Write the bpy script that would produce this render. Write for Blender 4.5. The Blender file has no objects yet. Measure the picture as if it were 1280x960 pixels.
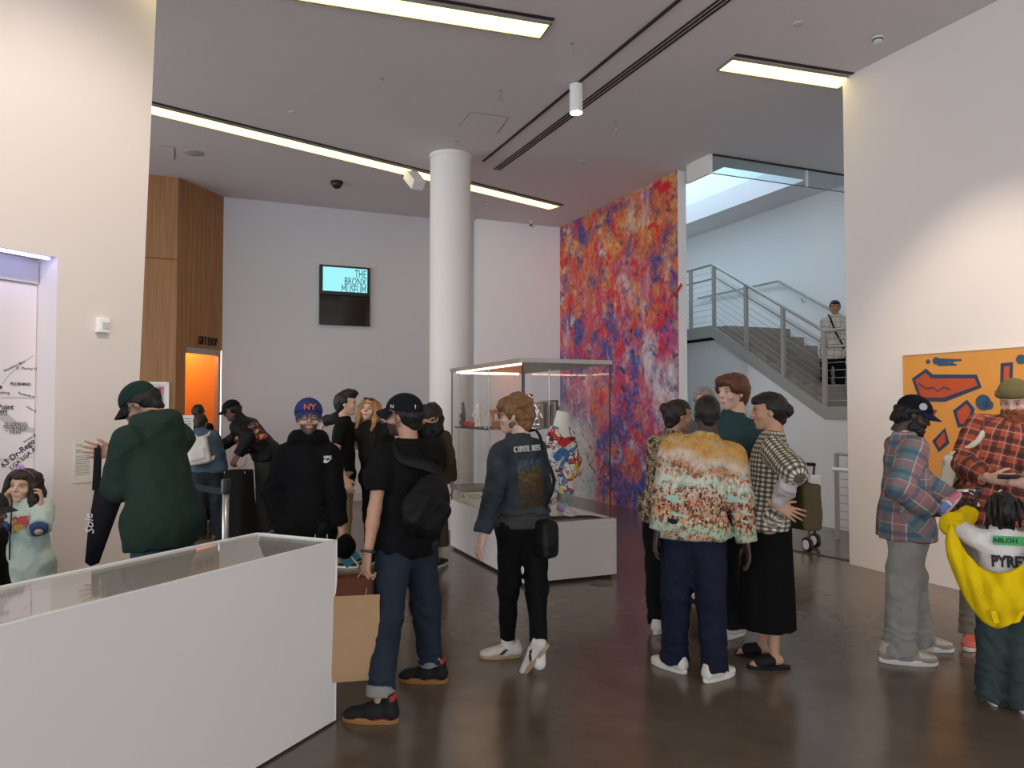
import bpy, math, random
import numpy as np
from mathutils import Vector, Matrix
random.seed(7); np.random.seed(7)
S = bpy.context.scene
COL = S.collection
# ---------------------------------------------------------------- camera, world, exposure
FPX = 935.0; CAMZ = 1.65; PITCH = math.atan(30/FPX)
cam_d = bpy.data.cameras.new('camera'); cam = bpy.data.objects.new('camera', cam_d); COL.objects.link(cam)
cam.location = (0, 0, CAMZ); cam.rotation_euler = (math.pi/2 + PITCH, 0, 0)
cam_d.sensor_width = 36; cam_d.lens = FPX/1280*36; cam_d.clip_start = .05; cam_d.clip_end = 200
S.camera = cam
S.view_settings.view_transform = 'Standard'; S.view_settings.look = 'None'
S.view_settings.exposure = 0.88; S.view_settings.gamma = 1; S.view_settings.use_curve_mapping = False
wd = bpy.data.worlds.new('sky'); S.world = wd; wd.use_nodes = True
bg = wd.node_tree.nodes['Background']; bg.inputs[0].default_value = (.86, .91, 1.0, 1); bg.inputs[1].default_value = 1.85
try:
    S.cycles.max_bounces = 8; S.cycles.transparent_max_bounces = 16; S.cycles.sample_clamp_indirect = 6
    S.cycles.use_denoising = True
except Exception: pass
STRIP = 1.8      # radiance of the ceiling light strips
# ---------------------------------------------------------------- pixel helpers (1280x960 frame)
cP, sP = math.cos(PITCH), math.sin(PITCH)
def ray(px, py):
    x, z = (px-640)/FPX, (480-py)/FPX
    return Vector((x, cP - z*sP, sP + z*cP))
def atz(px, py, z=0.0):
    r = ray(px, py); return Vector((0, 0, CAMZ)) + r*((z-CAMZ)/r.z)
def atY(px, py, Y):
    r = ray(px, py); return Vector((0, 0, CAMZ)) + r*(Y/r.y)
def proj(p):
    x, y, z = p[0], p[1], p[2]-CAMZ
    yc = y*cP + z*sP; zc = -y*sP + z*cP
    return 640+FPX*x/yc, 480-FPX*zc/yc
def hit(px, py, A, d):
    r = ray(px, py); n = Vector((-d[1], d[0], 0)); t = (Vector((A[0], A[1], 0)).dot(n))/r.dot(n)
    return Vector((0, 0, CAMZ)) + r*t
a1 = math.atan((238-640)/FPX); D1 = Vector((math.sin(a1), math.cos(a1), 0)); V1 = Vector((math.cos(a1), -math.sin(a1), 0))
a2 = math.atan((1070-640)/FPX); D2 = Vector((math.sin(a2), math.cos(a2), 0)); V2 = Vector((math.cos(a2), -math.sin(a2), 0))
UP = Vector((0, 0, 1))
# ---------------------------------------------------------------- materials
MATS = {}
def newmat(name):
    m = bpy.data.materials.new(name); m.use_nodes = True
    return m, m.node_tree.nodes, m.node_tree.links, m.node_tree.nodes['Principled BSDF']
def mat(name, c, r=.6, met=0, bump=0, bscale=60, var=0, vscale=4, emit=None, es=1, spec=.5, coat=0, coords='Object'):
    if name in MATS: return MATS[name]
    m, N, L, b = newmat(name)
    b.inputs['Base Color'].default_value = (*c, 1); b.inputs['Roughness'].default_value = r
    b.inputs['Metallic'].default_value = met; b.inputs['Specular IOR Level'].default_value = spec
    if coat: b.inputs['Coat Weight'].default_value = coat; b.inputs['Coat Roughness'].default_value = .1
    if emit: b.inputs['Emission Color'].default_value = (*emit, 1); b.inputs['Emission Strength'].default_value = es
    tc = N.new('ShaderNodeTexCoord')
    if var:
        n = N.new('ShaderNodeTexNoise'); n.inputs['Scale'].default_value = vscale; n.inputs['Detail'].default_value = 5
        L.new(tc.outputs[coords], n.inputs['Vector'])
        mx = N.new('ShaderNodeMix'); mx.data_type = 'RGBA'
        mx.inputs[6].default_value = (*[min(1, k*(1+var)) for k in c], 1); mx.inputs[7].default_value = (*[k*(1-var) for k in c], 1)
        L.new(n.outputs[0], mx.inputs[0]); L.new(mx.outputs[2], b.inputs['Base Color'])
    if bump:
        n = N.new('ShaderNodeTexNoise'); n.inputs['Scale'].default_value = bscale; n.inputs['Detail'].default_value = 4
        L.new(tc.outputs[coords], n.inputs['Vector'])
        bp = N.new('ShaderNodeBump'); bp.inputs['Strength'].default_value = bump; bp.inputs['Distance'].default_value = .01
        L.new(n.outputs[0], bp.inputs['Height']); L.new(bp.outputs[0], b.inputs['Normal'])
    MATS[name] = m; return m
def ramp(N, stops, interp='LINEAR'):
    r = N.new('ShaderNodeValToRGB'); r.color_ramp.interpolation = interp; e = r.color_ramp.elements
    while len(e) < len(stops): e.new(.5)
    for el, (p, c) in zip(e, stops): el.position = p; el.color = (*c, 1) if len(c) == 3 else c
    return r
def glass_mat(name, tint=(.97, .99, .985), ior=1.45, boost=1.0):
    if name in MATS: return MATS[name]
    m, N, L, b = newmat(name); N.remove(b); out = N['Material Output']
    f0 = ((ior-1)/(ior+1))**2
    lw = N.new('ShaderNodeLayerWeight'); lw.inputs[0].default_value = .5
    pw = N.new('ShaderNodeMath'); pw.operation = 'POWER'; pw.inputs[1].default_value = 5; L.new(lw.outputs['Facing'], pw.inputs[0])
    mu = N.new('ShaderNodeMath'); mu.operation = 'MULTIPLY_ADD'; mu.inputs[1].default_value = (1-f0)*boost; mu.inputs[2].default_value = f0*boost; mu.use_clamp = True; L.new(pw.outputs[0], mu.inputs[0])
    t = N.new('ShaderNodeBsdfTransparent'); t.inputs[0].default_value = (*tint, 1)
    g = N.new('ShaderNodeBsdfGlossy'); g.inputs['Roughness'].default_value = .01
    mx = N.new('ShaderNodeMixShader'); L.new(mu.outputs[0], mx.inputs[0]); L.new(t.outputs[0], mx.inputs[1]); L.new(g.outputs[0], mx.inputs[2])
    L.new(mx.outputs[0], out.inputs[0]); MATS[name] = m; return m
def attrmat(name, build, r=.8, bump=.15, bscale=220, spec=.3):
    """cloth whose colour is built from the 'st' attribute; build(N, L, vec_socket) -> colour socket"""
    if name in MATS: return MATS[name]
    m, N, L, b = newmat(name); a = N.new('ShaderNodeAttribute'); a.attribute_name = 'st'
    L.new(build(N, L, a.outputs['Vector']), b.inputs['Base Color']); b.inputs['Roughness'].default_value = r; b.inputs['Specular IOR Level'].default_value = spec
    if bump:
        tc = N.new('ShaderNodeTexCoord'); n = N.new('ShaderNodeTexNoise'); n.inputs['Scale'].default_value = bscale
        L.new(tc.outputs['Object'], n.inputs['Vector']); bp = N.new('ShaderNodeBump'); bp.inputs['Strength'].default_value = bump; bp.inputs['Distance'].default_value = .004
        L.new(n.outputs[0], bp.inputs['Height']); L.new(bp.outputs[0], b.inputs['Normal'])
    MATS[name] = m; return m
def vcolmat(name, r=.5, spec=.4, bump=0, bscale=300, sss=0):
    if name in MATS: return MATS[name]
    m, N, L, b = newmat(name); a = N.new('ShaderNodeAttribute'); a.attribute_name = 'col'
    L.new(a.outputs['Color'], b.inputs['Base Color']); b.inputs['Roughness'].default_value = r; b.inputs['Specular IOR Level'].default_value = spec
    if bump:
        tc = N.new('ShaderNodeTexCoord'); n = N.new('ShaderNodeTexNoise'); n.inputs['Scale'].default_value = bscale
        L.new(tc.outputs['Object'], n.inputs['Vector']); bp = N.new('ShaderNodeBump'); bp.inputs['Strength'].default_value = bump; bp.inputs['Distance'].default_value = .004
        L.new(n.outputs[0], bp.inputs['Height']); L.new(bp.outputs[0], b.inputs['Normal'])
    MATS[name] = m; return m
# ---------------------------------------------------------------- objects
def tag(o, label=None, cat=None, group=None, kind=None):
    if label: o['label'] = label
    if cat: o['category'] = cat
    if group: o['group'] = group
    if kind: o['kind'] = kind
    return o
def thing(name, label, cat, loc=(0, 0, 0), group=None, kind=None):
    o = bpy.data.objects.new(name, None); COL.objects.link(o); o.location = Vector(loc); o.empty_display_size = .1
    return tag(o, label, cat, group, kind)
def mobj(name, verts, faces, m=None, parent=None, smooth=False, attrs=None, uvs=None):
    """verts in world coordinates; the object's origin is its parent's origin (or its own base)"""
    V = np.asarray(verts, dtype=np.float64).reshape(-1, 3)
    off = np.array(parent_loc(parent)) if parent is not None else np.array([(V[:, 0].min()+V[:, 0].max())/2, (V[:, 1].min()+V[:, 1].max())/2, V[:, 2].min()])
    me = bpy.data.meshes.new(name)
    if isinstance(faces, np.ndarray):
        F = faces; n = len(F); k = F.shape[1]
        me.vertices.add(len(V)); me.vertices.foreach_set('co', (V-off).astype(np.float32).ravel())
        me.loops.add(n*k); me.loops.foreach_set('vertex_index', F.astype(np.int32).ravel())
        me.polygons.add(n); me.polygons.foreach_set('loop_start', np.arange(0, n*k, k, dtype=np.int32))
        me.update(calc_edges=True); me.validate()
    else:
        me.from_pydata([tuple(v) for v in (V-off)], [], faces); me.update()
    if smooth: me.polygons.foreach_set('use_smooth', [True]*len(me.polygons))
    for k, arr in (attrs or {}).items():
        arr = np.asarray(arr, dtype=np.float32)
        if k == 'col':
            at = me.color_attributes.new('col', 'FLOAT_COLOR', 'POINT'); c = np.ones((len(V), 4), np.float32); c[:, :3] = arr; at.data.foreach_set('color', c.ravel())
        else:
            at = me.attributes.new(k, 'FLOAT_VECTOR', 'POINT'); at.data.foreach_set('vector', arr.ravel())
    if m is not None:
        for x in (m if isinstance(m, (list, tuple)) else [m]): me.materials.append(x)
    o = bpy.data.objects.new(name, me); COL.objects.link(o)
    if parent is not None: o.parent = parent
    else: o.location = off
    return o
def parent_loc(p):
    v = Vector((0, 0, 0))
    while p is not None: v += p.location; p = p.parent
    return v
class B:
    """collects simple solids for ONE mesh"""
    def __init__(s): s.v = []; s.f = []
    def add(s, vs, fs):
        n = len(s.v); s.v += [Vector(v) for v in vs]; s.f += [tuple(i+n for i in f) for f in fs]; return s
    def hexa(s, p):   # 8 points: bottom 4 ccw, top 4 ccw
        return s.add(p, [(3, 2, 1, 0), (4, 5, 6, 7), (0, 1, 5, 4), (1, 2, 6, 5), (2, 3, 7, 6), (3, 0, 4, 7)])
    def box(s, c, x, y, z, hx, hy, hz):   # centre, axes, half sizes
        c, x, y, z = Vector(c), Vector(x).normalized()*hx, Vector(y).normalized()*hy, Vector(z).normalized()*hz
        return s.hexa([c-x-y-z, c+x-y-z, c+x+y-z, c-x+y-z, c-x-y+z, c+x-y+z, c+x+y+z, c-x+y+z])
    def fr(s, O, ax, ay, x0, x1, y0, y1, z0, z1):   # box in a horizontal frame
        O = Vector((O[0], O[1], 0)); g = lambda x, y, z: O + ax*x + ay*y + UP*z
        return s.hexa([g(x0, y0, z0), g(x1, y0, z0), g(x1, y1, z0), g(x0, y1, z0), g(x0, y0, z1), g(x1, y0, z1), g(x1, y1, z1), g(x0, y1, z1)])
    def prism(s, pts, off):  # polygon extruded by vector
        n = len(pts); off = Vector(off); a = [Vector(p) for p in pts]
        return s.add(a+[p+off for p in a], [tuple(range(n-1, -1, -1)), tuple(range(n, 2*n))] + [(i, (i+1) % n, n+(i+1) % n, n+i) for i in range(n)])
    def tube(s, pts, r, n=8, flat=None, caps=True):
        pts = [Vector(p) for p in pts]; rs = r if isinstance(r, (list, tuple)) else [r]*len(pts)
        rings = []; prev = None
        for i, p in enumerate(pts):
            t = (pts[min(i+1, len(pts)-1)]-pts[max(i-1, 0)]).normalized()
            if flat is not None: u = Vector(flat[0]); u = (u-t*u.dot(t)).normalized()
            elif prev is None: u = t.orthogonal().normalized()
            else: u = (prev-t*prev.dot(t)).normalized()
            prev = u; w = t.cross(u); q = flat[1] if flat is not None else 1
            rings.append([p+(u*math.cos(2*math.pi*k/n)*q+w*math.sin(2*math.pi*k/n))*rs[i] for k in range(n)])
        fs = []
        for i in range(len(pts)-1):
            for k in range(n): fs.append((i*n+k, i*n+(k+1) % n, (i+1)*n+(k+1) % n, (i+1)*n+k))
        if caps: fs += [tuple(range(n-1, -1, -1)), tuple(range((len(pts)-1)*n, len(pts)*n))]
        return s.add([v for g in rings for v in g], fs)
    def lathe(s, c, prof, n=24, axis=None):  # profile (r,z) around axis at c
        c = Vector(c); z = Vector(axis).normalized() if axis is not None else UP; x = z.orthogonal().normalized(); y = z.cross(x); vs = []
        for r, h in prof: vs += [c+z*h+(x*math.cos(2*math.pi*k/n)+y*math.sin(2*math.pi*k/n))*r for k in range(n)]
        fs = [(i*n+k, i*n+(k+1) % n, (i+1)*n+(k+1) % n, (i+1)*n+k) for i in range(len(prof)-1) for k in range(n)]
        fs += [tuple(range(n-1, -1, -1)), tuple(range((len(prof)-1)*n, len(prof)*n))]
        return s.add(vs, fs)
    def out(s, name, m=None, parent=None, smooth=False, bevel=0, attrs=None):
        o = mobj(name, [tuple(v) for v in s.v], s.f, m, parent, smooth, attrs)
        if bevel:
            md = o.modifiers.new('bevel', 'BEVEL'); md.width = bevel; md.segments = 2; md.limit_method = 'ANGLE'
        if smooth == 'auto':
            o.data.polygons.foreach_set('use_smooth', [True]*len(o.data.polygons)); o.data.set_sharp_from_angle(angle=math.radians(40))
        return o
def struct(o): o['kind'] = 'structure'; return o
def text(name, body, size, pos, xdir, up, m, parent, align='LEFT', depth=.0008, sx=1.0, bold=0.0, shear=0):
    c = bpy.data.curves.new(name, 'FONT'); c.body = body; c.size = size; c.align_x = align; c.align_y = 'CENTER'; c.extrude = depth; c.offset = bold; c.shear = shear; c.resolution_u = 2
    t = bpy.data.objects.new(name+'_curve', c); COL.objects.link(t)
    dg = bpy.context.evaluated_depsgraph_get(); me = bpy.data.meshes.new_from_object(t.evaluated_get(dg))
    bpy.data.objects.remove(t); bpy.data.curves.remove(c)
    x = Vector(xdir).normalized(); u = Vector(up); u = (u-x*u.dot(x)).normalized(); n = x.cross(u)
    off = parent_loc(parent); M = Matrix((( x.x*sx, u.x, n.x), (x.y*sx, u.y, n.y), (x.z*sx, u.z, n.z))).to_4x4()
    me.transform(M); me.transform(Matrix.Translation(Vector(pos)-off))
    me.materials.clear(); me.materials.append(m); o = bpy.data.objects.new(name, me); COL.objects.link(o); o.parent = parent
    return o
# ================================================================ STRUCTURE
M_wall = mat('white_wall_paint', (.80, .77, .73), .75, bump=.03, bscale=90)
M_wallw = mat('warm_wall_paint', (.80, .735, .70), .75, bump=.03, bscale=90)
M_wallg = mat('cool_wall_paint', (.64, .64, .66), .75, bump=.03, bscale=90)
M_ceil = mat('ceiling_paint', (.74, .70, .71), .8)
M_white = mat('white_laminate', (.80, .78, .75), .35)
M_edge = mat('white_edge', (.95, .94, .92), .3)
M_black = mat('black_metal', (.012, .012, .013), .4)
M_dark = mat('dark_slot', (.02, .02, .022), .7)
M_steel = mat('brushed_steel', (.50, .49, .47), .35, 1.0)
M_alum = mat('grey_aluminium', (.42, .40, .37), .4, .6)
M_ink = mat('black_ink', (.02, .02, .025), .8)
RW = atz(1062, 705, 0)
CE = hit(1056, 97, RW, D1).z
MW = atz(850, 650, 0)
print('RW', RW, 'ceil', CE, 'MW', MW)
# floor
def concrete():
    m, N, L, b = newmat('polished_concrete'); tc = N.new('ShaderNodeTexCoord')
    n = N.new('ShaderNodeTexNoise'); n.inputs['Scale'].default_value = .9; n.inputs['Detail'].default_value = 9; n.inputs['Roughness'].default_value = .62; n.inputs['Distortion'].default_value = .6
    L.new(tc.outputs['Object'], n.inputs['Vector'])
    r = ramp(N, [(.3, (.098, .075, .055)), (.5, (.128, .098, .073)), (.7, (.165, .128, .097))]); L.new(n.outputs[0], r.inputs[0])
    n2 = N.new('ShaderNodeTexNoise'); n2.inputs['Scale'].default_value = 7; n2.inputs['Detail'].default_value = 6; L.new(tc.outputs['Object'], n2.inputs['Vector'])
    mx = N.new('ShaderNodeMix'); mx.data_type = 'RGBA'; mx.blend_type = 'OVERLAY'; mx.inputs[0].default_value = .22
    L.new(r.outputs[0], mx.inputs[6]); L.new(n2.outputs[0], mx.inputs[7]); L.new(mx.outputs[2], b.inputs['Base Color'])
    r2 = ramp(N, [(.3, (.17,)*3), (.7, (.24,)*3)]); L.new(n2.outputs[0], r2.inputs[0]); L.new(r2.outputs[0], b.inputs['Roughness'])
    b.inputs['Specular IOR Level'].default_value = .55
    return m
M_floor = concrete()
struct(B().add([(-14, -9, 0), (16, -9, 0), (16, 24, 0), (-14, 24, 0), (-14, -9, -.2), (16, -9, -.2), (16, 24, -.2), (-14, 24, -.2)],
     [(0, 1, 2, 3), (7, 6, 5, 4), (0, 4, 5, 1), (1, 5, 6, 2), (2, 6, 7, 3), (3, 7, 4, 0)]).out('floor', M_floor))
# right wall (from its free edge towards the camera side)
WT = .32
struct(B().fr(RW, -D1, V1, 0, 13.2, 0, WT, 0, CE).out('wall_right', M_wallw))
# mural wall
ML = hit(675, 600, MW, D1); mlen = (Vector((ML.x, ML.y, 0))-MW).length
struct(B().fr(MW, D1, V1, 0, mlen, 0, .15, 0, CE).out('wall_mural', M_wall))
# back wall
BW = atz(280, 246, CE)
struct(B().fr((BW.x, BW.y), V1, D1, 0, 6.6, 0, .2, 0, CE).out('wall_back', M_wallg))
# left wall with the shallow map recess
LA = atY(125, 407, 5.6)
def LW(px, py): return hit(px, py, LA, D2)
e0, e1 = LW(195.5, 0), LW(172, 530)
def edge_at(z): k = (z-e1.z)/(e0.z-e1.z); p = e1+(e0-e1)*k; return Vector((p.x, p.y, z))
op = LW(72, 322); OZ = op.z; o0 = Vector((op.x, op.y, 0))
RD = .22
far = -V2*RD
bl = B()
p = [o0, edge_at(0), edge_at(CE), Vector((o0.x, o0.y, CE))]
bl.prism([q for q in p], -V2*.34)
lint = [Vector((o0.x, o0.y, OZ))-D2*4.2, Vector((o0.x, o0.y, OZ)), Vector((o0.x, o0.y, CE)), Vector((o0.x, o0.y, CE))-D2*4.2]
bl.prism(lint, -V2*.34)
rb = o0-V2*RD
bl.prism([rb-D2*4.2, rb, rb+UP*OZ, rb-D2*4.2+UP*OZ], -V2*.12)
struct(bl.out('wall_left', M_wallw))
# ceiling: slab with the stair well cut out
H0, H1 = atz(905, 209, CE), atz(1002, 226.5, CE)
hd = (H1-H0); hw = hd.length
O = H0; X0, X1, Y0, Y1 = -20, 22, -22, 22
hl = 5.6
bc = B()
for (x0, x1, y0, y1) in ((X0, X1, Y0, 0), (X0, 0, 0, hl), (hw, X1, 0, hl), (X0, X1, hl, Y1)):
    bc.fr(O, V1, D1, x0, x1, y0, y1, CE, CE+.35)
struct(bc.out('ceiling', M_ceil))
# light shaft over the stairs
M_shaft = mat('shaft_paint', (.86, .88, .9), .8)
bs = B()
for a in ((-.1, 0, -.1, hl), (hw, hw+.1, -.1, hl), (0, hw, -.1, 0), (0, hw, hl, hl+.1)): bs.fr(O, V1, D1, a[0], a[1], a[2], a[3], CE+.35, CE+1.3)
struct(bs.out('wall_shaft', M_shaft))
M_sky = glass_mat('tinted_skylight', (.84, .955, 1.0), 1.1)
struct(B().fr(O, V1, D1, 0, hw, 0, hl, CE+1.28, CE+1.30).out('window_2', M_sky))  # unseen pane, added to tint the daylight on the stairs blue
# ---------------------------------------------------------------- stairs
SB = atY(1033, 512, 10.4); SB.z = 0
def ST(s, t, z=0): return SB+V1*s+D1*t+UP*z
LZ = 1.65
nst = 8; run = 2.45/nst; rise = (3.02-LZ)/nst; SW = 1.42
M_tread = mat('stair_concrete', (.30, .265, .225), .75, var=.15, vscale=6, bump=.1, bscale=50)
M_rail = mat('painted_rail_steel', (.44, .425, .39), .45, .3)
stf = thing('staircase', 'grey concrete staircase with cable guard rail rising behind the mural wall', 'staircase', ST(0, 0, 0))
for i in range(nst):
    z1 = LZ+rise*(i+1)
    B().fr(ST(0, 0), V1, D1, .04, SW, i*run, 2.45+.02 if i == nst-1 else (i+1)*run+.03, z1-rise, z1).out('step', M_tread, stf)
B().fr(ST(0, 0), V1, D1, .0, SW, -3.2, .0, LZ-.14, LZ).out('lower_landing', M_tread, stf)
B().fr(ST(0, 0), V1, D1, .0, SW, 2.47, 5.2, 3.02-.14, 3.02).out('upper_landing', M_tread, stf)
sg = B(); g = lambda t, z, s: ST(s, t, z)
sg.prism([g(-.0, LZ-.16, -.03), g(-.0, LZ+.02, -.03), g(2.45, 3.05, -.03), g(2.45, 2.85, -.03)], V1*.06)
sg.fr(ST(0, 0), V1, D1, -.03, .03, 2.45, 5.2, 2.85, 3.05); sg.fr(ST(0, 0), V1, D1, -.03, .03, -3.2, 0, LZ-.16, LZ+.02)
sg.out('stringer', M_rail, stf)
smax = -((MW-SB).dot(V1)+.17)
for i in range(6):  # second flight climbing away to the side
    if .28*(i+1)+.02 > smax: break
    B().fr(ST(0, 4.0), -V1, D1, .0+i*.28, .28*(i+1)+.02, 0, 1.2, 3.02+.17*i-.05, 3.02+.17*(i+1)).out('upper_step', M_tread, stf)
# guard rail
gr = thing('guard_rail', 'grey steel guard rail with thin horizontal cables along the staircase', 'railing', ST(0, 0, LZ))
def zst(t): return LZ if t <= 0 else min(3.02, LZ+(3.02-LZ)*t/2.45)
posts = []
for px in (979, 933, 893, 864):
    q = hit(px, 430, SB, D1); t = (Vector((q.x, q.y, 0))-SB).dot(D1); posts.append(t)
posts = [0.02]+posts
for t in posts:
    B().fr(ST(0, 0), V1, D1, -.022, .022, t-.03, t+.03, zst(t)-.1, zst(t)+1.05).out('post', M_rail, gr)
GT = 1.07
path = [(-2.6, LZ), (0.02, LZ), (2.45, 3.02), (5.0, 3.02)]
B().tube([ST(0, t, z+GT) for t, z in path[1:]], .024, 8).out('top_rail', M_rail, gr)
B().tube([ST(0, t, LZ+GT) for t in (-2.6, .02)], .024, 8).out('top_rail', M_rail, gr)
B().tube([ST(.09, -2.6, LZ+.85)]+[ST(.09, t, z+.85) for t, z in path[1:]], .02, 8).out('handrail', M_rail, gr)
for k in range(9):
    h = .10+.105*k
    B().tube([ST(0, t, z+h) for t, z in path], .0045, 5).out('cable', M_steel, gr)
wr = thing('wall_handrail', 'steel handrail on brackets along the pale wall above the staircase', 'railing', ST(SW-.08, 2.3, 3.0))
B().tube([ST(SW-.08, -2, LZ+.9-.0)]+[ST(SW-.08, 0.0, LZ+.92), ST(SW-.08, 2.33, 3.02+.86), ST(SW-.08, 4.6, 3.02+.86)], .021, 8).out('rail', M_rail, wr)
for t in (.6, 1.8, 3.0, 4.2): B().tube([ST(SW-.08, t, (zst(t)+.84)), ST(SW-.05, t, zst(t)+.78), ST(SW-.005, t, zst(t)+.78)], .009, 6).out('bracket', M_rail, wr)
# walls of the stair well
M_stairw = mat('stair_wall_paint', (.91, .91, .91), .75)
struct(B().fr(ST(0, 0), V1, D1, SW, SW+.2, -6, 5.4, 0, CE).out('wall_stair', M_stairw))
struct(B().fr(ST(0, 0), V1, D1, -3.2, SW+.2, 5.25, 5.45, 0, CE).out('wall_stair_end', M_stairw))
ub = B(); qq = hit(935, 445, SB, D1); tq = (Vector((qq.x, qq.y, 0))-SB).dot(D1)
ub.prism([g(-3.2, 0, .0), g(-3.2, LZ-.15, .0), g(0, LZ-.15, 0), g(tq, zst(tq)-.15, 0), g(tq, 0, 0)], V1*.12)
struct(ub.out('wall_under_stair', M_stairw))
struct(B().prism([g(tq, 0, .16), g(tq, zst(tq)-.2, .16), g(2.45, 2.82, .16), g(5.2, 2.82, .16), g(5.2, 0, .16)], V1*.12).out('wall_under_landing', M_stairw))
# glass smoke curtain at the edge of the stair hall ceiling
C0, C1 = atz(890.5, 192.5, CE), atz(1056, 218.5, CE); C1 = C0+(C1-C0)*1.35
Cm = atz(1008.5, 211, CE)
gs = thing('smoke_curtain', 'clear glass smoke curtain hanging from the ceiling edge above the stairs', 'glass panel', C0-UP*.27)
M_gl = glass_mat('clear_glass', (.90, .96, .97))
for a, b in ((C0+V1*.01, Cm-V1*.015), (Cm+V1*.015, C1)):
    B().prism([a, b, b-UP*.27, a-UP*.27], D1*.012).out('glass_pane', M_gl, gs)
    B().prism([a-UP*.265, b-UP*.265, b-UP*.275, a-UP*.275], D1*.014).out('edge_trim', mat('glass_edge', (.1, .14, .14), .3), gs)
B().prism([C0, C1, C1-UP*.025, C0-UP*.025], -D1*.02).out('clip_rail', M_black, gs)
B().fr(Cm, V1, D1, -.015, .015, -.01, .02, CE-.27, CE).out('joint_trim', M_edge, gs)
fl_ = (hit(861, 208, C0, D1)-C0); fl_ = Vector((fl_.x, fl_.y, 0)).length
struct(B().fr(C0, D1, V1, 0, fl_, -.04, .0, CE-.27, CE-.001).out('trim_1', M_wall))
# soffit block in the back corner
q0 = atz(647, 290, CE)
struct(B().fr((ML.x, ML.y), V1, D1, -.62, 0, -.0, 1.2, CE-.28, CE).out('wall_soffit', M_wallg))
struct(B().add([Vector((ML.x, ML.y, CE-.95))-V1*.34, Vector((ML.x, ML.y, CE-.95)), Vector((ML.x, ML.y, CE-.28)), Vector((ML.x, ML.y, CE-.95))-V1*.34+D1*1, Vector((ML.x, ML.y, CE-.95))+D1*1, Vector((ML.x, ML.y, CE-.28))+D1*1],
   [(0, 1, 2), (5, 4, 3), (0, 3, 4, 1), (1, 4, 5, 2), (2, 5, 3, 0)]).out('trim_2', M_wallg))
struct(B().fr((ML.x, ML.y), V1, D1, 0, .15, 0, 4, 0, CE).out('wall_mural_return', M_wallg))
# entrance glazing behind the camera lets daylight in (bare frames)
ef = B()
for k in range(9): ef.fr((-9+2.4*k, -7.5), Vector((1, 0, 0)), Vector((0, 1, 0)), -.04, .04, -.06, .06, 0, CE)
ef.fr((-9, -7.5), Vector((1, 0, 0)), Vector((0, 1, 0)), 0, 19.2, -.06, .06, 2.6, 2.7)
struct(ef.out('window_1', M_alum))
# ---------------------------------------------------------------- wood lined gift shop front
def wood(name, c1, c2, sc=1.0):
    if name in MATS: return MATS[name]
    m, N, L, b = newmat(name); tc = N.new('ShaderNodeTexCoord'); mp = N.new('ShaderNodeMapping'); mp.inputs['Scale'].default_value = (18*sc, 18*sc, .7*sc)
    L.new(tc.outputs['Object'], mp.inputs[0]); n = N.new('ShaderNodeTexNoise'); n.inputs['Scale'].default_value = 1.6; n.inputs['Detail'].default_value = 5; n.inputs['Distortion'].default_value = .4
    L.new(mp.outputs[0], n.inputs['Vector']); r = ramp(N, [(.3, c1), (.7, c2)]); L.new(n.outputs[0], r.inputs[0]); L.new(r.outputs[0], b.inputs['Base Color']); b.inputs['Roughness'].default_value = .45
    MATS[name] = m; return m
M_wood = wood('warm_wood_veneer', (.27, .125, .045), (.40, .20, .075))
A1 = atz(223, 222, CE); A1.z = 0; C1w = Vector((BW.x, BW.y, 0)); A0 = A1-V1*3.2
wl = thing('wall_wood', None, None, A1); wl['kind'] = 'structure'
wd_dir = (C1w-A1).normalized(); wlen = (C1w-A1).length; wn = Vector((-wd_dir.y, wd_dir.x, 0))
jz = hit(200, 323, A1, V1).z
# front face panels
npan = 6
for i in range(npan):
    x1 = -i*.5; x0 = x1-.495
    for z0, z1 in ((0, jz-.006), (jz+.006, CE)): B().fr(A1, V1, D1, x0, x1, 0, .05, z0, z1).out('panel', M_wood, wl)
# side face with the doorway
def WX(px, py): return hit(px, py, A1, wd_dir)
d0 = WX(233, 440); d1 = WX(275, 440); dz = WX(250, 437).z
k0 = (Vector((d0.x, d0.y, 0))-A1).dot(wd_dir); k1 = (Vector((d1.x, d1.y, 0))-A1).dot(wd_dir)
nsl = 10
for i in range(nsl):
    x0, x1 = wlen*i/nsl+.003, wlen*(i+1)/nsl-.003
    zb = dz+.02 if (x0 < k1 and x1 > k0+.02) else 0
    B().fr(A1, wd_dir, wn, x0, x1, 0, .05, zb, CE).out('panel', M_wood, wl)
B().fr(A1, V1, D1, -3.1, 0, .055, .09, 0, CE).out('backing', M_dark, wl)
B().fr(A1, wd_dir, wn, 0, wlen, .055, .09, dz, CE).out('backing', M_dark, wl)
B().fr(A1, wd_dir, wn, k0, k1, -.012, .06, dz-.07, dz+.02).out('door_head', M_alum, wl)
B().fr(A1, wd_dir, wn, k1-.05, k1, -.012, .06, 0, dz-.07).out('door_jamb', M_alum, wl)
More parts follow.
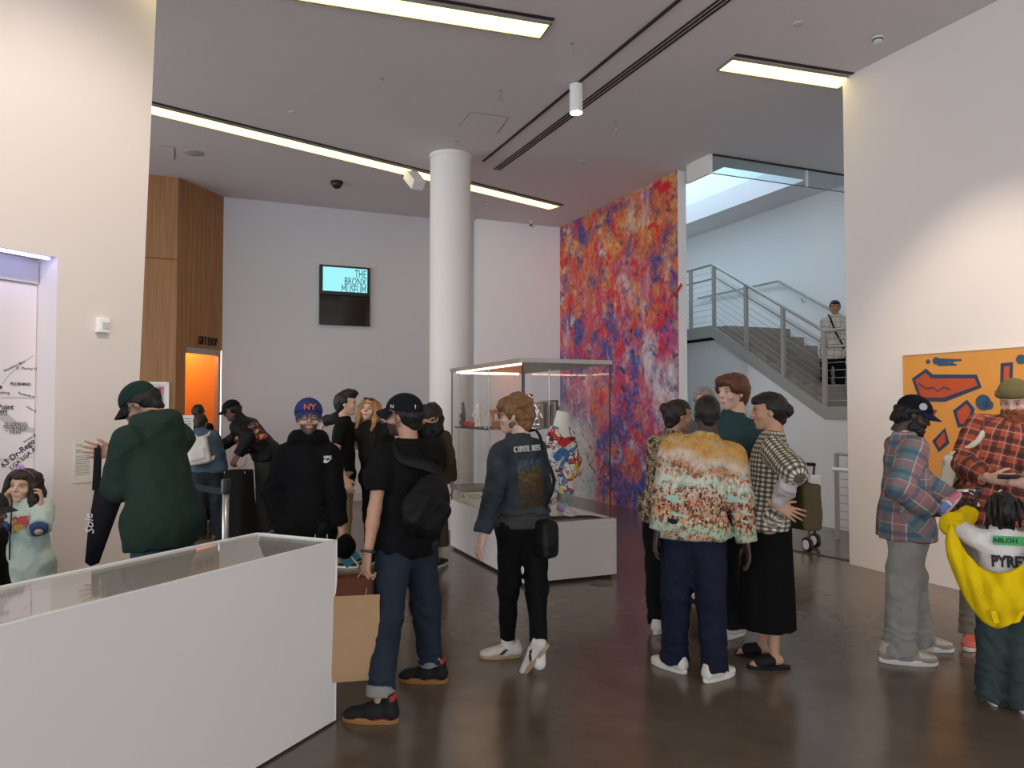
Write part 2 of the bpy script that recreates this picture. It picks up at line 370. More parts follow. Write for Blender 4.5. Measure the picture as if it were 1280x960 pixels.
# lit shop interior
M_shop = mat('shop_wood', (.62, .27, .07), .5, var=.1)
sp = B(); sp.fr(A1, wd_dir, wn, 0, wlen+.1, 1.5, 1.6, 0, 3.2); sp.fr(A1, wd_dir, wn, -.1, .0, .2, 1.6, 0, 3.2); sp.fr(A1, wd_dir, wn, wlen+.02, wlen+.1, .1, 1.6, 0, 3.2); sp.fr(A1, wd_dir, wn, 0, wlen+.1, .1, 1.6, 3.2, 3.3)
struct(sp.out('wall_shop', M_shop))
tag(B().fr(A1, wd_dir, wn, k0+.0, k0+.3, 1.15, 1.48, 0, 1.9).out('shop_cabinet', mat('shop_cabinet', (.45, .16, .04), .5)), 'dark orange wood cabinet inside the gift shop doorway', 'cabinet')
pl = bpy.data.lights.new('shop_lamp', 'POINT'); pl.energy = 34; pl.color = (1, .62, .25); pl.shadow_soft_size = .2
po = bpy.data.objects.new('shop_lamp', pl); COL.objects.link(po); po.location = A1+wd_dir*wlen*.5+wn*.9+UP*2.9
# GIFT SHOP letters
sgn = thing('gift_shop_sign', 'black raised letters reading GIFT SHOP above the orange lit doorway', 'sign', WX(245, 426))
pa, pb = WX(246, 424), WX(271, 430)
text('letters', 'GIFT SHOP', .19, (pa+pb)/2-wn*.02, wd_dir, UP, M_ink, sgn, 'CENTER', .006, sx=(pb-pa).length/.98, bold=.0015)
# ---------------------------------------------------------------- column
cd = 3.55*FPX/(510-191)
cl, cr = atY(537, 300, cd), atY(588, 300, cd); rad = (cr-cl).length/2*1.0
cc = (cl+cr)/2; cc.z = 0; cc += Vector((0, 1, 0))*rad*.2
M_colm = mat('column_paint', (.84, .80, .75), .6)
B_ = B().lathe(cc, [(rad, 0), (rad, CE-.06), (rad, CE-.04)], 48).out('column', M_colm, smooth='auto'); tag(B_, 'round white structural column rising to the ceiling behind the display case', 'column')
B().lathe(cc, [(rad+.012, CE-.05), (rad+.012, CE)], 48).out('collar', M_colm, B_, smooth='auto')
# ================================================================ CEILING FIXTURES
M_strip = mat('light_diffuser', (.9, .85, .7), .5, emit=(1.0, .80, .26), es=STRIP)
def strip(pa, pb, w, label, gap=.05):
    d = (pb-pa).normalized(); n = Vector((-d.y, d.x, 0)); n = n if n.y < 0 else -n   # n points to the camera side
    t = thing('ceiling_light', label, 'ceiling light', (pa+pb)/2-UP*.02, 'recessed linear ceiling lights'); L_ = (pb-pa).length
    B().fr(pa, d, n, .02, L_-.02, -w/2+.02, w/2-.02, CE-.012, CE-.004).out('diffuser', M_strip, t)
    fr = B(); fr.fr(pa, d, n, 0, L_, w/2-.02, w/2, CE-.02, CE-.001); fr.fr(pa, d, n, 0, L_, -w/2, -w/2+.02, CE-.02, CE-.001)
    fr.fr(pa, d, n, 0, .02, -w/2, w/2, CE-.02, CE-.001); fr.fr(pa, d, n, L_-.02, L_, -w/2, w/2, CE-.02, CE-.001); fr.out('frame', M_alum, t)
    B().fr(pa, d, n, 0, L_, w/2+.03, w/2+.03+gap, CE-.006, CE-.001).out('track_slot', M_dark, t)
def ctr(px, y0, y1): return (atz(px, y0, CE)+atz(px, y1, CE))/2
pa, pb = ctr(189, 129, 142), ctr(694, 254, 264); strip(pa-(pb-pa)*.35, pb, .31, 'long recessed strip light running behind the round column')
pa, pb = ctr(430, 0, 3), ctr(683, 31, 44); pa = ctr(560, 9, 26)+(ctr(560, 9, 26)-pb)*3.2; strip(pa, pb, .30, 'recessed strip light ending beside the ceiling spotlight track')
pa, pb = ctr(905, 73, 85), ctr(1056, 95, 110); strip(pa, pb+(pb-pa)*.02, .29, 'short recessed strip light meeting the right hand white wall')
# unseen strips, added to light the near half of the lobby
for k, (x, y) in enumerate(((-3.2, 1.2), (1.2, 1.6), (-1.5, -2.6), (3.5, -1.8))):
    strip(Vector((x, y, CE)), Vector((x, y, CE))+V1*3.4, .30, ['recessed strip light in the lobby ceiling beside the left wall', 'recessed strip light over the middle of the lobby near the vitrine', 'recessed strip light by the entrance glazing on the map wall side', 'recessed strip light by the entrance glazing on the painting side'][k])
# air slots
ts = thing('linear_air_slot', 'three parallel black air slots running across the grey ceiling', 'air vent', atz(760, 106, CE)-UP*.01)
e0_, e1_ = atz(621, 212, CE), atz(905, 0, CE); dd = (e1_-e0_); e1_ = e0_+dd*1.5; dn = dd.normalized(); nn = Vector((-dn.y, dn.x, 0))
for k in (-1, 0, 1): B().fr(e0_, dn, nn, 0, dd.length*1.5, k*.045-.012, k*.045+.012, CE-.006, CE-.001).out('slot', M_dark, ts)
tk = thing('lighting_track', 'thin black lighting track in the ceiling beside the triple air slots', 'lighting track', atz(720, 104, CE)-UP*.02)
t0_, t1_ = atz(604, 201, CE), atz(848, 0, CE); td = t1_-t0_
B().fr(t0_, td.normalized(), Vector((-td.normalized().y, td.normalized().x, 0)), 0, td.length*1.5, -.018, .018, CE-.012, CE-.001).out('track', M_dark, tk)
# cylinder spotlight
q = atz(720, 104, CE); qs = proj(q); hgt = (142-104)/FPX*q.y
spn = thing('cylinder_spotlight', 'white cylinder spotlight glowing at its end, hanging from the ceiling track', 'spotlight', q-UP*hgt)
B().lathe(q-UP*hgt, [(.06, .0), (.072, .0), (.072, hgt-.02), (.03, hgt-.02), (.03, hgt)], 20).out('housing', mat('white_housing', (.85, .84, .82), .5), spn, smooth='auto')
B().lathe(q-UP*(hgt-.002), [(.06, -.008), (.06, .0)], 20).out('lens', mat('spot_lens', (1, .9, .7), .4, emit=(1, .85, .6), es=40), spn)
# square spotlight on the strip
q = atz(517, 212, CE); qp = atY(518, 225, q.y)
sq = thing('square_spotlight', 'white square spotlight tilted downward from the long strip light', 'spotlight', qp-UP*.1)
ax = (Vector((.45, -.25, -.6))).normalized(); B().box(qp, V1, ax.cross(V1), ax, .09, .09, .12).out('housing', mat('white_housing', (.85, .84, .82), .5), sq, bevel=.008)
B().tube([q, q-UP*.06, qp], .014, 8).out('arm', M_alum, sq)
def ceil_disc(name, px, py, prof, m, label, cat, grp=None):
    c = atz(px, py, CE); return tag(B().lathe(c, [(r, -z) for r, z in prof], 20).out(name, m, smooth='auto'), label, cat, grp)
M_det = mat('white_plastic', (.72, .70, .70), .5)
o = ceil_disc('dome_camera', 421, 227, [(.1, 0), (.1, .03), (.085, .035), (.085, .05), (.07, .085), (.035, .11), (.001, .115)], M_black, 'black dome security camera on the ceiling left of the column', 'security camera')
ceil_disc('ceiling_speaker', 243, 191, [(.13, 0), (.13, .008), (.12, .012), (.001, .012)], mat('speaker_grille', (.42, .41, .41), .8), 'flat round grey ceiling speaker near the wood wall', 'speaker')
for px, py, lb in ((1097, 47, 'white smoke detector on the ceiling above the right wall'), (609, 256, 'white smoke detector on the ceiling right of the column')):
    t = thing('smoke_detector', lb, 'smoke detector', atz(px, py, CE)-UP*.07, 'smoke detectors')
    B().lathe(atz(px, py, CE), [(.055, 0), (.055, -.015), (.04, -.02), (.045, -.045), (.02, -.06), (.001, -.062)], 18).out('housing', M_det, t, smooth='auto')
    B().lathe(atz(px, py, CE), [(.047, -.021), (.047, -.03)], 18).out('vent_ring', M_dark, t)
for px, py, lb in ((997, 29, 'flat white sprinkler cover plate between the air slots and the short strip light'), (366, 140, 'flat white sprinkler cover plate between the two long strip lights'), (729, 201, 'flat white sprinkler cover plate above the colourful mural')):
    ceil_disc('sprinkler_cover', px, py, [(.045, 0), (.045, .008), (.038, .012), (.001, .012)], mat('ceiling_plate', (.62, .59, .6), .6), lb, 'sprinkler cover', 'sprinkler covers')
hooks = [(478, 98), (626, 113), (715, 54), (770, 152), (571, 176)]
labs = ['in the ceiling between the two long strip lights', 'in the ceiling beside the square access hatch', 'in the ceiling near the cylinder spotlight', 'in the ceiling across the triple air slots', 'directly above the round column']
for (px, py), lb in zip(hooks, labs):
    c = atz(px, py, CE); t = thing('ceiling_hook', 'small wire eye hook '+lb, 'hook', c-UP*.12, 'ceiling hooks')
    B().lathe(c, [(.022, 0), (.022, -.006), (.004, -.008), (.004, -.07)], 10).out('plate', M_alum, t)
    B().tube([c-UP*(.09)+Vector((.018*math.cos(a), 0, .02*math.sin(a))) for a in [i*math.pi/5 for i in range(11)]], .004, 5, caps=False).out('ring', M_alum, t)
def panel(px0, py0, px1, py1, px2, py2, px3, py3, lb):
    ps = [atz(a, b, CE) for a, b in ((px0, py0), (px1, py1), (px2, py2), (px3, py3))]
    t = thing('access_hatch', lb, 'access hatch', sum(ps, Vector())/4-UP*.01, 'ceiling access hatches'); c = sum(ps, Vector())/4
    B().prism([p-UP*.004 for p in ps], UP*.003).out('frame', mat('hatch_gap', (.3, .29, .3), .8), t)
    B().prism([c+(p-c)*.94-UP*.008 for p in ps], UP*.006).out('door', M_ceil, t)
panel(588, 140, 636, 147, 622, 166, 573, 158, 'square access hatch in the ceiling near the column top')
panel(170, 180, 219, 184, 219, 199, 170, 197, 'access hatch in the ceiling beside the wood wall')
q = atz(664, 276, CE)
t = thing('bullet_camera', 'small white bullet camera on the ceiling at the mural corner', 'security camera', q-UP*.14)
B().lathe(q, [(.04, 0), (.04, -.02), (.015, -.03), (.015, -.07)], 12).out('mount', M_det, t)
B().tube([q-UP*.09+V1*.05, q-UP*.10-V1*.03-D1*.06], .035, 10).out('barrel', M_det, t); B().tube([q-UP*.10-V1*.03-D1*.06, q-UP*.101-V1*.034-D1*.068], .028, 10).out('lens', M_black, t)
# ================================================================ MURAL
def mural_mat():
    m, N, L, b = newmat('mural_print'); at = N.new('ShaderNodeAttribute'); at.attribute_name = 'st'; b.inputs['Roughness'].default_value = .6
    sx = N.new('ShaderNodeSeparateXYZ'); L.new(at.outputs['Vector'], sx.inputs[0]); X, Z = sx.outputs[0], sx.outputs[1]
    def noise(sc, seed, det=6, dist=.5, str_=(1, 1)):
        mp = N.new('ShaderNodeMapping'); mp.inputs['Location'].default_value = (seed*3.7, seed*1.3, seed); mp.inputs['Scale'].default_value = (str_[0], str_[1], 1); mp.inputs['Rotation'].default_value = (0, 0, .5)
        L.new(at.outputs['Vector'], mp.inputs[0]); n = N.new('ShaderNodeTexNoise'); n.inputs['Scale'].default_value = sc; n.inputs['Detail'].default_value = det; n.inputs['Roughness'].default_value = .58; n.inputs['Distortion'].default_value = dist
        L.new(mp.outputs[0], n.inputs['Vector']); return n.outputs[0]
    def math_(op, a, b_):
        k = N.new('ShaderNodeMath'); k.operation = op
        for i, v in enumerate((a, b_)):
            if isinstance(v, (int, float)): k.inputs[i].default_value = v
            else: L.new(v, k.inputs[i])
        return k.outputs[0]
    def mr(v, lo, hi):
        k = N.new('ShaderNodeMapRange'); k.inputs[1].default_value = lo; k.inputs[2].default_value = hi; L.new(v, k.inputs[0]); return k.outputs[0]
    def mix(f, a, b_):
        k = N.new('ShaderNodeMix'); k.data_type = 'RGBA'; L.new(f, k.inputs[0])
        for i, v in ((6, a), (7, b_)):
            if isinstance(v, tuple): k.inputs[i].default_value = (*v, 1)
            else: L.new(v, k.inputs[i])
        return k.outputs[2]
    # base: pale mottled ground
    c = mix(mr(noise(1.98, 1, 4), .35, .65), (.58, .30, .42), (.58, .10, .20))
    # gradients: Z 0 (floor)..5.2 (ceiling), X 0 (far left)..5 (near right end)
    top = mr(Z, 2.6, 4.6); mid = mr(Z, .6, 2.2); low = mr(Z, 1.7, .1); left = mr(X, 2.6, .3)
    def lay(c, n, bias, lo, hi, col):
        if bias is not None: n = math_('ADD', n, bias)
        return mix(mr(n, lo, hi), c, col)
    ml = lambda a, k: math_('MULTIPLY', a, k)
    c = lay(c, noise(1.37, 2, 5), ml(top, .10), .47, .62, (.70, .055, .09))
    c = lay(c, noise(2.48, 3, 5), ml(top, -.12), .52, .66, (.66, .07, .24))
    c = lay(c, noise(1.12, 4, 5), ml(top, .30), .56, .74, (.74, .20, .065))
    c = lay(c, noise(2.35, 5, 5), ml(top, .16), .60, .76, (.82, .42, .14))
    c = lay(c, noise(1.55, 6, 5), ml(math_('ADD', low, math_('MULTIPLY', left, mid)), .10), .51, .64, (.13, .085, .28))
    c = lay(c, noise(3.22, 7, 5), ml(top, -.06), .54, .65, (.06, .09, .38))
    c = lay(c, noise(2.98, 8, 5), ml(mid, .03), .57, .68, (.76, .02, .035))
    c = lay(c, noise(2.61, 21, 5), ml(top, .05), .60, .72, (.78, .16, .05))
    wv = math_('MULTIPLY', mr(X, 2.4, 4.6), math_('SUBTRACT', 1.0, top))
    c = lay(c, noise(1.24, 9, 5, str_=(1.3, .8)), ml(wv, .10), .58, .74, (.80, .74, .78))
    c = lay(c, noise(2.98, 19, 5), ml(left, .03), .60, .72, (.74, .66, .74))
    c = lay(c, noise(1.98, 10, 5), ml(low, .16), .66, .78, (.78, .17, .03))
    c = lay(c, noise(2.10, 20, 5), ml(low, .05), .60, .70, (.04, .09, .38))
    pw = math_('MULTIPLY', mr(X, 3.1, 1.6), mr(Z, 2.3, 1.0)); c = mix(mr(math_('ADD', pw, ml(noise(1.30, 11, 5), .8)), .75, 1.15), c, (.70, .68, .66))
    c = lay(c, noise(1.50, 12, 5), ml(pw, .16), .66, .80, (.28, .52, .58))
    lt = math_('MULTIPLY', mr(X, 1.1, 0), mr(Z, 2.0, 3.4)); c = mix(mr(math_('ADD', lt, ml(noise(2.20, 13, 5), .9)), .85, 1.2), c, (.03, .02, .04))
    c = lay(c, noise(4.71, 14, 5), None, .58, .70, (.045, .025, .09))
    sw = mr(noise(12, 15, 8), .3, .75); k = N.new('ShaderNodeMix'); k.data_type = 'RGBA'; k.blend_type = 'SOFT_LIGHT'; k.inputs[0].default_value = .75; L.new(c, k.inputs[6]); L.new(sw, k.inputs[7])
    L.new(k.outputs[2], b.inputs['Base Color']); return m
M_mural = mural_mat()
a_, b_ = MW-V1*.004, MW+D1*mlen-V1*.004
vs = [b_, a_, a_+UP*(CE-.002), b_+UP*(CE-.002)]; vs += [v+V1*.003 for v in vs]
st = [(0, 0, 0), (mlen, 0, 0), (mlen, CE, 0), (0, CE, 0)]*2
mu = mobj('mural', vs, [(0, 1, 2, 3), (7, 6, 5, 4), (0, 4, 5, 1), (1, 5, 6, 2), (2, 6, 7, 3), (3, 7, 4, 0)], M_mural, attrs={'st': st})
tag(mu, 'tall abstract mural of red, orange, violet and white paint bursts', 'mural')
# drip and root like drawn lines of the mural
def MU(px, py): p = hit(px, py, MW-V1*.008, D1); return p
tw = [(852, 355), (846, 366), (838, 372), (835, 381), (838, 390), (842, 396), (838, 399), (835, 394)]
B().tube([MU(*k) for k in tw], [.035, .03, .02, .014, .014, .014, .014, .01], 6, flat=(V1, .08)).out('painted_figure', mat('mural_red', (.62, .01, .05), .6), mu)
rt = [[(733, 565), (736, 580), (744, 590), (748, 600), (756, 596), (762, 605)], [(748, 600), (752, 585), (757, 580)], [(756, 596), (765, 590), (766, 582)], [(762, 605), (768, 620), (776, 630)], [(737, 582), (741, 575)]]
for pth in rt: B().tube([MU(*k) for k in pth], .012, 5, flat=(V1, .15)).out('painted_branch', mat('mural_plum', (.12, .02, .06), .6), mu)
# ================================================================ WALL SCREEN
def BK(px, py, off=.0): return hit(px, py, (BW.x, BW.y), V1)-D1*off
tl, br_ = BK(399, 331), BK(462, 409); wS = ((BK(462, 370)-BK(399, 370)).dot(V1))
zt = BK(399, 331).z; zb = BK(399, 406).z; hS = zt-zb; zm = BK(399, 368.5).z
sc = thing('wall_screen', 'pair of stacked wall screens, the upper one showing THE BRONX MUSEUM', 'screen', Vector((tl.x, tl.y, zb)))
p0 = Vector((tl.x, tl.y, 0))
B().fr(p0, V1, -D1, 0, wS, .0, .07, zm+.004, zt).out('upper_display', M_black, sc, bevel=.006)
B().fr(p0, V1, -D1, 0, wS, .0, .07, zb, zm-.004).out('lower_display', mat('black_gloss', (.012, .011, .011), .08), sc, bevel=.006)
up_ = B().fr(p0, V1, -D1, .055, wS-.055, .069, .0715, zm+.07, zt-.035).out('lit_screen', mat('lit_screen', (.1, .3, .32), .3, emit=(.34, .86, .92), es=.50), sc)
for k, w in enumerate(('THE', 'BRONX', 'MUSEUM')):
    text('screen_text', w, .20, p0+V1*(wS-.075)-D1*.0735+UP*(zt-.135-.142*k), V1, UP, mat('screen_navy', (.01, .015, .06), .4), sc, 'RIGHT', .0005, sx=.56, bold=.0)
# ================================================================ LONG VITRINE (foreground)
F0 = atz(419, 903, 0); d_f = (atz(325, 960, 0)-F0).normalized(); d_f = -D2
vh = hit(419, 676, F0, D2).z; wv_ = -V2
vw = .55; vl = 3.3
vt = thing('long_vitrine', 'long white table vitrine with a flush glass top in the foreground', 'display case', F0+d_f*1.6)
def VF(x0, x1, y0, y1, z0, z1): return B().fr(F0, d_f, wv_, x0, x1, y0, y1, z0, z1)
VF(0, vl, 0, .012, .012, vh).out('front_panel', M_white, vt); VF(0, vl, vw-.012, vw, .012, vh).out('back_panel', M_white, vt)
VF(0, .012, .012, vw-.012, .012, vh).out('end_panel', M_white, vt); VF(vl-.012, vl, .012, vw-.012, .012, vh).out('end_panel', M_white, vt)
VF(.012, vl-.012, .012, vw-.012, vh-.05, vh-.035).out('deck', M_white, vt)
VF(.03, vl-.03, .03, vw-.03, 0, .012).out('plinth_base', M_dark, vt)
VF(.013, vl-.013, .013, vw-.013, vh-.012, vh-.004).out('glass_top', glass_mat('case_glass', (.98, .98, .97), 1.5), vt)
ed = B()
for a in ((-.002, vl, -.003, .010), (-.002, vl, vw-.010, vw+.003)): ed.fr(F0, d_f, wv_, a[0], a[1], a[2], a[3], vh, vh+.004)
ed.fr(F0, d_f, wv_, -.003, .010, 0, vw, vh, vh+.004); ed.fr(F0, d_f, wv_, -.003, .006, -.003, .004, .012, vh)
ed.out('edge_band', M_edge, vt)
# ================================================================ GLASS SHOWCASE
K0 = atz(654, 733.5, 0); Kr = hit(771, 722, K0, V1); kw = (Vector((Kr.x, Kr.y, 0))-K0).dot(V1)
Kl = hit(563, 690, K0, D1); kl = (Vector((Kl.x, Kl.y, 0))-K0).dot(D1)
ph = hit(771, 648, K0, V1).z; kt = hit(653, 449, K0, D1).z
print('case', K0, kw, kl, ph, kt)
ks = thing('glass_showcase', 'tall glass showcase on a white plinth with a grey metal lid', 'display case', K0+V1*kw/2+D1*kl/2)
def KF(x0, x1, y0, y1, z0, z1): return B().fr(K0, V1, D1, x0, x1, y0, y1, z0, z1)
KF(0, kw-.03, 0, kl, .03, ph-.0).out('plinth', M_white, ks, bevel=.004); KF(kw-.028, kw, 0, kl, .03, ph).out('plinth_door', M_white, ks, bevel=.004)
KF(.03, kw-.04, .03, kl-.03, 0, .03).out('toe_kick', M_dark, ks)
ins = .05
gx0, gx1, gy0, gy1 = .0, kw-ins, .02, kl-.02
M_cg = glass_mat('showcase_glass', (.975, .985, .98), 1.5, .55)
for a in ((gx0, gx1, gy0, gy0+.008), (gx0, gx1, gy1-.008, gy1), (gx0, gx0+.008, gy0+.009, gy1-.009), (gx1-.008, gx1, gy0+.009, gy1-.009)):
    KF(*a, ph+.001, kt-.03).out('glass_pane', M_cg, ks)
KF(gx0-.015, gx1+.015, gy0-.015, gy1+.015, kt-.03, kt+.012).out('lid', M_alum, ks, bevel=.003)
for x, y in ((gx0, gy0), (gx1-.012, gy0), (gx0, gy1-.012), (gx1-.012, gy1-.012)): KF(x, x+.012, y, y+.012, ph, kt-.03).out('corner_post', mat('dark_seal', (.05, .05, .05), .4), ks)
shz = 1.425
KF(gx0+.03, gx1-.12, gy0+.95, gy1-.03, shz-.006, shz+.006).out('glass_shelf', glass_mat('shelf_glass', (.82, .9, .88), 1.5), ks)
KF(gx0+.03, gx0+.036, gy0+.95, gy1-.03, shz-.008, shz+.008).out('shelf_edge', M_black, ks)
for x in (gx0+.06, gx1-.18):
    for y in (gy0+1.0, gy1-.1): B().tube([K0+V1*x+D1*y+UP*ph, K0+V1*x+D1*y+UP*(kt-.03)], .006, 6).out('shelf_rod', M_steel, ks)
KF(gx0+.1, gx1-.1, gy1-.06, gy1-.03, kt-.05, kt-.031).out('light_strip', mat('case_light', (1, .7, .5), .5, emit=(1, .62, .42), es=5), ks)
KF(gx0+.03, gx0+.05, gy0+.1, gy1-.1, kt-.045, kt-.031).out('light_strip', MATS['case_light'], ks)
# white wavy sheet on the plinth
nx, ny = 10, 18; vs = []; fs = []
for j in range(ny+1):
    for i in range(nx+1):
        x = .03+(gx1-.06)*i/nx; y = .04+(kl-.1)*j/ny
        e = min(i, nx-i)/nx; vs.append(K0+V1*x+D1*y+UP*(ph+.004+.05*min(1, e*5)*(.7+.3*math.sin(4*x+5*y))))
for j in range(ny):
    for i in range(nx): k = j*(nx+1)+i; fs.append((k, k+1, k+nx+2, k+nx+1))
mobj('platform', vs, fs, mat('matte_white', (.88, .85, .80), .8), ks, smooth=True)
def KP(s, t, z): return K0+V1*s+D1*t+UP*z
# floor outlet cover
c = atz(752, 729, 0); o = B().lathe(c, [(.115, 0), (.115, .006), (.10, .009), (.001, .009)], 28).out('floor_outlet', mat('floor_brass', (.16, .14, .11), .35, .8), smooth='auto'); tag(o, 'round metal floor outlet cover beside the showcase plinth', 'floor outlet')
# ================================================================ ORANGE PAINTING
def RP(px, py, off=0): return hit(px, py, RW-V1*off, D1)
pt = RP(1131, 445); ztop = pt.z; th = Vector((pt.x, pt.y, 0)); pwid = 2.3; zbot = .93
pn = thing('graffiti_painting', 'orange graffiti panel with red shapes outlined in navy on the right wall', 'painting', Vector((pt.x, pt.y, zbot))-D1*pwid/2)
B().fr(th, -D1, -V1, 0, pwid, 0, .03, zbot, ztop).out('board', mat('orange_board', (.70, .30, .055), .7, var=.14, vscale=3), pn)
B().fr(th, -D1, -V1, 0, pwid, .0, .031, ztop-.012, ztop+.004).out('worn_edge', mat('worn_edge', (.42, .26, .12), .8), pn)
M_red = mat('graffiti_red', (.50, .075, .018), .7, var=.25, vscale=5); M_navy = mat('graffiti_navy', (.02, .045, .12), .7)
def poly(name, pts, m, off, grow=0):
    P = [RP(*p, off) for p in pts]
    if grow:
        c = sum(P, Vector())/len(P); n = len(P); Q = []
        for i in range(n):
            a, b, d = P[i-1], P[i], P[(i+1) % n]
            e1, e2 = (b-a).normalized(), (d-b).normalized(); nrm = lambda e: e.cross(V1).normalized()
            m_ = (nrm(e1)+nrm(e2)); m_ = m_.normalized() if m_.length > 1e-4 else nrm(e1)
            if m_.dot(b-c) < 0 and (b-c).length > 0: m_ = -m_ if (nrm(e1).dot(b-c) < 0) else m_
            Q.append(b+m_*grow)
        P = Q
    return B().prism(P, V1*.002).out(name, m, pn)
shapes = [[(1144, 475), (1157, 466), (1164, 473), (1218, 473), (1222, 482), (1180, 497), (1152, 497)],
          [(1255, 458), (1262, 457), (1261, 490), (1254, 490)],
          [(1196, 515), (1208, 505), (1213, 512), (1210, 528), (1200, 530)],
          [(1170, 552), (1180, 540), (1182, 552), (1174, 560)]]
for sh in shapes:
    poly('outline', sh, M_navy, .033, .04); poly('red_shape', sh, M_red, .0355)
for (x, y, r) in ((1160, 452, .022), (1170, 451, .035), (1229, 503, .07), (1236, 506, .04), (1276, 449, .04), (1190, 453, .012), (1200, 450, .010)):
    B().lathe(RP(x, y, .033), [(r, 0), (r, .002)], 18, axis=-V1).out('spatter', mat('graffiti_blue', (.03, .08, .15), .7), pn)
for a, b in (((1170, 451), (1202, 450)), ((1172, 454), (1196, 456)), ((1276, 449), (1279.5, 452))): B().tube([RP(*a, .033), RP(*b, .033)], [.03, .008], 6, flat=(V1, .06)).out('spatter_streak', MATS['graffiti_blue'], pn)
B().tube([RP(*k, .039) for k in ((1148, 479), (1158, 486), (1166, 484), (1172, 489), (1180, 484), (1188, 487))], .006, 4, flat=(V1, .2)).out('drawn_line', M_navy, pn)
# ================================================================ MAP RECESS
RBp = rb+V2*.0
def MR(px, py, off=0): return hit(px, py, RBp+V2*off, D2)
M_map = mat('map_panel', (.80, .74, .76), .6); M_mapg = mat('map_grey', (.52, .50, .52), .7)
mp_ = thing('map_panels', 'white wall map of station names set in the shallow recess', 'map', Vector((rb.x, rb.y, 0))-D2*.8)
def zrec(py, px=40): return MR(px, py).z
x1m = (MR(43.5, 420)-RBp); x1m = Vector((x1m.x, x1m.y, 0)).dot(D2)
def band(z0, z1, m, name, off=.012): return B().fr(rb, D2, V2, -3.0, x1m, 0, off, z0, z1).out(name, m, mp_)
z_a, z_b, z_c = zrec(355), zrec(499), zrec(573)
band(z_a, OZ-.02, M_mapg, 'header_panel', .03); band(z_b+.012, z_a-.01, M_map, 'map_panel'); band(z_c+.012, z_b-.006, M_map, 'map_panel'); band(.05, z_c-.012, M_map, 'map_panel')  # grey top band: shade of the recess put into its colour
B().prism([MR(x, y, .0135) for x, y in ((0, 512), (8, 516), (28, 533), (43, 535), (43, 541), (28, 540), (10, 530), (0, 525))], V2*.0006).out('printed_area', M_mapg, mp_)
B().tube([MR(x, y, .013) for x, y in ((3, 480), (12, 468), (26, 456), (42, 444))], .004, 4, flat=(V2, .3)).out('printed_line', M_mapg, mp_)
B().prism([MR(x, y, .0135) for x, y in ((0, 482), (2.5, 482), (2.5, 486), (0, 486))], V2*.001).out('printed_square', M_ink, mp_)
def mt(w, px, py, size, ang=0, al='LEFT', bold=0):
    x = (D2*math.cos(ang)+UP*math.sin(ang)); text('map_text', w, size, MR(px, py, .0145), x, UP, M_ink, mp_, al, .0004, bold=bold)
mt('St. Murray Hill', 20, 460, 0.028); mt('FLUSHING', 13, 480, 0.031, bold=.0008); mt('Northern Blvd', 5, 464, 0.027, .5); mt('Flushing', 12, 491, 0.027, 0, 'RIGHT'); mt('Roosevelt Av', 23, 491, 0.023, -.25)
mt('Willets Point', 17, 509, 0.051, 0, 'RIGHT', .001); mt('Airport', 9, 514, 0.039, 0, 'RIGHT', .001); mt('7 Av - 61st', 9, 518, 0.027, 0, 'RIGHT')
for k, w in enumerate(('FLUSHING', 'MEADOWS', 'CORONA', 'PARK')): mt(w, 20, 530+3.6*k, .034, 0, 'CENTER')
mt('63 Dr-Rego Park', 2, 583, 0.058, .66, bold=.0012); mt('LGA LGA Airport', 13, 586, 0.043, .66, bold=.0008); mt('Union St', 33, 508, 0.023, -.5); mt('Parsons Blvd', 30, 553, 0.023, .6)
mt('t Pt', 8, 668, 0.047, 0, 'RIGHT', .001)
led = thing('led_strip', 'thin violet blue LED strip under the top of the map recess', 'light strip', Vector((rb.x, rb.y, OZ-.02)))
B().fr(rb, D2, V2, -2.8, -.04, RD-.05, RD-.02, OZ-.02, OZ-.004).out('diffuser', mat('led_blue', (.5, .5, .9), .5, emit=(.42, .45, 1.0), es=5), led); B().fr(rb, D2, V2, -2.82, -.02, RD-.055, RD-.015, OZ-.004, OZ-.001).out('channel', M_alum, led)
# wall labels
def label_card(x0, y0, x1, y1, lb, lines):
    a = LW(x0, y0); w = (LW(x1, y0)-a).dot(D2); h = a.z-LW(x0, y1).z
    t = thing('wall_label', lb, 'label', Vector((a.x, a.y, a.z-h)), 'wall labels'); base = Vector((a.x, a.y, 0))
    B().fr(base, D2, V2, 0, w, .001, .006, a.z-h, a.z).out('card', mat('label_card', (.80, .76, .70), .7), t)
    for k, (yy, wd_, hh) in enumerate(lines):
        B().fr(base, D2, V2, w*.1, w*(.1+.8*wd_), .006, .0065, a.z-h*yy-h*hh, a.z-h*yy).out('text_line', mat('grey_ink', (.30, .28, .26), .8), t)
body = [(.06, .35, .02), (.10, .5, .015), (.20, .4, .03), (.25, .55, .02)]+[(.34+.045*k, .95-.05*(k % 3), .016) for k in range(11)]
label_card(92, 552.5, 116, 604.5, 'printed wall label with a long text column on the left wall', body)
label_card(131, 552, 146, 600, 'printed wall label behind the man in the green hoodie', body)
# motion sensor
a = LW(119, 397); b2 = LW(133, 417); w = (Vector((b2.x-a.x, b2.y-a.y, 0))).length; base = Vector((a.x, a.y, 0))
t = thing('motion_sensor', 'small white motion sensor box mounted on the left wall', 'sensor', Vector((a.x, a.y, b2.z)))
B().fr(base, D2, V2, 0, w, 0, .045, b2.z, a.z).out('housing', M_edge, t, bevel=.008); B().fr(base, D2, V2, w*.3, w*.9, .045, .052, b2.z+.03, b2.z+.08).out('lens', mat('sensor_lens', (.6, .6, .6), .4), t)
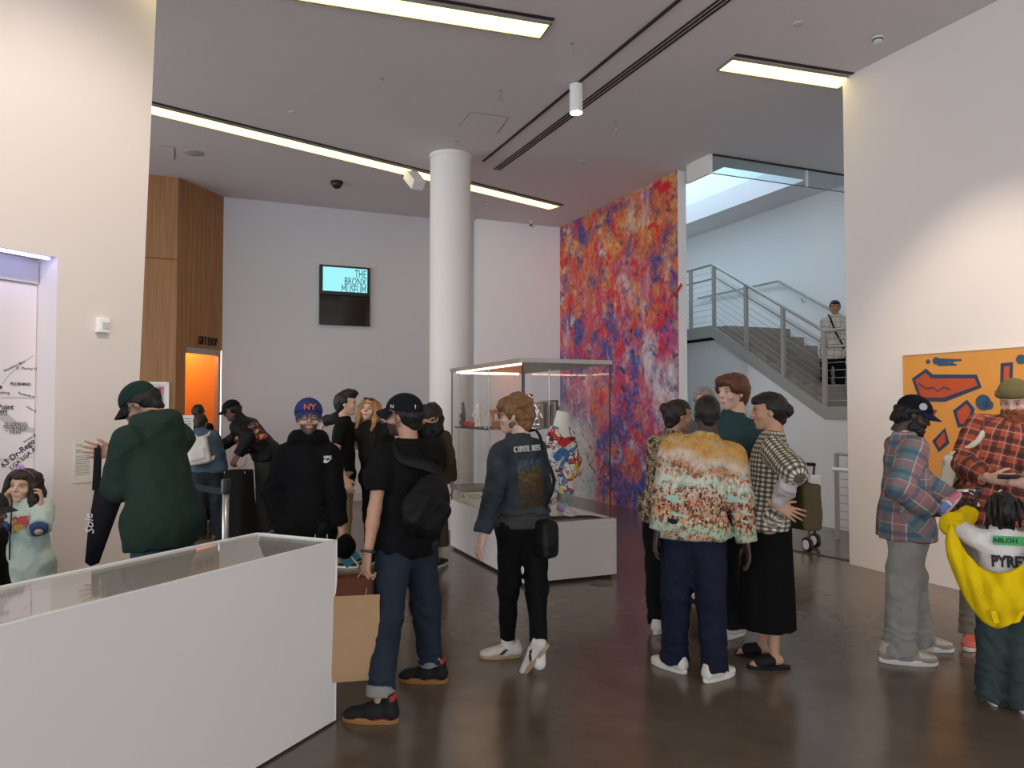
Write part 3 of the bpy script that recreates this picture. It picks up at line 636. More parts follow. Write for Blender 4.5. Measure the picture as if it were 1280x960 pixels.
# framed print on the wood front
a = hit(166, 478, A1, V1); b2 = hit(211, 514, A1, V1); base = Vector((a.x, a.y, 0)); w = (b2-a).dot(V1); zt_ = hit(205, 477.5, A1, V1).z; zb_ = zt_-.72
t = thing('framed_print', 'white framed abstract print in magenta and teal on the wood wall', 'picture', Vector((a.x, a.y, zb_)))
fr = B()
for q in ((0, w, zt_-.03, zt_), (0, w, zb_, zb_+.03), (0, .03, zb_, zt_), (w-.03, w, zb_, zt_)): fr.fr(base, V1, -D1, q[0], q[1], 0, .04, q[2], q[3])
fr.out('frame', M_edge, t)
def print_mat():
    m, N, L, b = newmat('abstract_print'); tc = N.new('ShaderNodeTexCoord'); n = N.new('ShaderNodeTexNoise'); n.inputs['Scale'].default_value = 5; n.inputs['Detail'].default_value = 6; L.new(tc.outputs['Object'], n.inputs['Vector'])
    r = ramp(N, [(.36, (.48, .05, .22)), (.46, (.70, .40, .52)), (.52, (.66, .72, .74)), (.6, (.18, .45, .52)), (.66, (.70, .72, .70))]); L.new(n.outputs[0], r.inputs[0]); L.new(r.outputs[0], b.inputs['Base Color']); return m
B().fr(base, V1, -D1, .07, w-.07, .014, .02, zb_+.07, zt_-.07).out('print', print_mat(), t); B().fr(base, V1, -D1, .03, w-.03, .005, .013, zb_+.03, zt_-.03).out('mat_board', mat('paper', (.86, .84, .80), .7), t)
# wall outlet low on the back wall
a = BK(304, 611); t = thing('wall_vent', 'small grey vent grille low on the back wall', 'vent', a); base = Vector((a.x, a.y, 0))
B().fr(base, V1, -D1, -.12, .12, 0, .02, a.z-.12, a.z+.1).out('frame', M_alum, t)
for k in range(6): B().fr(base, V1, -D1, -.1, .1, .02, .028, a.z-.1+.033*k, a.z-.085+.033*k).out('slat', mat('vent_dark', (.12, .11, .1), .6), t)
struct(B().fr((BW.x, BW.y), V1, -D1, .05, 6.4, .001, .015, 0, .14).out('baseboard_back', mat('baseboard', (.55, .5, .45), .6)))
# ---------------------------------------------------------------- low cable rail in front of the stair wall
R0 = SB-V1*.62-D1*1.75
lr = thing('floor_cable_rail', 'low steel cable railing with a white handrail in front of the stair wall', 'railing', R0+D1*.3)
for t_ in (1.0, -1.6): B().fr(R0, V1, D1, -.02, .02, t_-.02, t_+.02, 0, 1.07).out('post', M_rail, lr)
B().tube([R0+D1*1.0+UP*1.07, R0-D1*1.6+UP*1.07], .02, 8).out('top_rail', M_rail, lr)
B().tube([R0+D1*1.0+UP*.88-V1*.06, R0-D1*1.6+UP*.88-V1*.06], .026, 10).out('handrail', M_edge, lr)
for k in range(9): B().tube([R0+D1*1.0+UP*(.06+.1*k), R0-D1*1.6+UP*(.06+.1*k)], .0045, 5).out('cable', M_steel, lr)
fs_ = atz(980, 686, 0); fe_ = atz(1062, 701, 0); dj = (fe_-fs_).normalized(); nj = Vector((-dj.y, dj.x, 0))
struct(B().fr(fs_, dj, nj, -1.4, (fe_-fs_).length+.4, -.035, .035, .0005, .006).out('trim_3', mat('floor_joint', (.05, .045, .04), .6)))
# ================================================================ DISTANCE FIELD TOOLKIT (people, cloth, soft things)
def smin(a, b, k):
    if k <= 0: return np.minimum(a, b)
    h = np.clip(.5+.5*(b-a)/k, 0, 1); return b*(1-h)+a*h-k*h*(1-h)
def A(v): return np.array(v, dtype=np.float32)
def nrm(v): v = np.asarray(v, dtype=np.float64); return v/(np.linalg.norm(v)+1e-12)
class SDF:
    def __init__(s): s.p = []; s.cuts = []; s.dc = []
    def cone(s, a, b, ra, rb, k=.03, flat=None, clip=None, sub=False):
        s.p.append(('c', A(a), A(b), ra, rb, k, flat, (clip or [])+s.dc or None, sub)); return s
    def ell(s, c, r, R=None, k=.03, clip=None, sub=False):
        R = np.eye(3) if R is None else np.asarray(R); s.p.append(('e', A(c), A(r), A(R), None, k, None, (clip or [])+s.dc or None, sub)); return s
    def chain(s, pts, rs, k=.02, flat=None):
        for i in range(len(pts)-1): s.cone(pts[i], pts[i+1], rs[i], rs[i+1], k, flat)
        return s
    def rbox(s, c, h, r, R=None, k=.01, clip=None, sub=False):
        R = np.eye(3) if R is None else np.asarray(R); s.p.append(('b', A(c), A(h), A(R), r, k, None, clip, sub)); return s
    def cut(s, pt, n): s.cuts.append((A(pt), A(nrm(n)))); return s
    def bounds(s, m):
        lo = np.full(3, 1e9); hi = -lo
        for q in s.p:
            if q[8]: continue
            l, h = s.bb(q); lo = np.minimum(lo, l); hi = np.maximum(hi, h)
        return lo-m, hi+m
    def bb(s, q):
        if q[0] == 'c': r = max(q[3], q[4]); return np.minimum(q[1], q[2])-r, np.maximum(q[1], q[2])+r
        if q[0] == 'e': r = float(q[2].max())
        else: r = float(np.linalg.norm(q[2]))+q[4]
        return q[1]-r, q[1]+r
    def ev(s, q, P):
        if q[0] == 'c':
            a, b, ra, rb, flat = q[1], q[2], q[3], q[4], q[6]; X = P-a; ba = b-a; sc = 1.
            if flat is not None:
                n, f = A(nrm(flat[0])), flat[1]; X = X+n*((X@n)*(1/f-1))[..., None]; ba = ba+n*(ba@n)*(1/f-1); sc = (1+f)/2
            t = np.clip((X@ba)/(ba@ba+1e-9), 0, 1); d = (np.linalg.norm(X-t[..., None]*ba, axis=-1)-(ra+(rb-ra)*t))*sc
        elif q[0] == 'e':
            X = (P-q[1])@q[3]; r = q[2]; k0 = np.linalg.norm(X/r, axis=-1); k1 = np.linalg.norm(X/(r*r), axis=-1)+1e-9; d = k0*(k0-1)/k1
        else:
            X = np.abs((P-q[1])@q[3])-q[2]; d = np.linalg.norm(np.maximum(X, 0), axis=-1)+np.minimum(X.max(axis=-1), 0)-q[4]
        if q[7] is not None:
            for pt, n in q[7]: d = np.maximum(d, (P-A(pt))@A(nrm(n)))
        return d
    def mesh(s, h, disp=None, relax=1):
        m = 3*h+.02; lo, hi = s.bounds(m); n = np.ceil((hi-lo)/h).astype(int)+1
        ax = [(lo[i]+h*np.arange(n[i])).astype(np.float32) for i in range(3)]
        F = np.full(n, .2, np.float32)
        for q in s.p:
            l, u = s.bb(q); mm = m+q[5]
            i0 = np.maximum(np.floor((l-mm-lo)/h).astype(int), 0); i1 = np.minimum(np.ceil((u+mm-lo)/h).astype(int)+1, n)
            if (i1 <= i0).any(): continue
            sl = tuple(slice(a, b) for a, b in zip(i0, i1))
            P = np.stack(np.meshgrid(*[ax[i][sl[i]] for i in range(3)], indexing='ij'), -1)
            d = s.ev(q, P).astype(np.float32)
            if q[8]: F[sl] = -smin(-F[sl], d, q[5])
            else: F[sl] = smin(F[sl], d, q[5])
        if s.cuts or disp is not None:
            P = np.stack(np.meshgrid(*ax, indexing='ij'), -1)
            if disp is not None:
                near = np.abs(F) < .06; F[near] += disp(P[near]).astype(np.float32)
            for pt, nn in s.cuts: F = np.maximum(F, ((P-pt)@nn).astype(np.float32))
        F[0] = F[-1] = .1; F[:, 0] = F[:, -1] = .1; F[:, :, 0] = F[:, :, -1] = .1
        return nets(F, lo, h, relax)
CRN = np.array([(i, j, k) for i in (0, 1) for j in (0, 1) for k in (0, 1)])
EDG = [(a, b) for a in range(8) for b in range(a+1, 8) if np.abs(CRN[a]-CRN[b]).sum() == 1]
def nets(F, lo, h, relax=1):
    S_ = F < 0; c = np.zeros(tuple(np.array(F.shape)-1), np.int8)
    for i, j, k in CRN: c += S_[i:S_.shape[0]-1+i, j:S_.shape[1]-1+j, k:S_.shape[2]-1+k]
    I = np.argwhere((c > 0) & (c < 8)); n = len(I)
    vals = np.stack([F[I[:, 0]+i, I[:, 1]+j, I[:, 2]+k] for i, j, k in CRN], 1)
    acc = np.zeros((n, 3)); cnt = np.zeros(n)
    for a, b in EDG:
        va, vb = vals[:, a], vals[:, b]; m = (va < 0) != (vb < 0); t = np.where(m, va/np.where(m, va-vb, 1), 0)
        acc += np.where(m[:, None], CRN[a]+t[:, None]*(CRN[b]-CRN[a]), 0); cnt += m
    V = I+acc/cnt[:, None]; idx = np.full(c.shape, -1, np.int32); idx[I[:, 0], I[:, 1], I[:, 2]] = np.arange(n)
    faces = []
    for axx in range(3):
        u, w = [(1, 2), (2, 0), (0, 1)][axx]
        a = [slice(None)]*3; b = [slice(None)]*3; a[axx] = slice(0, -1); b[axx] = slice(1, None)
        s0, s1 = S_[tuple(a)], S_[tuple(b)]; E = np.argwhere(s0 != s1); fl = s0[E[:, 0], E[:, 1], E[:, 2]]
        ok = (E[:, u] > 0) & (E[:, w] > 0) & (E[:, u] < F.shape[u]-1) & (E[:, w] < F.shape[w]-1); E, fl = E[ok], fl[ok]
        def cell(du, dw): q = E.copy(); q[:, u] += du; q[:, w] += dw; return idx[q[:, 0], q[:, 1], q[:, 2]]
        Q = np.stack([cell(-1, -1), cell(0, -1), cell(0, 0), cell(-1, 0)], 1); Q[~fl] = Q[~fl][:, ::-1]; faces.append(Q)
    Q = np.concatenate(faces); Q = Q[(Q >= 0).all(1)]
    for _ in range(relax):
        s_ = np.zeros_like(V); k_ = np.zeros(len(V))
        for i in range(4):
            np.add.at(s_, Q[:, i], V[Q[:, (i+1) % 4]]); np.add.at(k_, Q[:, i], 1)
        V = V*.5+.5*s_/np.maximum(k_, 1)[:, None]
    return lo+V*h, Q
def folds(amp, f=1.0, seed=0, axis=None):
    r = np.random.RandomState(seed); W = [(nrm(r.randn(3)*A([1, 1, .75]))*f*k, r.rand()*6.3, (18/k)**.7) for k in (18, 27, 40, 60, 85)]
    def g(P):
        d = 0
        for w, ph, a in W: d = d+(1-np.abs(np.sin(.5*(P@A(w)+ph+1.6*np.sin(P@A(w[[1, 2, 0]])*.6)))))*a
        return amp*(.30-d*.72)
    return g
def soft(name, sdf, h, m, parent, disp=None, attrs=None, relax=1):
    V, Q = sdf.mesh(h, disp, relax); at = {k: f(V) for k, f in (attrs or {}).items()}
    return mobj(name, V, Q, m, parent, True, at)
# ================================================================ PEOPLE
# ---- head template in head coordinates (x right, y forward, z up)
def head_sdf():
    s = SDF(); s.ell((0, -.015, .035), (.073, .094, .082), k=.0); s.ell((0, .024, -.035), (.055, .064, .068), k=.035)
    s.ell((0, .062, -.086), (.024, .024, .020), k=.03); s.cone((-.03, .066, .034), (.03, .066, .034), .019, .019, k=.02)
    s.cone((0, .086, .024), (0, .108, -.012), .007, .0115, k=.012); s.cone((-.013, .093, -.016), (.013, .093, -.016), .008, .008, k=.008)
    for x in (-1, 1):
        s.ell((x*.032, .083, .012), (.016, .012, .010), k=.012, sub=True)
        s.ell((x*.031, .070, .010), (.0125, .0125, .0115), k=.002)
        s.ell((x*.045, .058, -.022), (.022, .022, .018), k=.02)
        s.ell((x*.074, -.012, .0), (.009, .019, .031), R=np.array([[1, 0, 0], [0, .95, -.3], [0, .3, .95]]), k=.006)
    s.cone((-.018, .083, -.048), (.018, .083, -.048), .0085, .0085, k=.008); s.cone((-.016, .084, -.0565), (.016, .084, -.0565), .008, .008, k=.006)
    s.cone((0, -.025, -.04), (0, -.035, -.15), .052, .054, k=.02)
    s.cut((0, 0, -.145), (0, 0, -1)); return s
HEADV, HEADQ = head_sdf().mesh(.0056, relax=1)
def head_cols(skin, lip, brow, beard=None, stubble=0, smile=0):
    V = HEADV; c = np.tile(A(skin), (len(V), 1)); x, y, z = np.abs(V[:, 0]), V[:, 1], V[:, 2]
    def blend(m, col): c[:] = c*(1-m[:, None])+A(col)*m[:, None]
    blush = np.exp(-(((x-.04)/.018)**2+((z+.02)/.018)**2))*(y > .03)*.35; blend(blush, np.array(skin)*A([1.08, .82, .8]))
    if beard is not None:
        m = np.clip((-.030-z)/.01, 0, 1)*np.clip((y-.0)/.02, 0, 1)*(1-np.exp(-((x/.019)**4+((z+.053)/.008)**4)))
        m = np.maximum(m, np.exp(-((z+.036)/.006)**2)*(x < .03)*(y > .07)*.9); m = np.maximum(m, np.clip((.03-z)/.02, 0, 1)*np.exp(-((y-.005)/.018)**2)*(x > .05)*.8*(z > -.06))
        blend(m*stubble*(z > -.115), beard)
    m = np.exp(-((x/.022)**4+((z+.0525)/(.009))**4))*(y > .07); blend(m*.8, lip)
    if smile: m = np.exp(-((x/.02)**4+((z+.054)/.0055)**4))*(y > .07); blend(m, (.5, .42, .38) if smile == 1 else (.16, .03, .03))
    m = np.exp(-(((x-.033)/.018)**4+((z-.036-.1*(x-.02)*0)/.0055)**2))*(y > .055); blend(m*.85, brow)
    m = np.exp(-(((x-.031)/.0125)**4+((z-.011)/.0065)**4))*(y > .06); blend(m, (.38, .36, .34))
    m = np.exp(-(((x-.031)/.0062)**2+((z-.0115)/.0065)**2))*(y > .06); blend(m*.95, (.02, .012, .01))
    m = np.exp(-(((x-.031)/.014)**4+((z-.0185)/.0035)**2))*(y > .055); blend(m*.7, np.array(brow)*.6)
    return c
# ---- hand template: z distal, x thumb side, y palm normal (palm faces +y)
def hand_mesh(curl, spread=.0, thumb=.5, h=.0048):
    s = SDF()
    for i, x in enumerate((.028, .010, -.009, -.026)): s.cone((x*.55, 0, .0), (x, 0, .085-(.008 if i == 3 else 0)), .017, .0125, k=.012, flat=((0, 1, 0), .72))
    s.cone((.012, .006, .02), (.026, .008, .05), .016, .012, k=.015)
    L_ = (.042, .047, .044, .034)
    for i, x in enumerate((.029, .010, -.009, -.027)):
        p = np.array([x, 0, .085-(.010 if i == 3 else 0)]); ang = curl*.45; d = 0
        for j in range(3):
            l = L_[i]*(1, .62, .5)[j]; q = p+l*np.array([(1.5-i)*.05+spread*(1.5-i)*.3, math.sin(ang), math.cos(ang)])
            s.cone(p, q, .0098-.0012*j, .0092-.0014*j, k=.003); p = q; ang += curl*(1.0, .8, .6)[j]
    p = np.array([.026, .006, .028]); ang = thumb
    for j, l in enumerate((.034, .028, .022)):
        q = p+l*nrm([math.sin(.75-.2*j), math.sin(ang)*.9, math.cos(.75-.2*j)]); s.cone(p, q, .0125-.0015*j, .011-.0015*j, k=.006); p = q; ang += .25*thumb
    s.cone((0, 0, -.045), (0, 0, .03), .025, .024, k=.012, flat=((0, 1, 0), .75))
    return s.mesh(h, relax=1)
HANDS = {k: hand_mesh(*v) for k, v in dict(relax=(.38, .1, .45), grip=(1.15, 0, .9), flat=(.08, .35, .2), hold=(.75, .05, .8)).items()}
# ---- shoe template: y forward, origin under the ankle
def shoe_meshes(kind):
    s = SDF(); hi = kind == 'high'
    s.cone((0, -.025, .05), (0, .06, .05), .037, .040, k=.0); s.cone((0, .06, .048), (.004, .155, .036), .041, .034, k=.03); s.ell((0, .165, .032), (.042, .05, .03), k=.02)
    s.cone((0, -.02, .055), (0, -.012, .125 if hi else .092), .036, .038, k=.02); s.cone((0, .03, .08), (0, .09, .062), .026, .024, k=.02)
    s.cut((0, 0, .02), (0, 0, -1)); s.cut((0, 0, .128 if hi else .10), (0, .25, 1)); up = s.mesh(.0068)
    return up
SHOEUP = {k: shoe_meshes(k) for k in ('low', 'high')}
def sole_geo():
    o = []
    for i in range(28):
        a = 2*math.pi*i/28; y = .077+.137*math.sin(a); w = .041*(1+.10*math.sin(a)) if math.sin(a) > 0 else .036*(1+.1*math.sin(a)); x = math.copysign(abs(math.cos(a))**.75, math.cos(a))*w; o.append((x, y))
    return o
SOLE = sole_geo()
SKIN = dict(light=(.60, .36, .25), fair=(.66, .41, .31), tan=(.46, .25, .155), olive=(.40, .225, .145), brown=(.155, .075, .042), dark=(.055, .030, .020), asian=(.56, .36, .25))
LIP = dict(light=(.50, .19, .15), fair=(.55, .17, .15), tan=(.36, .14, .11), olive=(.33, .13, .11), brown=(.15, .06, .045), dark=(.07, .03, .025), asian=(.52, .22, .18))
M_skin = vcolmat('skin', .5, .4); M_vcloth = vcolmat('painted_cloth', .75, .3, .12)
def cloth(name, c, r=.85, var=.12, bump=.45): return mat(name, c, r, bump=bump, bscale=34, var=var, vscale=9, spec=.15)
def hairmat(name, c):
    if name in MATS: return MATS[name]
    m, N, L, b = newmat(name); tc = N.new('ShaderNodeTexCoord'); mp = N.new('ShaderNodeMapping'); mp.inputs['Scale'].default_value = (1, 1, .22); L.new(tc.outputs['Object'], mp.inputs[0])
    n = N.new('ShaderNodeTexNoise'); n.inputs['Scale'].default_value = 110; n.inputs['Detail'].default_value = 3; n.inputs['Distortion'].default_value = 1.2; L.new(mp.outputs[0], n.inputs['Vector'])
    r = ramp(N, [(.3, tuple(k*.45 for k in c)), (.7, tuple(min(1, k*1.5) for k in c))]); L.new(n.outputs[0], r.inputs[0]); L.new(r.outputs[0], b.inputs['Base Color']); b.inputs['Roughness'].default_value = .5
    bp = N.new('ShaderNodeBump'); bp.inputs['Strength'].default_value = .6; bp.inputs['Distance'].default_value = .006; L.new(n.outputs[0], bp.inputs['Height']); L.new(bp.outputs[0], b.inputs['Normal'])
    b.inputs['Specular IOR Level'].default_value = .35; MATS[name] = m; return m
def ik(a, t, l1, l2, pole):
    a, t = np.asarray(a, float), np.asarray(t, float); d = t-a; L_ = np.linalg.norm(d)
    if L_ > (l1+l2)*.995: d = d/L_; return a+d*l1, a+d*(l1+l2)*.998
    u = d/L_; x = (l1*l1-l2*l2+L_*L_)/(2*L_); y = math.sqrt(max(l1*l1-x*x, 0)); p = np.asarray(pole, float); p = p-u*(p@u); p = nrm(p); return a+u*x+p*y, t
class Person:
    def __init__(s, label, feet=None, root=None, top=None, az=180, H=1.75, zg=0, leanF=0, head=(0, 0, 0), skin='light', fem=0, armL=None, armR=None, bulk=1.0, fit=True, hips=0, group=None, res=1.0, poleL=None, poleR=None, step=0, child=False, shw=1.0):
        s.label, s.skin, s.fem, s.bulk, s.res = label, skin, fem, bulk, res
        a = math.radians(az); s.f = np.array([math.sin(a), math.cos(a), 0]); s.r = np.array([math.cos(a), -math.sin(a), 0]); s.u = np.array([0, 0, 1.])
        if feet is not None:
            fl, fr = [np.array(atz(p[0], p[1], zg)) for p in feet]; root = (fl+fr)/2
        else:
            root = np.array(atY(root[0], 600, root[1])); root[2] = zg
            w = .10*H/1.75; fl, fr = root-s.r*w+s.f*step/2, root+s.r*w-s.f*step/2
        s.root = root; s.zg = zg; sh = np.zeros(3)
        for it in range(7 if (fit and top) else 1):
            k = H/1.75; hd = 1.16 if child else 1.0; s.k = k; s.hk = k*hd if not child else max(.86, k*1.3)
            pel = root+s.u*.93*k+s.f*hips; up = nrm(s.u+s.f*math.tan(math.radians(leanF))+sh); s.up = up
            rt = nrm(s.r-up*(s.r@up)); fw = np.cross(up, rt); s.rt, s.fw = rt, fw
            nb = pel+up*.545*k
            yaw, pit, rol = [math.radians(x) for x in head]
            hf = s.f*math.cos(yaw)+s.r*math.sin(yaw); hr = np.cross(hf, s.u); hf2 = hf*math.cos(pit)-s.u*math.sin(pit); hu = np.cross(hr, hf2); hr2 = hr*math.cos(rol)+hu*math.sin(rol); hu = np.cross(hr2, hf2)
            s.hm = np.stack([hr2, hf2, hu], 1)   # columns right, forward, up
            hc = nb+(up*.6+hu*.4)*.15*k+hf2*.025*k; s.hc = hc
            tp = hc+hu*.118*s.hk
            if not (fit and top): break
            px, py = proj(tp); Y = tp[1]; sh = sh+np.array([(top[0]-px)*Y/FPX/(.75*k), 0, 0]); H *= 1+((py-top[1])*Y/FPX)/(tp[2]-zg)
        s.pel, s.nb, s.H = pel, nb, H
        hw = (.088+.012*fem)*k; s.hip = [pel-rt*hw-s.u*.02*k, pel+rt*hw-s.u*.02*k]
        sw = (.163-.018*fem)*k*(.5+.5*bulk)*shw; sc_ = pel+up*.462*k; s.sh = [sc_-rt*sw, sc_+rt*sw]
        s.foot = [fl, fr]; s.ank = [np.array([*(p[:2]-s.f[:2]*0), zg+.085*k]) for p in s.foot]; s.knee = []
        for i in (0, 1):
            L0 = np.linalg.norm(s.hip[i]-s.ank[i]); lk = L0*1.004/2 if L0 > .76*k else .43*k
            kn, an = ik(s.hip[i], s.ank[i], lk, lk, s.f+s.r*(.12 if i else -.12)); s.knee.append(kn)
        s.elb, s.wri, s.hdir = [], [], []
        for i, (arm, pole) in enumerate(((armL, poleL), (armR, poleR))):
            sd = 1 if i else -1
            if arm is None: t = s.sh[i]-s.u*.50*k+s.f*.05*k+s.r*sd*.07*k
            elif len(arm) == 3: t = np.array(atY(arm[0], arm[1], s.sh[i][1]+arm[2]))
            else: raise ValueError
            pv = -s.f*.8+s.r*sd*.45-s.u*.5 if pole is None else s.r*pole[0]*sd+s.f*pole[1]+s.u*pole[2]
            e, w = ik(s.sh[i], t, .285*k, .25*k, pv); s.elb.append(e); s.wri.append(w); s.hdir.append(nrm(w-e))
        s.o = thing('person', label, 'person', tuple(root), group)
        s.parts = {}
        tpx = proj(tp); print('%-46s H=%.2f Y=%.2f top=(%.0f,%.0f)' % (label[:46], H, root[1], *tpx))
    # ------------------------------------------------------------ body
    def body(s, beard=None, stubble=0, brow=(.03, .02, .015), hands=('relax', 'relax'), thumb=(None, None), hdirs=(None, None), smile=0, barefoot=False, neck=1.0):
        k, b = s.k, s.bulk; sk = SKIN[s.skin]; q = SDF(); up, fw = s.up, s.fw
        q.cone(s.hip[0], s.hip[1], .088*k*b, .088*k*b, .04*k); q.cone(s.pel, s.pel+up*.16*k, .118*k*b, .108*k*b, .04*k, (fw, .70))
        q.cone(s.pel+up*.16*k, s.pel+up*.36*k, .108*k*b, .125*k*b, .04*k, (fw, .62)); q.cone(s.sh[0]*.75+s.sh[1]*.25-up*.025*k, s.sh[1]*.75+s.sh[0]*.25-up*.025*k, .052*k, .052*k, .03*k)
        for i in (0, 1): q.cone(s.nb-up*.02*k, s.sh[i], .042*k, .038*k, .03*k)
        q.cone(s.nb-up*.03*k, s.hc-s.hm[:, 2]*.09*s.hk-s.hm[:, 1]*.03*s.hk, .054*s.hk*neck, .05*s.hk*neck, .04*k)
        for i in (0, 1):
            q.cone(s.sh[i], s.elb[i], .044*k*b, .036*k*b, .03*k); q.cone(s.elb[i], s.elb[i]*.7+s.wri[i]*.3, .036*k*b, .036*k*b, .02*k); q.cone(s.elb[i]*.7+s.wri[i]*.3, s.wri[i], .036*k*b, .025*k, .02*k)
            q.cone(s.hip[i], s.knee[i], .080*k*b, .054*k, .04*k); q.cone(s.knee[i], s.knee[i]*.6+s.ank[i]*.4-s.f*.012*k, .047*k, .046*k*(1-.1*s.fem), .02*k); q.cone(s.knee[i]*.6+s.ank[i]*.4-s.f*.012*k, s.ank[i], .046*k*(1-.1*s.fem), .031*k, .02*k)
            fd = s.fdir(i)
            if not getattr(s, 'nofoot', {}).get(i): q.cone(s.ank[i]-s.u*.03*k-fd*.03*k, s.foot[i]+fd*.13*k+s.u*.03*k, .032*k, .022*k, .02*k, (s.u, .9))
            if barefoot:
                side = np.cross(fd, s.u)
                for j in range(5): p = s.foot[i]+fd*(.12-.006*j*j*.4)*k+side*(.026-.013*j)*k*(1 if i == 0 else -1)+s.u*.016*k; q.cone(p-fd*.03*k, p+fd*.035*k, .012*k, .010*k, .004)
        V, Q = q.mesh(.0125*max(1, s.res)); V = [V]; F = [Q]; C = [np.tile(A(sk), (len(V[0]), 1))]; n = len(V[0])
        hv = (HEADV*s.hk)@s.hm.T+s.hc; V.append(hv); F.append(HEADQ+n); C.append(head_cols(sk, LIP[s.skin], brow, beard, stubble, smile)); n += len(hv)
        s.hand = []
        for i in (0, 1):
            hv, hq = HANDS[hands[i]]; z = nrm(hdirs[i]) if hdirs[i] is not None else s.hdir[i]
            th = thumb[i] if thumb[i] is not None else s.f
            x = nrm(np.asarray(th)-z*(np.asarray(th)@z)); y = np.cross(z, x); w = hv.copy()
            if i == 1: y = -y   # right hand: palm faces inward
            M3 = np.stack([x, y, z], 1)
            if np.linalg.det(M3) < 0: hq = hq[:, ::-1]
            p = (w*s.hk*(.93 if s.fem else 1.0))@M3.T+s.wri[i]; V.append(p); F.append(hq+n); C.append(np.tile(A(sk)*.97, (len(p), 1))); n += len(p); s.hand.append((s.wri[i], M3))
        V, F, C = np.concatenate(V), np.concatenate(F), np.concatenate(C)
        s.bodyo = mobj('body', V, F, M_skin, s.o, True, {'col': C}); return s
    def fdir(s, i): return nrm(s.f+s.r*(.18 if i else -.18)) if not hasattr(s, 'fd') or s.fd[i] is None else nrm(s.fd[i])
    # ------------------------------------------------------------ clothes
    def torso_prims(s, q, e, hem, loose=0, k0=.035, A_=0, belly=0):
        k, b, up, fw = s.k, s.bulk, s.up, s.fw
        q.cone(s.hip[0]+s.u*.0, s.hip[1], .092*k*b+e+A_, .092*k*b+e+A_, k0*k); q.cone(s.pel-s.u*.0, s.pel+up*.16*k, .13*k*b+e+loose, .12*k*b+e+loose, k0*k, (fw, .74+belly))
        q.cone(s.pel+up*.16*k, s.pel+up*.36*k, .116*k*b+e+loose, .136*k*b+e*.8, k0*k, (fw, .68+belly))
        q.cone(s.sh[0]*.75+s.sh[1]*.25-up*.025*k, s.sh[1]*.75+s.sh[0]*.25-up*.025*k, .062*k+e*.6, .062*k+e*.6, .045*k)
        for i in (0, 1): q.cone(s.nb-up*.025*k, s.sh[i]+up*.004*k, .045*k+e*.3, .040*k+e*.5, .03*k)
    def st_attr(s, segs):
        def g(V):
            best = np.full(len(V), 1e9); out = np.zeros((len(V), 3))
            for a, b, R, ref, off in segs:
                a, b = np.asarray(a), np.asarray(b); d = b-a; L_ = np.linalg.norm(d); d = d/L_; X = V-a; t = X@d; tc = np.clip(t, 0, L_)
                ds = np.linalg.norm(X-tc[:, None]*d, axis=1)-R; m = ds < best; best[m] = ds[m]
                ref = nrm(np.asarray(ref)-d*(np.asarray(ref)@d)); w = np.cross(d, ref); th = np.arctan2(X@w, X@ref)
                o = np.stack([th*R*1.05, t, np.full(len(V), off)], 1); out[m] = o[m]
            return out
        return g
    def segs(s):
        k = s.k; S_ = [(s.pel, s.nb, .13*k, s.fw, 0.)]
        for i in (0, 1): S_ += [(s.sh[i], s.elb[i], .055*k, s.f+s.r*(.8 if i else -.8), 1.+i), (s.elb[i], s.wri[i], .045*k, s.f+s.r*(.8 if i else -.8), 3.+i)]
        return S_
    def loc_attr(s):  # torso coordinates: x right, y up from pelvis, z forward
        def g(V): X = V-s.pel; return np.stack([X@s.rt, X@s.up, X@s.fw], 1)
        return g
    def shirt(s, m, e=.018, sleeve=1.9, hem=-.12, loose=.0, fold=.012, seed=1, neck=.035, name='shirt', cuff=0, pat=None, hood=None, collar=None, h=.0105, belly=0, flare=.0, slw=.0, vneck=0, attrs=None, openf=None):
        k = s.k; q = SDF(); up = s.up; q.dc = [(s.nb+up*(neck+(.05 if hood else .032 if collar else 0))*k, up), (s.pel+s.u*hem*k, -s.u)]; s.torso_prims(q, e, hem, loose, belly=belly)
        if hem < -.1: q.cone(s.pel, s.pel+s.u*hem*k, .135*s.bulk*k+e+loose, .135*s.bulk*k+e+loose+flare, .05*k, (s.f, .76))
        dc = q.dc; q.dc = []
        for i in (0, 1):
            d1, d2 = nrm(s.elb[i]-s.sh[i]), nrm(s.wri[i]-s.elb[i])
            if sleeve > 0:
                t1 = min(sleeve, 1.0); e1 = s.sh[i]+(s.elb[i]-s.sh[i])*t1
                q.cone(s.sh[i], e1 if sleeve < 1 else s.elb[i], .046*k*s.bulk+e*.6+slw*.8, .041*k*s.bulk+e*.6+slw, .025*k, clip=[(e1, d1)] if sleeve < 1 else None)
            if sleeve > 1:
                e2 = s.elb[i]+(s.wri[i]-s.elb[i])*(sleeve-1)
                q.cone(s.elb[i], e2, .041*k*s.bulk+e*.6+slw, .029*k+e*.6+slw*.8, .015*k, clip=[(e2, d2)])
        q.dc = dc; q.cone(s.nb-up*.04*k-s.fw*.006, s.nb+up*.03*k-s.fw*.004, .060*s.hk+e*.5, .057*s.hk+e*.3, .03*k)
        if collar:
            n = 10; pts = []
            for j in range(n+1):
                a = math.radians(-155+310*j/n)+math.pi; pts.append(s.nb+up*(.030+.012*math.cos(a-math.pi)*0)*k+up*.018*(1-math.cos(a))*0+(-s.fw*math.cos(a-math.pi)*1.0+s.rt*math.sin(a-math.pi))*(.062*s.hk)+s.fw*.004)
            q.chain(pts, [collar]*(n+1), .008, (up, 1.8))
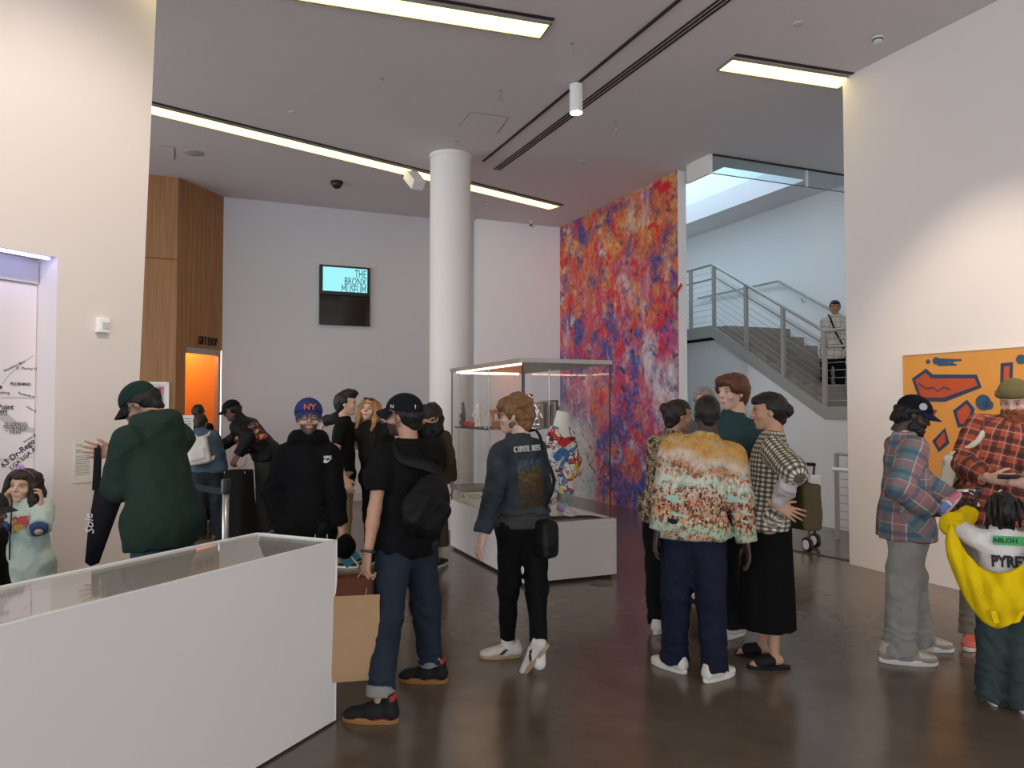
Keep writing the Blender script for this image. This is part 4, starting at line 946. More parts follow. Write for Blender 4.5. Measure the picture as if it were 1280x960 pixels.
        if hood:
            n = 12; pts = []; rs = []
            for j in range(n+1):
                a = math.radians(-160+320*j/n); bk = .5+.5*math.cos(a)
                pts.append(s.nb+(-s.fw*math.cos(a)*(.070+.035*bk)+s.rt*math.sin(a)*.085)*k+up*(.035-.03*bk)*k); rs.append((.024+.026*bk)*k*hood)
            q.chain(pts, rs, .03)
            q.ell(s.nb-s.fw*.10*k-up*.055*k, (.10*k*hood, .045*k*hood, .085*k*hood), np.stack([s.rt, s.fw, up], 1), .03)
        q.dc = []
        if vneck: q.cone(s.nb+s.fw*.10*k+up*.03*k, s.nb+s.fw*.16*k-up*vneck*k, .042*k, .004*k, .004, sub=True)
        if openf: q.cone(s.nb+s.fw*.13*k, s.pel+s.fw*.2*k-s.u*.3*k, openf, openf*1.5, .004, (s.fw, 1.6), sub=True)
        at = {'st': s.st_attr(s.segs())} if pat == 'seg' else ({'st': s.loc_attr()} if pat == 'loc' else {}); at.update(attrs or {})
        wr = folds(fold, 1/k, seed); els = s.elb
        def disp(P):
            d = wr(P)
            if sleeve > 1:
                for i in (0, 1):
                    D = np.linalg.norm(P-A(els[i]), axis=1); ax = A(nrm(s.wri[i]-s.elb[i])); d = d+np.exp(-(D/.09)**2)*.006*np.sin((P-A(els[i]))@ax*130+D*20); Dw = np.linalg.norm(P-A(s.wri[i]), axis=1); d = d+np.exp(-(Dw/.09)**2)*.004*np.sin((P-A(s.wri[i]))@ax*150)
            return d
        o = soft(name, q, h*s.res, m, s.o, disp, at); s.parts[name] = o
        return o
    def pants(s, m, e=.015, width=.0, hem=.06, fold=.010, seed=2, name='trousers', rise=.03, h=.0105, knee=0, pat=None, stack=.008):
        k = s.k; q = SDF(); b = s.bulk
        q.cone(s.hip[0]+s.u*.01, s.hip[1]+s.u*.01, .090*k*b+e, .090*k*b+e, .04*k); q.cone(s.pel-s.u*.02, s.pel+s.up*.14*k, .128*k*b+e, .118*k*b+e, .04*k, (s.fw, .74))
        for i in (0, 1):
            kn, an = s.knee[i], s.ank[i]; d = nrm(kn-an); en = an+d*(hem*k-.085*k) if hem*k > .085*k else an-s.u*(.085-hem)*k
            q.cone(s.hip[i], kn, .085*k*b+e, .062*k+e+width*.6, .045*k); q.cone(kn, en, .060*k+e+width*.6, .046*k+e+width, .03*k, clip=[(en, en-kn)])
        q.cut(s.pel+s.up*rise*k, s.up); wr = folds(fold, 1/k, seed)
        def disp(P):
            d = wr(P)
            for i in (0, 1):
                D = np.linalg.norm((P-A(s.ank[i]))*A([1, 1, .6]), axis=1); d = d+np.exp(-(D/.15)**2)*stack*.8*np.sin(P[:, 2]*95+P[:, 0]*45+P[:, 1]*30+2.5*np.sin(P[:, 0]*33+i)+2*np.sin(P[:, 2]*31))
                D = np.linalg.norm(P-A(s.knee[i]), axis=1); d = d+np.exp(-(D/.13)**2)*.005*np.sin(P[:, 2]*60+P[:, 0]*55+2*np.sin(P[:, 1]*40))
            return d
        at = {'st': s.st_attr([(s.knee[i], s.ank[i], .07, s.f, 0.) for i in (0, 1)]+[(s.hip[i], s.knee[i], .09, s.f, 0.) for i in (0, 1)])} if pat else None
        o = soft(name, q, h*s.res, m, s.o, disp, at); s.parts[name] = o; return o
    def skirt(s, m, hem=.3, top=.17, rt=.13, rb=.26, fold=.02, name='skirt', h=.011, seed=5):
        k = s.k; q = SDF(); zb = s.root+s.u*hem*k; zb = zb+(s.pel-s.root)*np.array([1, 1, 0])
        q.cone(s.pel+s.up*top*k, s.pel-s.u*.05*k, rt*k, .165*k*s.bulk, .05, (s.f, .75)); q.cone(s.pel-s.u*.05*k, zb, .165*k*s.bulk, rb*k, .05, (s.f, .85)); q.cut(zb, -s.u); q.cut(s.pel+s.up*(top)*k, s.up)
        c0 = s.pel
        def disp(P):
            X = P-A(c0); th = np.arctan2(X@A(s.r), X@A(s.f)); w = np.clip(-X[:, 2]/.5, 0, 1); return fold*w*(np.sin(th*7+X[:, 2]*3)+.6*np.sin(th*13+1+X[:, 2]*5))*.5
        o = soft(name, q, h*s.res, m, s.o, disp); s.parts[name] = o; return o
    def shoes(s, col, sole=(.8, .78, .72), kind='low', scale=1.0, solecol2=None, lace=None, tilt=(0, 0), name='shoe', zoff=(0, 0), soleh=.03):
        for i in (0, 1):
            fd = s.fdir(i); k = s.k*scale*1.03; t = math.radians(tilt[i]); y = fd*math.cos(t)-s.u*math.sin(t); z = fd*math.sin(t)+s.u*math.cos(t); x = np.cross(y, z); M3 = np.stack([x, y, z], 1); org = s.foot[i]-fd*.035*k+s.u*zoff[i]
            V, Q = SHOEUP[kind]; c = col(V) if callable(col) else np.tile(A(col), (len(V), 1))
            o = mobj(name, (V*k)@M3.T+org, Q, M_vcloth, s.o, True, {'col': c})
            n = len(SOLE); vs = []
            for zz, g in ((0, .93), (.004, 1.0), (soleh*.7, 1.02), (soleh, .97)): vs += [(px*g, .077+(py-.077)*g, zz) for px, py in SOLE]
            fs = [tuple(range(n-1, -1, -1)), tuple(range(3*n, 4*n))]+[(r_*n+j, r_*n+(j+1) % n, (r_+1)*n+(j+1) % n, (r_+1)*n+j) for r_ in range(3) for j in range(n)]
            mobj('sole', (np.array(vs)*k)@M3.T+org, fs, mat('sole_%.2f_%.2f_%.2f' % sole, sole, .6), o)
            if lace is not None:
                lb = B()
                for j in range(4):
                    yy = .045+.02*j; zz = .098-.008*j; lb.tube([Vector(M3@(np.array([xx, yy, zz-abs(xx)*.35])*k)+org) for xx in (-.022, 0, .022)], .0035, 5)
                lb.out('laces', mat('lace_%.2f' % lace[0], lace, .8), o)
    # ------------------------------------------------------------ head things (head coordinates)
    def hp(s, p): return s.hm@(np.asarray(p)*s.hk)+s.hc
    def hsoft(s, name, q, m, h=.0075, disp=None):
        V, Q = q.mesh(h, disp, 1); at = {}; o = mobj(name, (V*s.hk)@s.hm.T+s.hc, Q, m, s.o, True, at); s.parts[name] = o; return o
    def hair(s, m, style='short', vol=.012, seed=3, h=.0075, curl=.004, cap=False, ln=1.0):
        q = SDF(); v = vol
        q.ell((0, -.017, .037), (.074+v, .095+v, .083+v), k=0)
        q.cone((0, -.07, .0), (0, -.068, -.055 if style != 'buzz' else -.04), .05+v*.6, .042, .03)
        # clear the face
        q.rbox((0, .095, -.046), (.2, .07, .104), .012, k=.012, sub=True)
        for x in (-1, 1): q.ell((x*.09, .012, -.035), (.05, .048, .06), k=.01, sub=True)
        if style == 'quiff': q.ell((0, .055, .115), (.062, .05, .026), k=.03); q.ell((0, .02, .12), (.065, .06, .03), k=.03)
        if style == 'bowl':
            q.ell((0, .05, .085), (.078, .058, .040), k=.02)
            for x in (-1, 1): q.ell((x*.075, .02, .045), (.022, .055, .045), k=.02)
        if style == 'bun': q.ell((0, -.128, .055), (.038, .034, .038), k=.012)
        if style == 'lowbun': q.ell((0, -.125, .0), (.042, .036, .04), k=.012); q.ell((0, .06, .085), (.06, .03, .02), k=.02)
        if style in ('long', 'longback'):
            for x in (-1, -.33, .33, 1): q.chain([(x*.06, -.05, .06), (x*.082, -.065, -.05), (x*.085, -.085, -.17*ln), (x*.065, -.095, (-.30 if style == 'longback' else -.25)*ln)], [.04, .042, .038, .018], .03)
            q.ell((0, .05, .09), (.064, .036, .022), k=.02)
            if style == 'long':
                for x in (-1, 1): q.chain([(x*.07, .04, .075), (x*.088, .03, .0), (x*.092, .03, -.09), (x*.085, .045, -.2)], [.018, .022, .028, .014], .02)
        if style == 'tousled':
            r = np.random.RandomState(seed)
            for j in range(34):
                d = nrm(r.randn(3)*A([1, 1, .8])+A([0, -.3, .5])); p = A([0, -.02, .035])+d*A([.085, .105, .093]); 
                if p[1] > .05 and p[2] < .06: continue
                t = nrm(np.cross(d, r.randn(3)))*.03; q.chain([p-t, p+d*.008, p+t], [.010, .017, .008], .012)
            q.cone((0, -.09, .02), (0, -.085, -.07), .045, .03, .03); q.ell((.0, .06, .1), (.06, .035, .02), k=.02)
        if style == 'buzz': pass
        if cap: q.cut((0, 0, .05), (0, -.2, 1))
        wr = folds(curl*2.2, 3.2, seed)
        return s.hsoft('hair', q, m, h, wr)
    def cap(s, m, mb=None, brim=True, back=False, tilt=0, h=.0075, snap=True, logo=None, flat=.0):
        q = SDF(); e = .016; q.ell((0, -.012, .045), (.076+e, .098+e, .088+e-.008), k=0)
        q.cut((0, .0, .036), (0, .2, -1)); q.ell((0, -.012, .128), (.01, .01, .008), k=.004)
        o = s.hsoft('cap', q, m, h)
        if brim:
            sg = -1 if back else 1; vs = []; n = 14; M_ = 6
            for zz in (0, .006):
                for j in range(M_+1):
                    for i in range(n+1):
                        a = math.radians(-72+144*i/n); rr = 1+.0*j; t = j/M_
                        x0, y0 = .088*math.sin(a), -.012+.108*math.cos(a); ext = .072*math.cos(a*.95)**.55
                        x = x0*(1+.02*t); y = y0+ext*t; z = .042+.014*(y0/.1)-(x*x)*(5.5-flat)*(.5+.5*t)-.02*t+zz; vs.append(s.hp((x, sg*y if back else y, z)))
            fs = []; W = (n+1); T = W*(M_+1)
            for j in range(M_):
                for i in range(n): k_ = j*W+i; fs.append((k_, k_+W, k_+W+1, k_+1)); fs.append((T+k_, T+k_+1, T+k_+W+1, T+k_+W))
            rim = [i for i in range(W)]+[j*W+n for j in range(1, M_+1)]+[M_*W+i for i in range(n-1, -1, -1)]+[j*W for j in range(M_-1, 0, -1)]
            for a_, b_ in zip(rim, rim[1:]+rim[:1]): fs.append((a_, b_, T+b_, T+a_))
            mobj('brim', vs, fs, mb or m, o, True)
        return o
    def glasses(s, m, dark=False):
        g = B(); c = []
        for x in (-1, 1):
            pts = [s.hp((x*.033+.024*math.cos(t), .094-.12*abs(.024*math.cos(t))*0-.010*(x*math.cos(t) > 0)*abs(math.cos(t)), .012+.018*math.sin(t))) for t in [2*math.pi*i/16 for i in range(17)]]; g.tube([Vector(p) for p in pts], .0022*s.hk, 5, caps=False)
            g.tube([Vector(s.hp((x*.057, .086, .016))), Vector(s.hp((x*.078, .06, .018))), Vector(s.hp((x*.082, -.01, .016)))], .002*s.hk, 5)
        g.tube([Vector(s.hp((-.01, .096, .017))), Vector(s.hp((.01, .096, .017)))], .0022, 5)
        o = g.out('glasses', m, s.o, smooth=True)
        for x in (-1, 1):
            b2 = B(); b2.lathe(Vector(s.hp((x*.033, .092, .012))), [(.0225*s.hk, 0), (.0225*s.hk, .001)], 14, axis=Vector(s.hm[:, 1])); b2.out('lens', mat('dark_lens', (.01, .01, .01), .1) if dark else glass_mat('spectacle_glass', (.93, .94, .95), 1.2), o)
    def beard(s, m, long=0.02, h=.007):
        q = SDF(); q.ell((0, .034, -.072), (.061, .063, .05+long*.6), k=0); q.ell((0, .066, -.10-long*.6), (.040, .036, .04+long), k=.03)
        for x in (-1, 1): q.cone((x*.062, .005, -.01), (x*.045, .045, -.065), .011, .02, .02)
        q.cone((-.022, .090, -.037), (.022, .090, -.037), .0095, .0095, .006)
        q.ell((0, .1, -.053), (.02, .03, .008), k=.006, sub=True); q.rbox((0, .1, .06), (.1, .1, .07), .01, k=.01, sub=True)
        return s.hsoft('beard', q, m, h, folds(.012, 3.5, 4))

def surf(o, px, py, off=.006):   # point just in front of a cloth surface on the view ray through a pixel
    V = np.array([v.co for v in o.data.vertices])+np.array(parent_loc(o.parent)); r = np.array(ray(px, py)); d = np.hypot(V[:, 0]/V[:, 1]-r[0]/r[1], (V[:, 2]-CAMZ)/V[:, 1]-r[2]/r[1]); j = np.argsort(d)[:24]
    return atY(px, py, V[j, 1].min()-off)
# ================================================================ CLOTH PATTERNS
def fr_(N, L, sock, per, w, off=0.):
    a = N.new('ShaderNodeMath'); a.operation = 'MULTIPLY_ADD'; a.inputs[1].default_value = 1/per; a.inputs[2].default_value = 50+off; L.new(sock, a.inputs[0])
    b = N.new('ShaderNodeMath'); b.operation = 'FRACT'; L.new(a.outputs[0], b.inputs[0]); c = N.new('ShaderNodeMath'); c.operation = 'LESS_THAN'; c.inputs[1].default_value = w; L.new(b.outputs[0], c.inputs[0]); return c.outputs[0]
def mixc(N, L, f, a, b, t='MIX', fac=None):
    k = N.new('ShaderNodeMix'); k.data_type = 'RGBA'; k.blend_type = t
    if fac is not None:
        mm = N.new('ShaderNodeMath'); mm.operation = 'MULTIPLY'; mm.inputs[1].default_value = fac; L.new(f, mm.inputs[0]); f = mm.outputs[0]
    L.new(f, k.inputs[0])
    for i, v in ((6, a), (7, b)):
        if isinstance(v, tuple): k.inputs[i].default_value = (*v, 1)
        else: L.new(v, k.inputs[i])
    return k.outputs[2]
def plaid(base, bands):
    def g(N, L, vec):
        sp = N.new('ShaderNodeSeparateXYZ'); L.new(vec, sp.inputs[0]); c = base
        n = N.new('ShaderNodeTexNoise'); n.inputs['Scale'].default_value = 6; L.new(vec, n.inputs['Vector']); c = mixc(N, L, n.outputs[0], tuple(k*.8 for k in base), tuple(min(1, k*1.25) for k in base))
        for ax, per, w, off, col, fac in bands: c = mixc(N, L, fr_(N, L, sp.outputs[ax], per, w, off), c, col, fac=fac)
        return c
    return g
def noisecol(scale, stops, st=(1, 1, 1), det=5, dist=.6, interp='LINEAR'):
    def g(N, L, vec):
        mp = N.new('ShaderNodeMapping'); mp.inputs['Scale'].default_value = st; L.new(vec, mp.inputs[0]); n = N.new('ShaderNodeTexNoise'); n.inputs['Scale'].default_value = scale; n.inputs['Detail'].default_value = det; n.inputs['Distortion'].default_value = dist
        L.new(mp.outputs[0], n.inputs['Vector']); r = ramp(N, stops, interp); L.new(n.outputs[0], r.inputs[0]); return r.outputs[0]
    return g
def sweater(N, L, vec):   # painterly crowd scene: ochre sky, pale clouds, dark and rust figures, mint water
    sp = N.new('ShaderNodeSeparateXYZ'); L.new(vec, sp.inputs[0])
    w = N.new('ShaderNodeTexNoise'); w.inputs['Scale'].default_value = 5; w.inputs['Detail'].default_value = 3; L.new(vec, w.inputs['Vector'])
    y = N.new('ShaderNodeMath'); y.operation = 'MULTIPLY_ADD'; y.inputs[1].default_value = .26; L.new(w.outputs[0], y.inputs[0]); L.new(sp.outputs[1], y.inputs[2])
    mr = N.new('ShaderNodeMapRange'); mr.inputs[1].default_value = -.02; mr.inputs[2].default_value = .66; L.new(y.outputs[0], mr.inputs[0])
    r = ramp(N, [(0, (.30, .42, .30)), (.10, (.45, .30, .18)), (.22, (.34, .48, .34)), (.32, (.50, .28, .16)), (.46, (.50, .30, .20)), (.55, (.50, .60, .48)), (.63, (.62, .55, .42)), (.70, (.45, .20, .08)), (.80, (.60, .50, .40)), (.90, (.52, .26, .07)), (1, (.50, .27, .06))]); L.new(mr.outputs[0], r.inputs[0]); c = r.outputs[0]
    band = ramp(N, [(.05, (0,)*3), (.12, (1,)*3), (.2, (.3,)*3), (.27, (1,)*3), (.5, (1,)*3), (.58, (.2,)*3), (.66, (.9,)*3), (.75, (.5,)*3), (.84, (.1,)*3), (1, (.25,)*3)]); L.new(mr.outputs[0], band.inputs[0])
    for sc, sd, lo, hi, col in ((34, 1, .54, .58, (.09, .05, .035)), (40, 2.3, .56, .6, (.33, .08, .03)), (48, 4.1, .58, .63, (.02, .02, .02)), (30, 5.5, .6, .64, (.62, .45, .28)), (16, 7, .57, .62, (.36, .50, .40))):
        mp = N.new('ShaderNodeMapping'); mp.inputs['Location'].default_value = (sd, sd*2, sd); mp.inputs['Scale'].default_value = (1.3, .8, 1) if sd != 7 else (.5, 1.6, .5); L.new(vec, mp.inputs[0])
        n = N.new('ShaderNodeTexNoise'); n.inputs['Scale'].default_value = sc; n.inputs['Detail'].default_value = 2; L.new(mp.outputs[0], n.inputs['Vector']); k = N.new('ShaderNodeMapRange'); k.inputs[1].default_value = lo; k.inputs[2].default_value = hi; L.new(n.outputs[0], k.inputs[0])
        m = N.new('ShaderNodeMath'); m.operation = 'MULTIPLY'; L.new(k.outputs[0], m.inputs[0]); L.new(band.outputs[0], m.inputs[1]); c = mixc(N, L, m.outputs[0], c, col)
    return c
PBLUE = attrmat('faded_plaid', plaid((.13, .18, .20), [(0, .145, .36, .1, (.36, .15, .15), .75), (1, .145, .36, .2, (.34, .16, .16), .6), (0, .145, .04, .1, (.5, .46, .42), .8), (0, .145, .04, .74, (.5, .46, .42), .8), (1, .145, .04, .2, (.48, .42, .4), .7), (1, .145, .2, .7, (.05, .10, .16), .6)]))
PRED = attrmat('rust_plaid', plaid((.36, .07, .035), [(0, .085, .38, 0., (.035, .018, .02), .72), (1, .085, .38, .1, (.035, .018, .02), .72), (0, .085, .05, .17, (.42, .30, .24), .8), (1, .085, .05, .27, (.42, .30, .24), .8)]))
GING = attrmat('gingham', plaid((.64, .57, .44), [(0, .030, .5, 0., (.02, .018, .015), .72), (1, .030, .5, .1, (.02, .018, .015), .78)]))
WCHK = attrmat('windowpane_check', plaid((.66, .60, .52), [(0, .085, .07, 0., (.05, .04, .04), .9), (1, .085, .07, .1, (.05, .04, .04), .9)]))
SWTR = attrmat('painted_sweater', sweater)
FLOR = attrmat('floral_blouse', noisecol(26, [(.40, (.05, .035, .02)), (.48, (.42, .32, .20)), (.54, (.10, .07, .04)), (.60, (.55, .42, .26)), (.68, (.06, .04, .03))], interp='CONSTANT'))
OLIV = attrmat('olive_weave', noisecol(60, [(.4, (.035, .03, .018)), (.6, (.085, .07, .04))]))
DOTS = None
def dots(N, L, vec):
    v = N.new('ShaderNodeTexVoronoi'); v.inputs['Scale'].default_value = 17; v.inputs['Randomness'].default_value = .35; L.new(vec, v.inputs['Vector']); r = ramp(N, [(0, (.06, .03, .08)), (.24, (.06, .03, .08)), (.28, (.50, .42, .60))]); L.new(v.outputs[0], r.inputs[0]); return r.outputs[0]
DOTS = attrmat('dotted_leggings', dots)
BLK = cloth('black_cotton', (.0045, .0045, .005)); BLK2 = cloth('black_nylon', (.007, .007, .0075), .5); NAVY = cloth('navy_twill', (.010, .013, .028)); DENIM = cloth('dark_denim', (.020, .028, .042), var=.35); DEN2 = cloth('blue_denim', (.045, .075, .125), var=.35)
GDEN = cloth('grey_denim', (.27, .262, .24), var=.3); KHAK = cloth('khaki_twill', (.33, .225, .125)); GRNH = cloth('forest_fleece', (.022, .040, .030), .9, .1); TEAL = cloth('teal_shirt', (.030, .062, .064)); WHT = cloth('white_cotton', (.74, .71, .68)); YEL = cloth('yellow_fleece', (.80, .56, .005)); GRNP = cloth('slate_pants', (.040, .056, .056))
MINT = cloth('mint_cotton', (.46, .56, .50)); GREYP = cloth('charcoal_pants', (.035, .035, .033)); OLV = cloth('olive_canvas', (.145, .125, .055)); BLKW = cloth('black_skirt', (.004, .004, .0045), .95, bump=.4)
H_blk = hairmat('black_hair', (.010, .008, .007)); H_brn = hairmat('dark_brown_hair', (.022, .013, .009)); H_aub = hairmat('auburn_hair', (.105, .035, .016)); H_bln = hairmat('blonde_hair', (.42, .22, .08)); H_db = hairmat('tawny_hair', (.20, .095, .038)); H_gry = hairmat('grey_hair', (.26, .23, .20)); H_red = hairmat('ginger_beard', (.25, .075, .026))
def strap_(name, pts, w, m, parent, nv=None, flat=.25):
    P = []
    pts = [Vector(p) for p in pts]
    for i in range(len(pts)-1):   # catmull rom
        p0, p1, p2, p3 = pts[max(i-1, 0)], pts[i], pts[i+1], pts[min(i+2, len(pts)-1)]
        for t in (0, .25, .5, .75): P.append(.5*((2*p1)+(p2-p0)*t+(2*p0-5*p1+4*p2-p3)*t*t+(3*p1-p0-3*p2+p3)*t**3))
    P.append(pts[-1]); return B().tube(P, w, 8, flat=(nv, flat) if nv is not None else None).out(name, m, parent, smooth=True)
def accent(base, parts):
    def g(V):
        c = np.tile(A(base), (len(V), 1))
        for f, col in parts: c[f(V[:, 0], V[:, 1], V[:, 2])] = A(col)
        return c
    return g
# ================================================================ THE VISITORS
# --- man in black T-shirt, near the vitrine
p = Person('man in black T-shirt, dark jeans and black cap seen from behind beside the vitrine', feet=((474, 903), (538, 853)), top=(503, 496), az=318, head=(-28, 2, 0), skin='tan', armL=(459, 698, -.12), armR=(520, 660, .45), poleL=(.3, -.9, -.2), bulk=1.02)
p.fd = [p.f*.75-p.r*.65, p.f*.75-p.r*.65]
p.body(beard=(.015, .01, .008), stubble=.9, hands=('grip', 'relax')); p.hair(H_blk, 'buzz', .008, cap=True)
p.shirt(BLK, .026, .62, -.095, .024, .011, 11, neck=.02, name='t_shirt', slw=.008); p.pants(DENIM, .012, .012, .145, .010, 12)
q = SDF()
for i in (0, 1):
    d = nrm(p.knee[i]-p.ank[i]); q.cone(p.ank[i]+d*.035, p.ank[i]+d*.115, .076, .078, .0, clip=[(p.ank[i]+d*.045, -d), (p.ank[i]+d*.105, d)])
    soft('rolled_cuff', q, .009, cloth('denim_cuff', (.25, .25, .24)), p.o); q = SDF()
p.shoes(accent((.010, .010, .011), [(lambda x, y, z: (z < .032) & (y < .05) & (y > -.02), (.42, .035, .02)), (lambda x, y, z: (z > .115) & (y < -.025), (.40, .04, .03))]), sole=(.30, .14, .04), kind='high', scale=1.08, lace=(.012, .012, .012))
cp = p.cap(cloth('black_cap', (.008, .009, .014)), None)
text('cap_logo', 'NY', .034, p.hp((-.030, -.108, .055)), p.hm[:, 0], p.hm[:, 2], WHT, cp, 'CENTER', .002)
q_ = p.hp((-.088, .02, .062)); text('cap_badge', 'N', .03, q_, -p.hm[:, 1], p.hm[:, 2], WHT, cp, 'CENTER', .002)
B().tube([Vector(p.wri[0]+p.hdir[0]*-.02+.036*(np.cos(t)*nrm(np.cross(p.hdir[0], p.f))+np.sin(t)*nrm(np.cross(p.hdir[0], np.cross(p.hdir[0], p.f))))) for t in np.linspace(0, 2*np.pi, 13)], .008, 6).out('wrist_watch', mat('watch_black', (.02, .02, .02), .4), p.o, smooth=True)
# sling bag
c = np.array(atY(533, 632, p.pel[1]-.17)); R3 = np.stack([p.rt, p.fw, p.up], 1); ca, sa = math.cos(.55), math.sin(.55); R3 = R3@np.array([[ca, 0, sa], [0, 1, 0], [-sa, 0, ca]])
bg_ = thing('sling_bag', 'black nylon sling bag on the back of the man in black T-shirt', 'bag', tuple(c-p.u*.2))
q = SDF(); q.ell(c, (.13, .075, .17), R3, 0); q.rbox(c-R3[:, 1]*.05-R3[:, 2]*.05, (.075, .02, .065), .03, R3, .02); soft('bag_body', q, .009, BLK2, bg_, folds(.012, 1, 3))
s0 = np.array(p.sh[0]); k = p.k
strap_('strap', [c+R3[:, 2]*.14, c+R3[:, 2]*.22-p.rt*.03+p.fw*.03, s0+p.rt*.07*k-p.fw*.085*k+p.u*.0, s0+p.rt*.07*k-p.fw*.02+p.u*.075*k, s0+p.rt*.07*k+p.fw*.09*k-p.u*.02, p.pel+p.up*.26*k+p.fw*.135*k, p.pel+p.up*.16*k+p.rt*.15*k+p.fw*.06, c+R3[:, 0]*.1-R3[:, 2]*.08], .032, BLK2, bg_, p.fw, .3)
B().tube([Vector(c-R3[:, 1]*.082+R3[:, 0]*x-R3[:, 2]*.0) for x in (-.07, 0, .07)], .003, 5).out('zipper', mat('zip_grey', (.2, .2, .2), .4, .8), bg_)
# paper bag in his hand
hw_ = p.wri[0]+p.hdir[0]*.09; cb = np.array(atY(444, 795, hw_[1]+.02)); zt_ = np.array(atY(444, 741, cb[1]))[2]; zb_ = np.array(atY(444, 846, cb[1]))[2]
bx = thing('paper_bag', 'brown paper shopping bag with thin twine handles beside the vitrine end', 'bag', (cb[0], cb[1], zb_)); ux, uy = Vector((.98, .2, 0)).normalized(), Vector((-.2, .98, 0)).normalized()
def pbag(x, y, z): return Vector((cb[0], cb[1], 0))+ux*x+uy*y+UP*z
m_ = mat('kraft_paper', (.40, .245, .125), .8, var=.1, vscale=5); rows = []
for zz, wx, wy in ((zb_, .125, .065), (zb_+.04, .13, .07), ((zb_+zt_)/2, .128, .064), (zt_-.05, .126, .06), (zt_, .128, .058)): rows.append([pbag(x*wx, y*wy, zz) for x, y in ((-1, -1), (0, -1), (1, -1), (1, 0), (1, 1), (0, 1), (-1, 1), (-1, 0))])
vs = [v for r in rows for v in r]; fs = [(i*8+j, i*8+(j+1) % 8, (i+1)*8+(j+1) % 8, (i+1)*8+j) for i in range(4) for j in range(8)]+[tuple(range(7, -1, -1))]
mobj('bag_body', vs, fs, m_, bx); 
for y in (-.05, .05): strap_('handle', [pbag(-.05, y, zt_-.02), Vector(hw_)+ux*-.02, Vector(hw_)+ux*.02, pbag(.05, y, zt_-.02)], .003, m_, bx)
q = SDF(); q.rbox(pbag(-.01, 0, zt_+.03), (.08, .03, .045), .015, np.stack([ux, uy, UP], 1)); tag(soft('folded_sweater', q, .012, cloth('rust_knit', (.10, .035, .02)), None, folds(.01, 1.5, 9)), 'dark rust knit garment sticking out of the paper bag', 'garment')
# --- woman in denim jacket
p = Person('woman with tousled blonde hair in a painted denim jacket walking past the showcase', feet=((634, 822), (674, 842)), top=(640, 498), az=322, head=(-38, 6, 0), skin='fair', fem=1, armL=(603, 668, -.1), armR=(665, 640, .25), poleL=(.4, -.6, -.2), bulk=.98)
p.fd = [p.f*.5-p.r*.8, p.f*.85-p.r*.5]; p.nofoot = {1: 1}
def jk(N, L, vec):
    sp = N.new('ShaderNodeSeparateXYZ'); L.new(vec, sp.inputs[0]); n = N.new('ShaderNodeTexNoise'); n.inputs['Scale'].default_value = 7; n.inputs['Detail'].default_value = 6; L.new(vec, n.inputs['Vector'])
    base = ramp(N, [(.35, (.014, .020, .028)), (.7, (.042, .052, .062))]); L.new(n.outputs[0], base.inputs[0]); c = base.outputs[0]
    a = N.new('ShaderNodeMath'); a.operation = 'MULTIPLY_ADD'; a.inputs[1].default_value = .12; L.new(n.outputs[0], a.inputs[0]); L.new(sp.outputs[1], a.inputs[2])
    mr = N.new('ShaderNodeMapRange'); mr.inputs[1].default_value = .10; mr.inputs[2].default_value = .50; L.new(a.outputs[0], mr.inputs[0])
    n3 = N.new('ShaderNodeTexNoise'); n3.inputs['Scale'].default_value = 38; n3.inputs['Detail'].default_value = 5; L.new(vec, n3.inputs['Vector'])
    art = ramp(N, [(0, (.035, .02, .012)), (.25, (.10, .065, .035)), (.55, (.16, .10, .045)), (.72, (.20, .15, .07)), (.8, (.10, .16, .17)), (.92, (.06, .16, .24))]); L.new(mr.outputs[0], art.inputs[0])
    artc = mixc(N, L, n3.outputs[0], art.outputs[0], (.02, .015, .01), 'MULTIPLY', 1.2)
    def inr(s_, lo, hi):
        x = N.new('ShaderNodeMath'); x.operation = 'COMPARE'; x.inputs[1].default_value = (lo+hi)/2; x.inputs[2].default_value = (hi-lo)/2; L.new(s_, x.inputs[0]); return x.outputs[0]
    def mul(a_, b_): x = N.new('ShaderNodeMath'); x.operation = 'MULTIPLY'; L.new(a_, x.inputs[0]); L.new(b_, x.inputs[1]); return x.outputs[0]
    m = mul(mul(inr(sp.outputs[0], -.095, .125), inr(sp.outputs[1], .10, .405)), inr(sp.outputs[2], -.5, -.02)); return mixc(N, L, m, c, artc)
JK = attrmat('painted_denim', jk)
p.body(hands=('relax', 'relax')); p.hair(H_db, 'tousled', .016, 5)
p.pants(BLK, .008, -.004, .14, .006, 21, stack=.003); p.shirt(cloth('grey_knit', (.045, .045, .045)), .018, .3, -.02, .006, .008, 22, neck=.02, name='undershirt')
p.shirt(JK, .034, 1.93, .075, .01, .014, 23, neck=-.01, name='denim_jacket', collar=.013, pat='loc')
bk = surf(p.parts['denim_jacket'], 659, 561, .0)
text('jacket_lettering', 'C UNTIL  BEES', .054, bk, p.rt, p.up, mat('white_paint', (.62, .6, .58), .7), p.o, 'CENTER', .007, sx=.62)
p.shoes(accent((.62, .58, .52), [(lambda x, y, z: (np.abs(x) > .02) & (np.abs(y-.06-(z-.05)*-1.2) < .014) & (z > .03) & (z < .075), (.02, .02, .02))]), sole=(.36, .25, .15), lace=(.6, .58, .55), tilt=(0, 52), zoff=(0, .13))
for i in (0, 1): soft('sock', SDF().cone(p.ank[i]-p.u*.02, p.ank[i]+nrm(p.knee[i]-p.ank[i])*.055, .042, .042, 0), .009, WHT, p.o)
hc_ = p.hp((-.078, -.005, -.055)); B().tube([Vector(hc_+np.array(p.hm[:, 1])*.028*math.cos(t)+np.array(p.hm[:, 2])*.028*math.sin(t)) for t in np.linspace(0, 2*np.pi, 15)], .0025, 5).out('hoop_earring', M_steel, p.o, smooth=True)
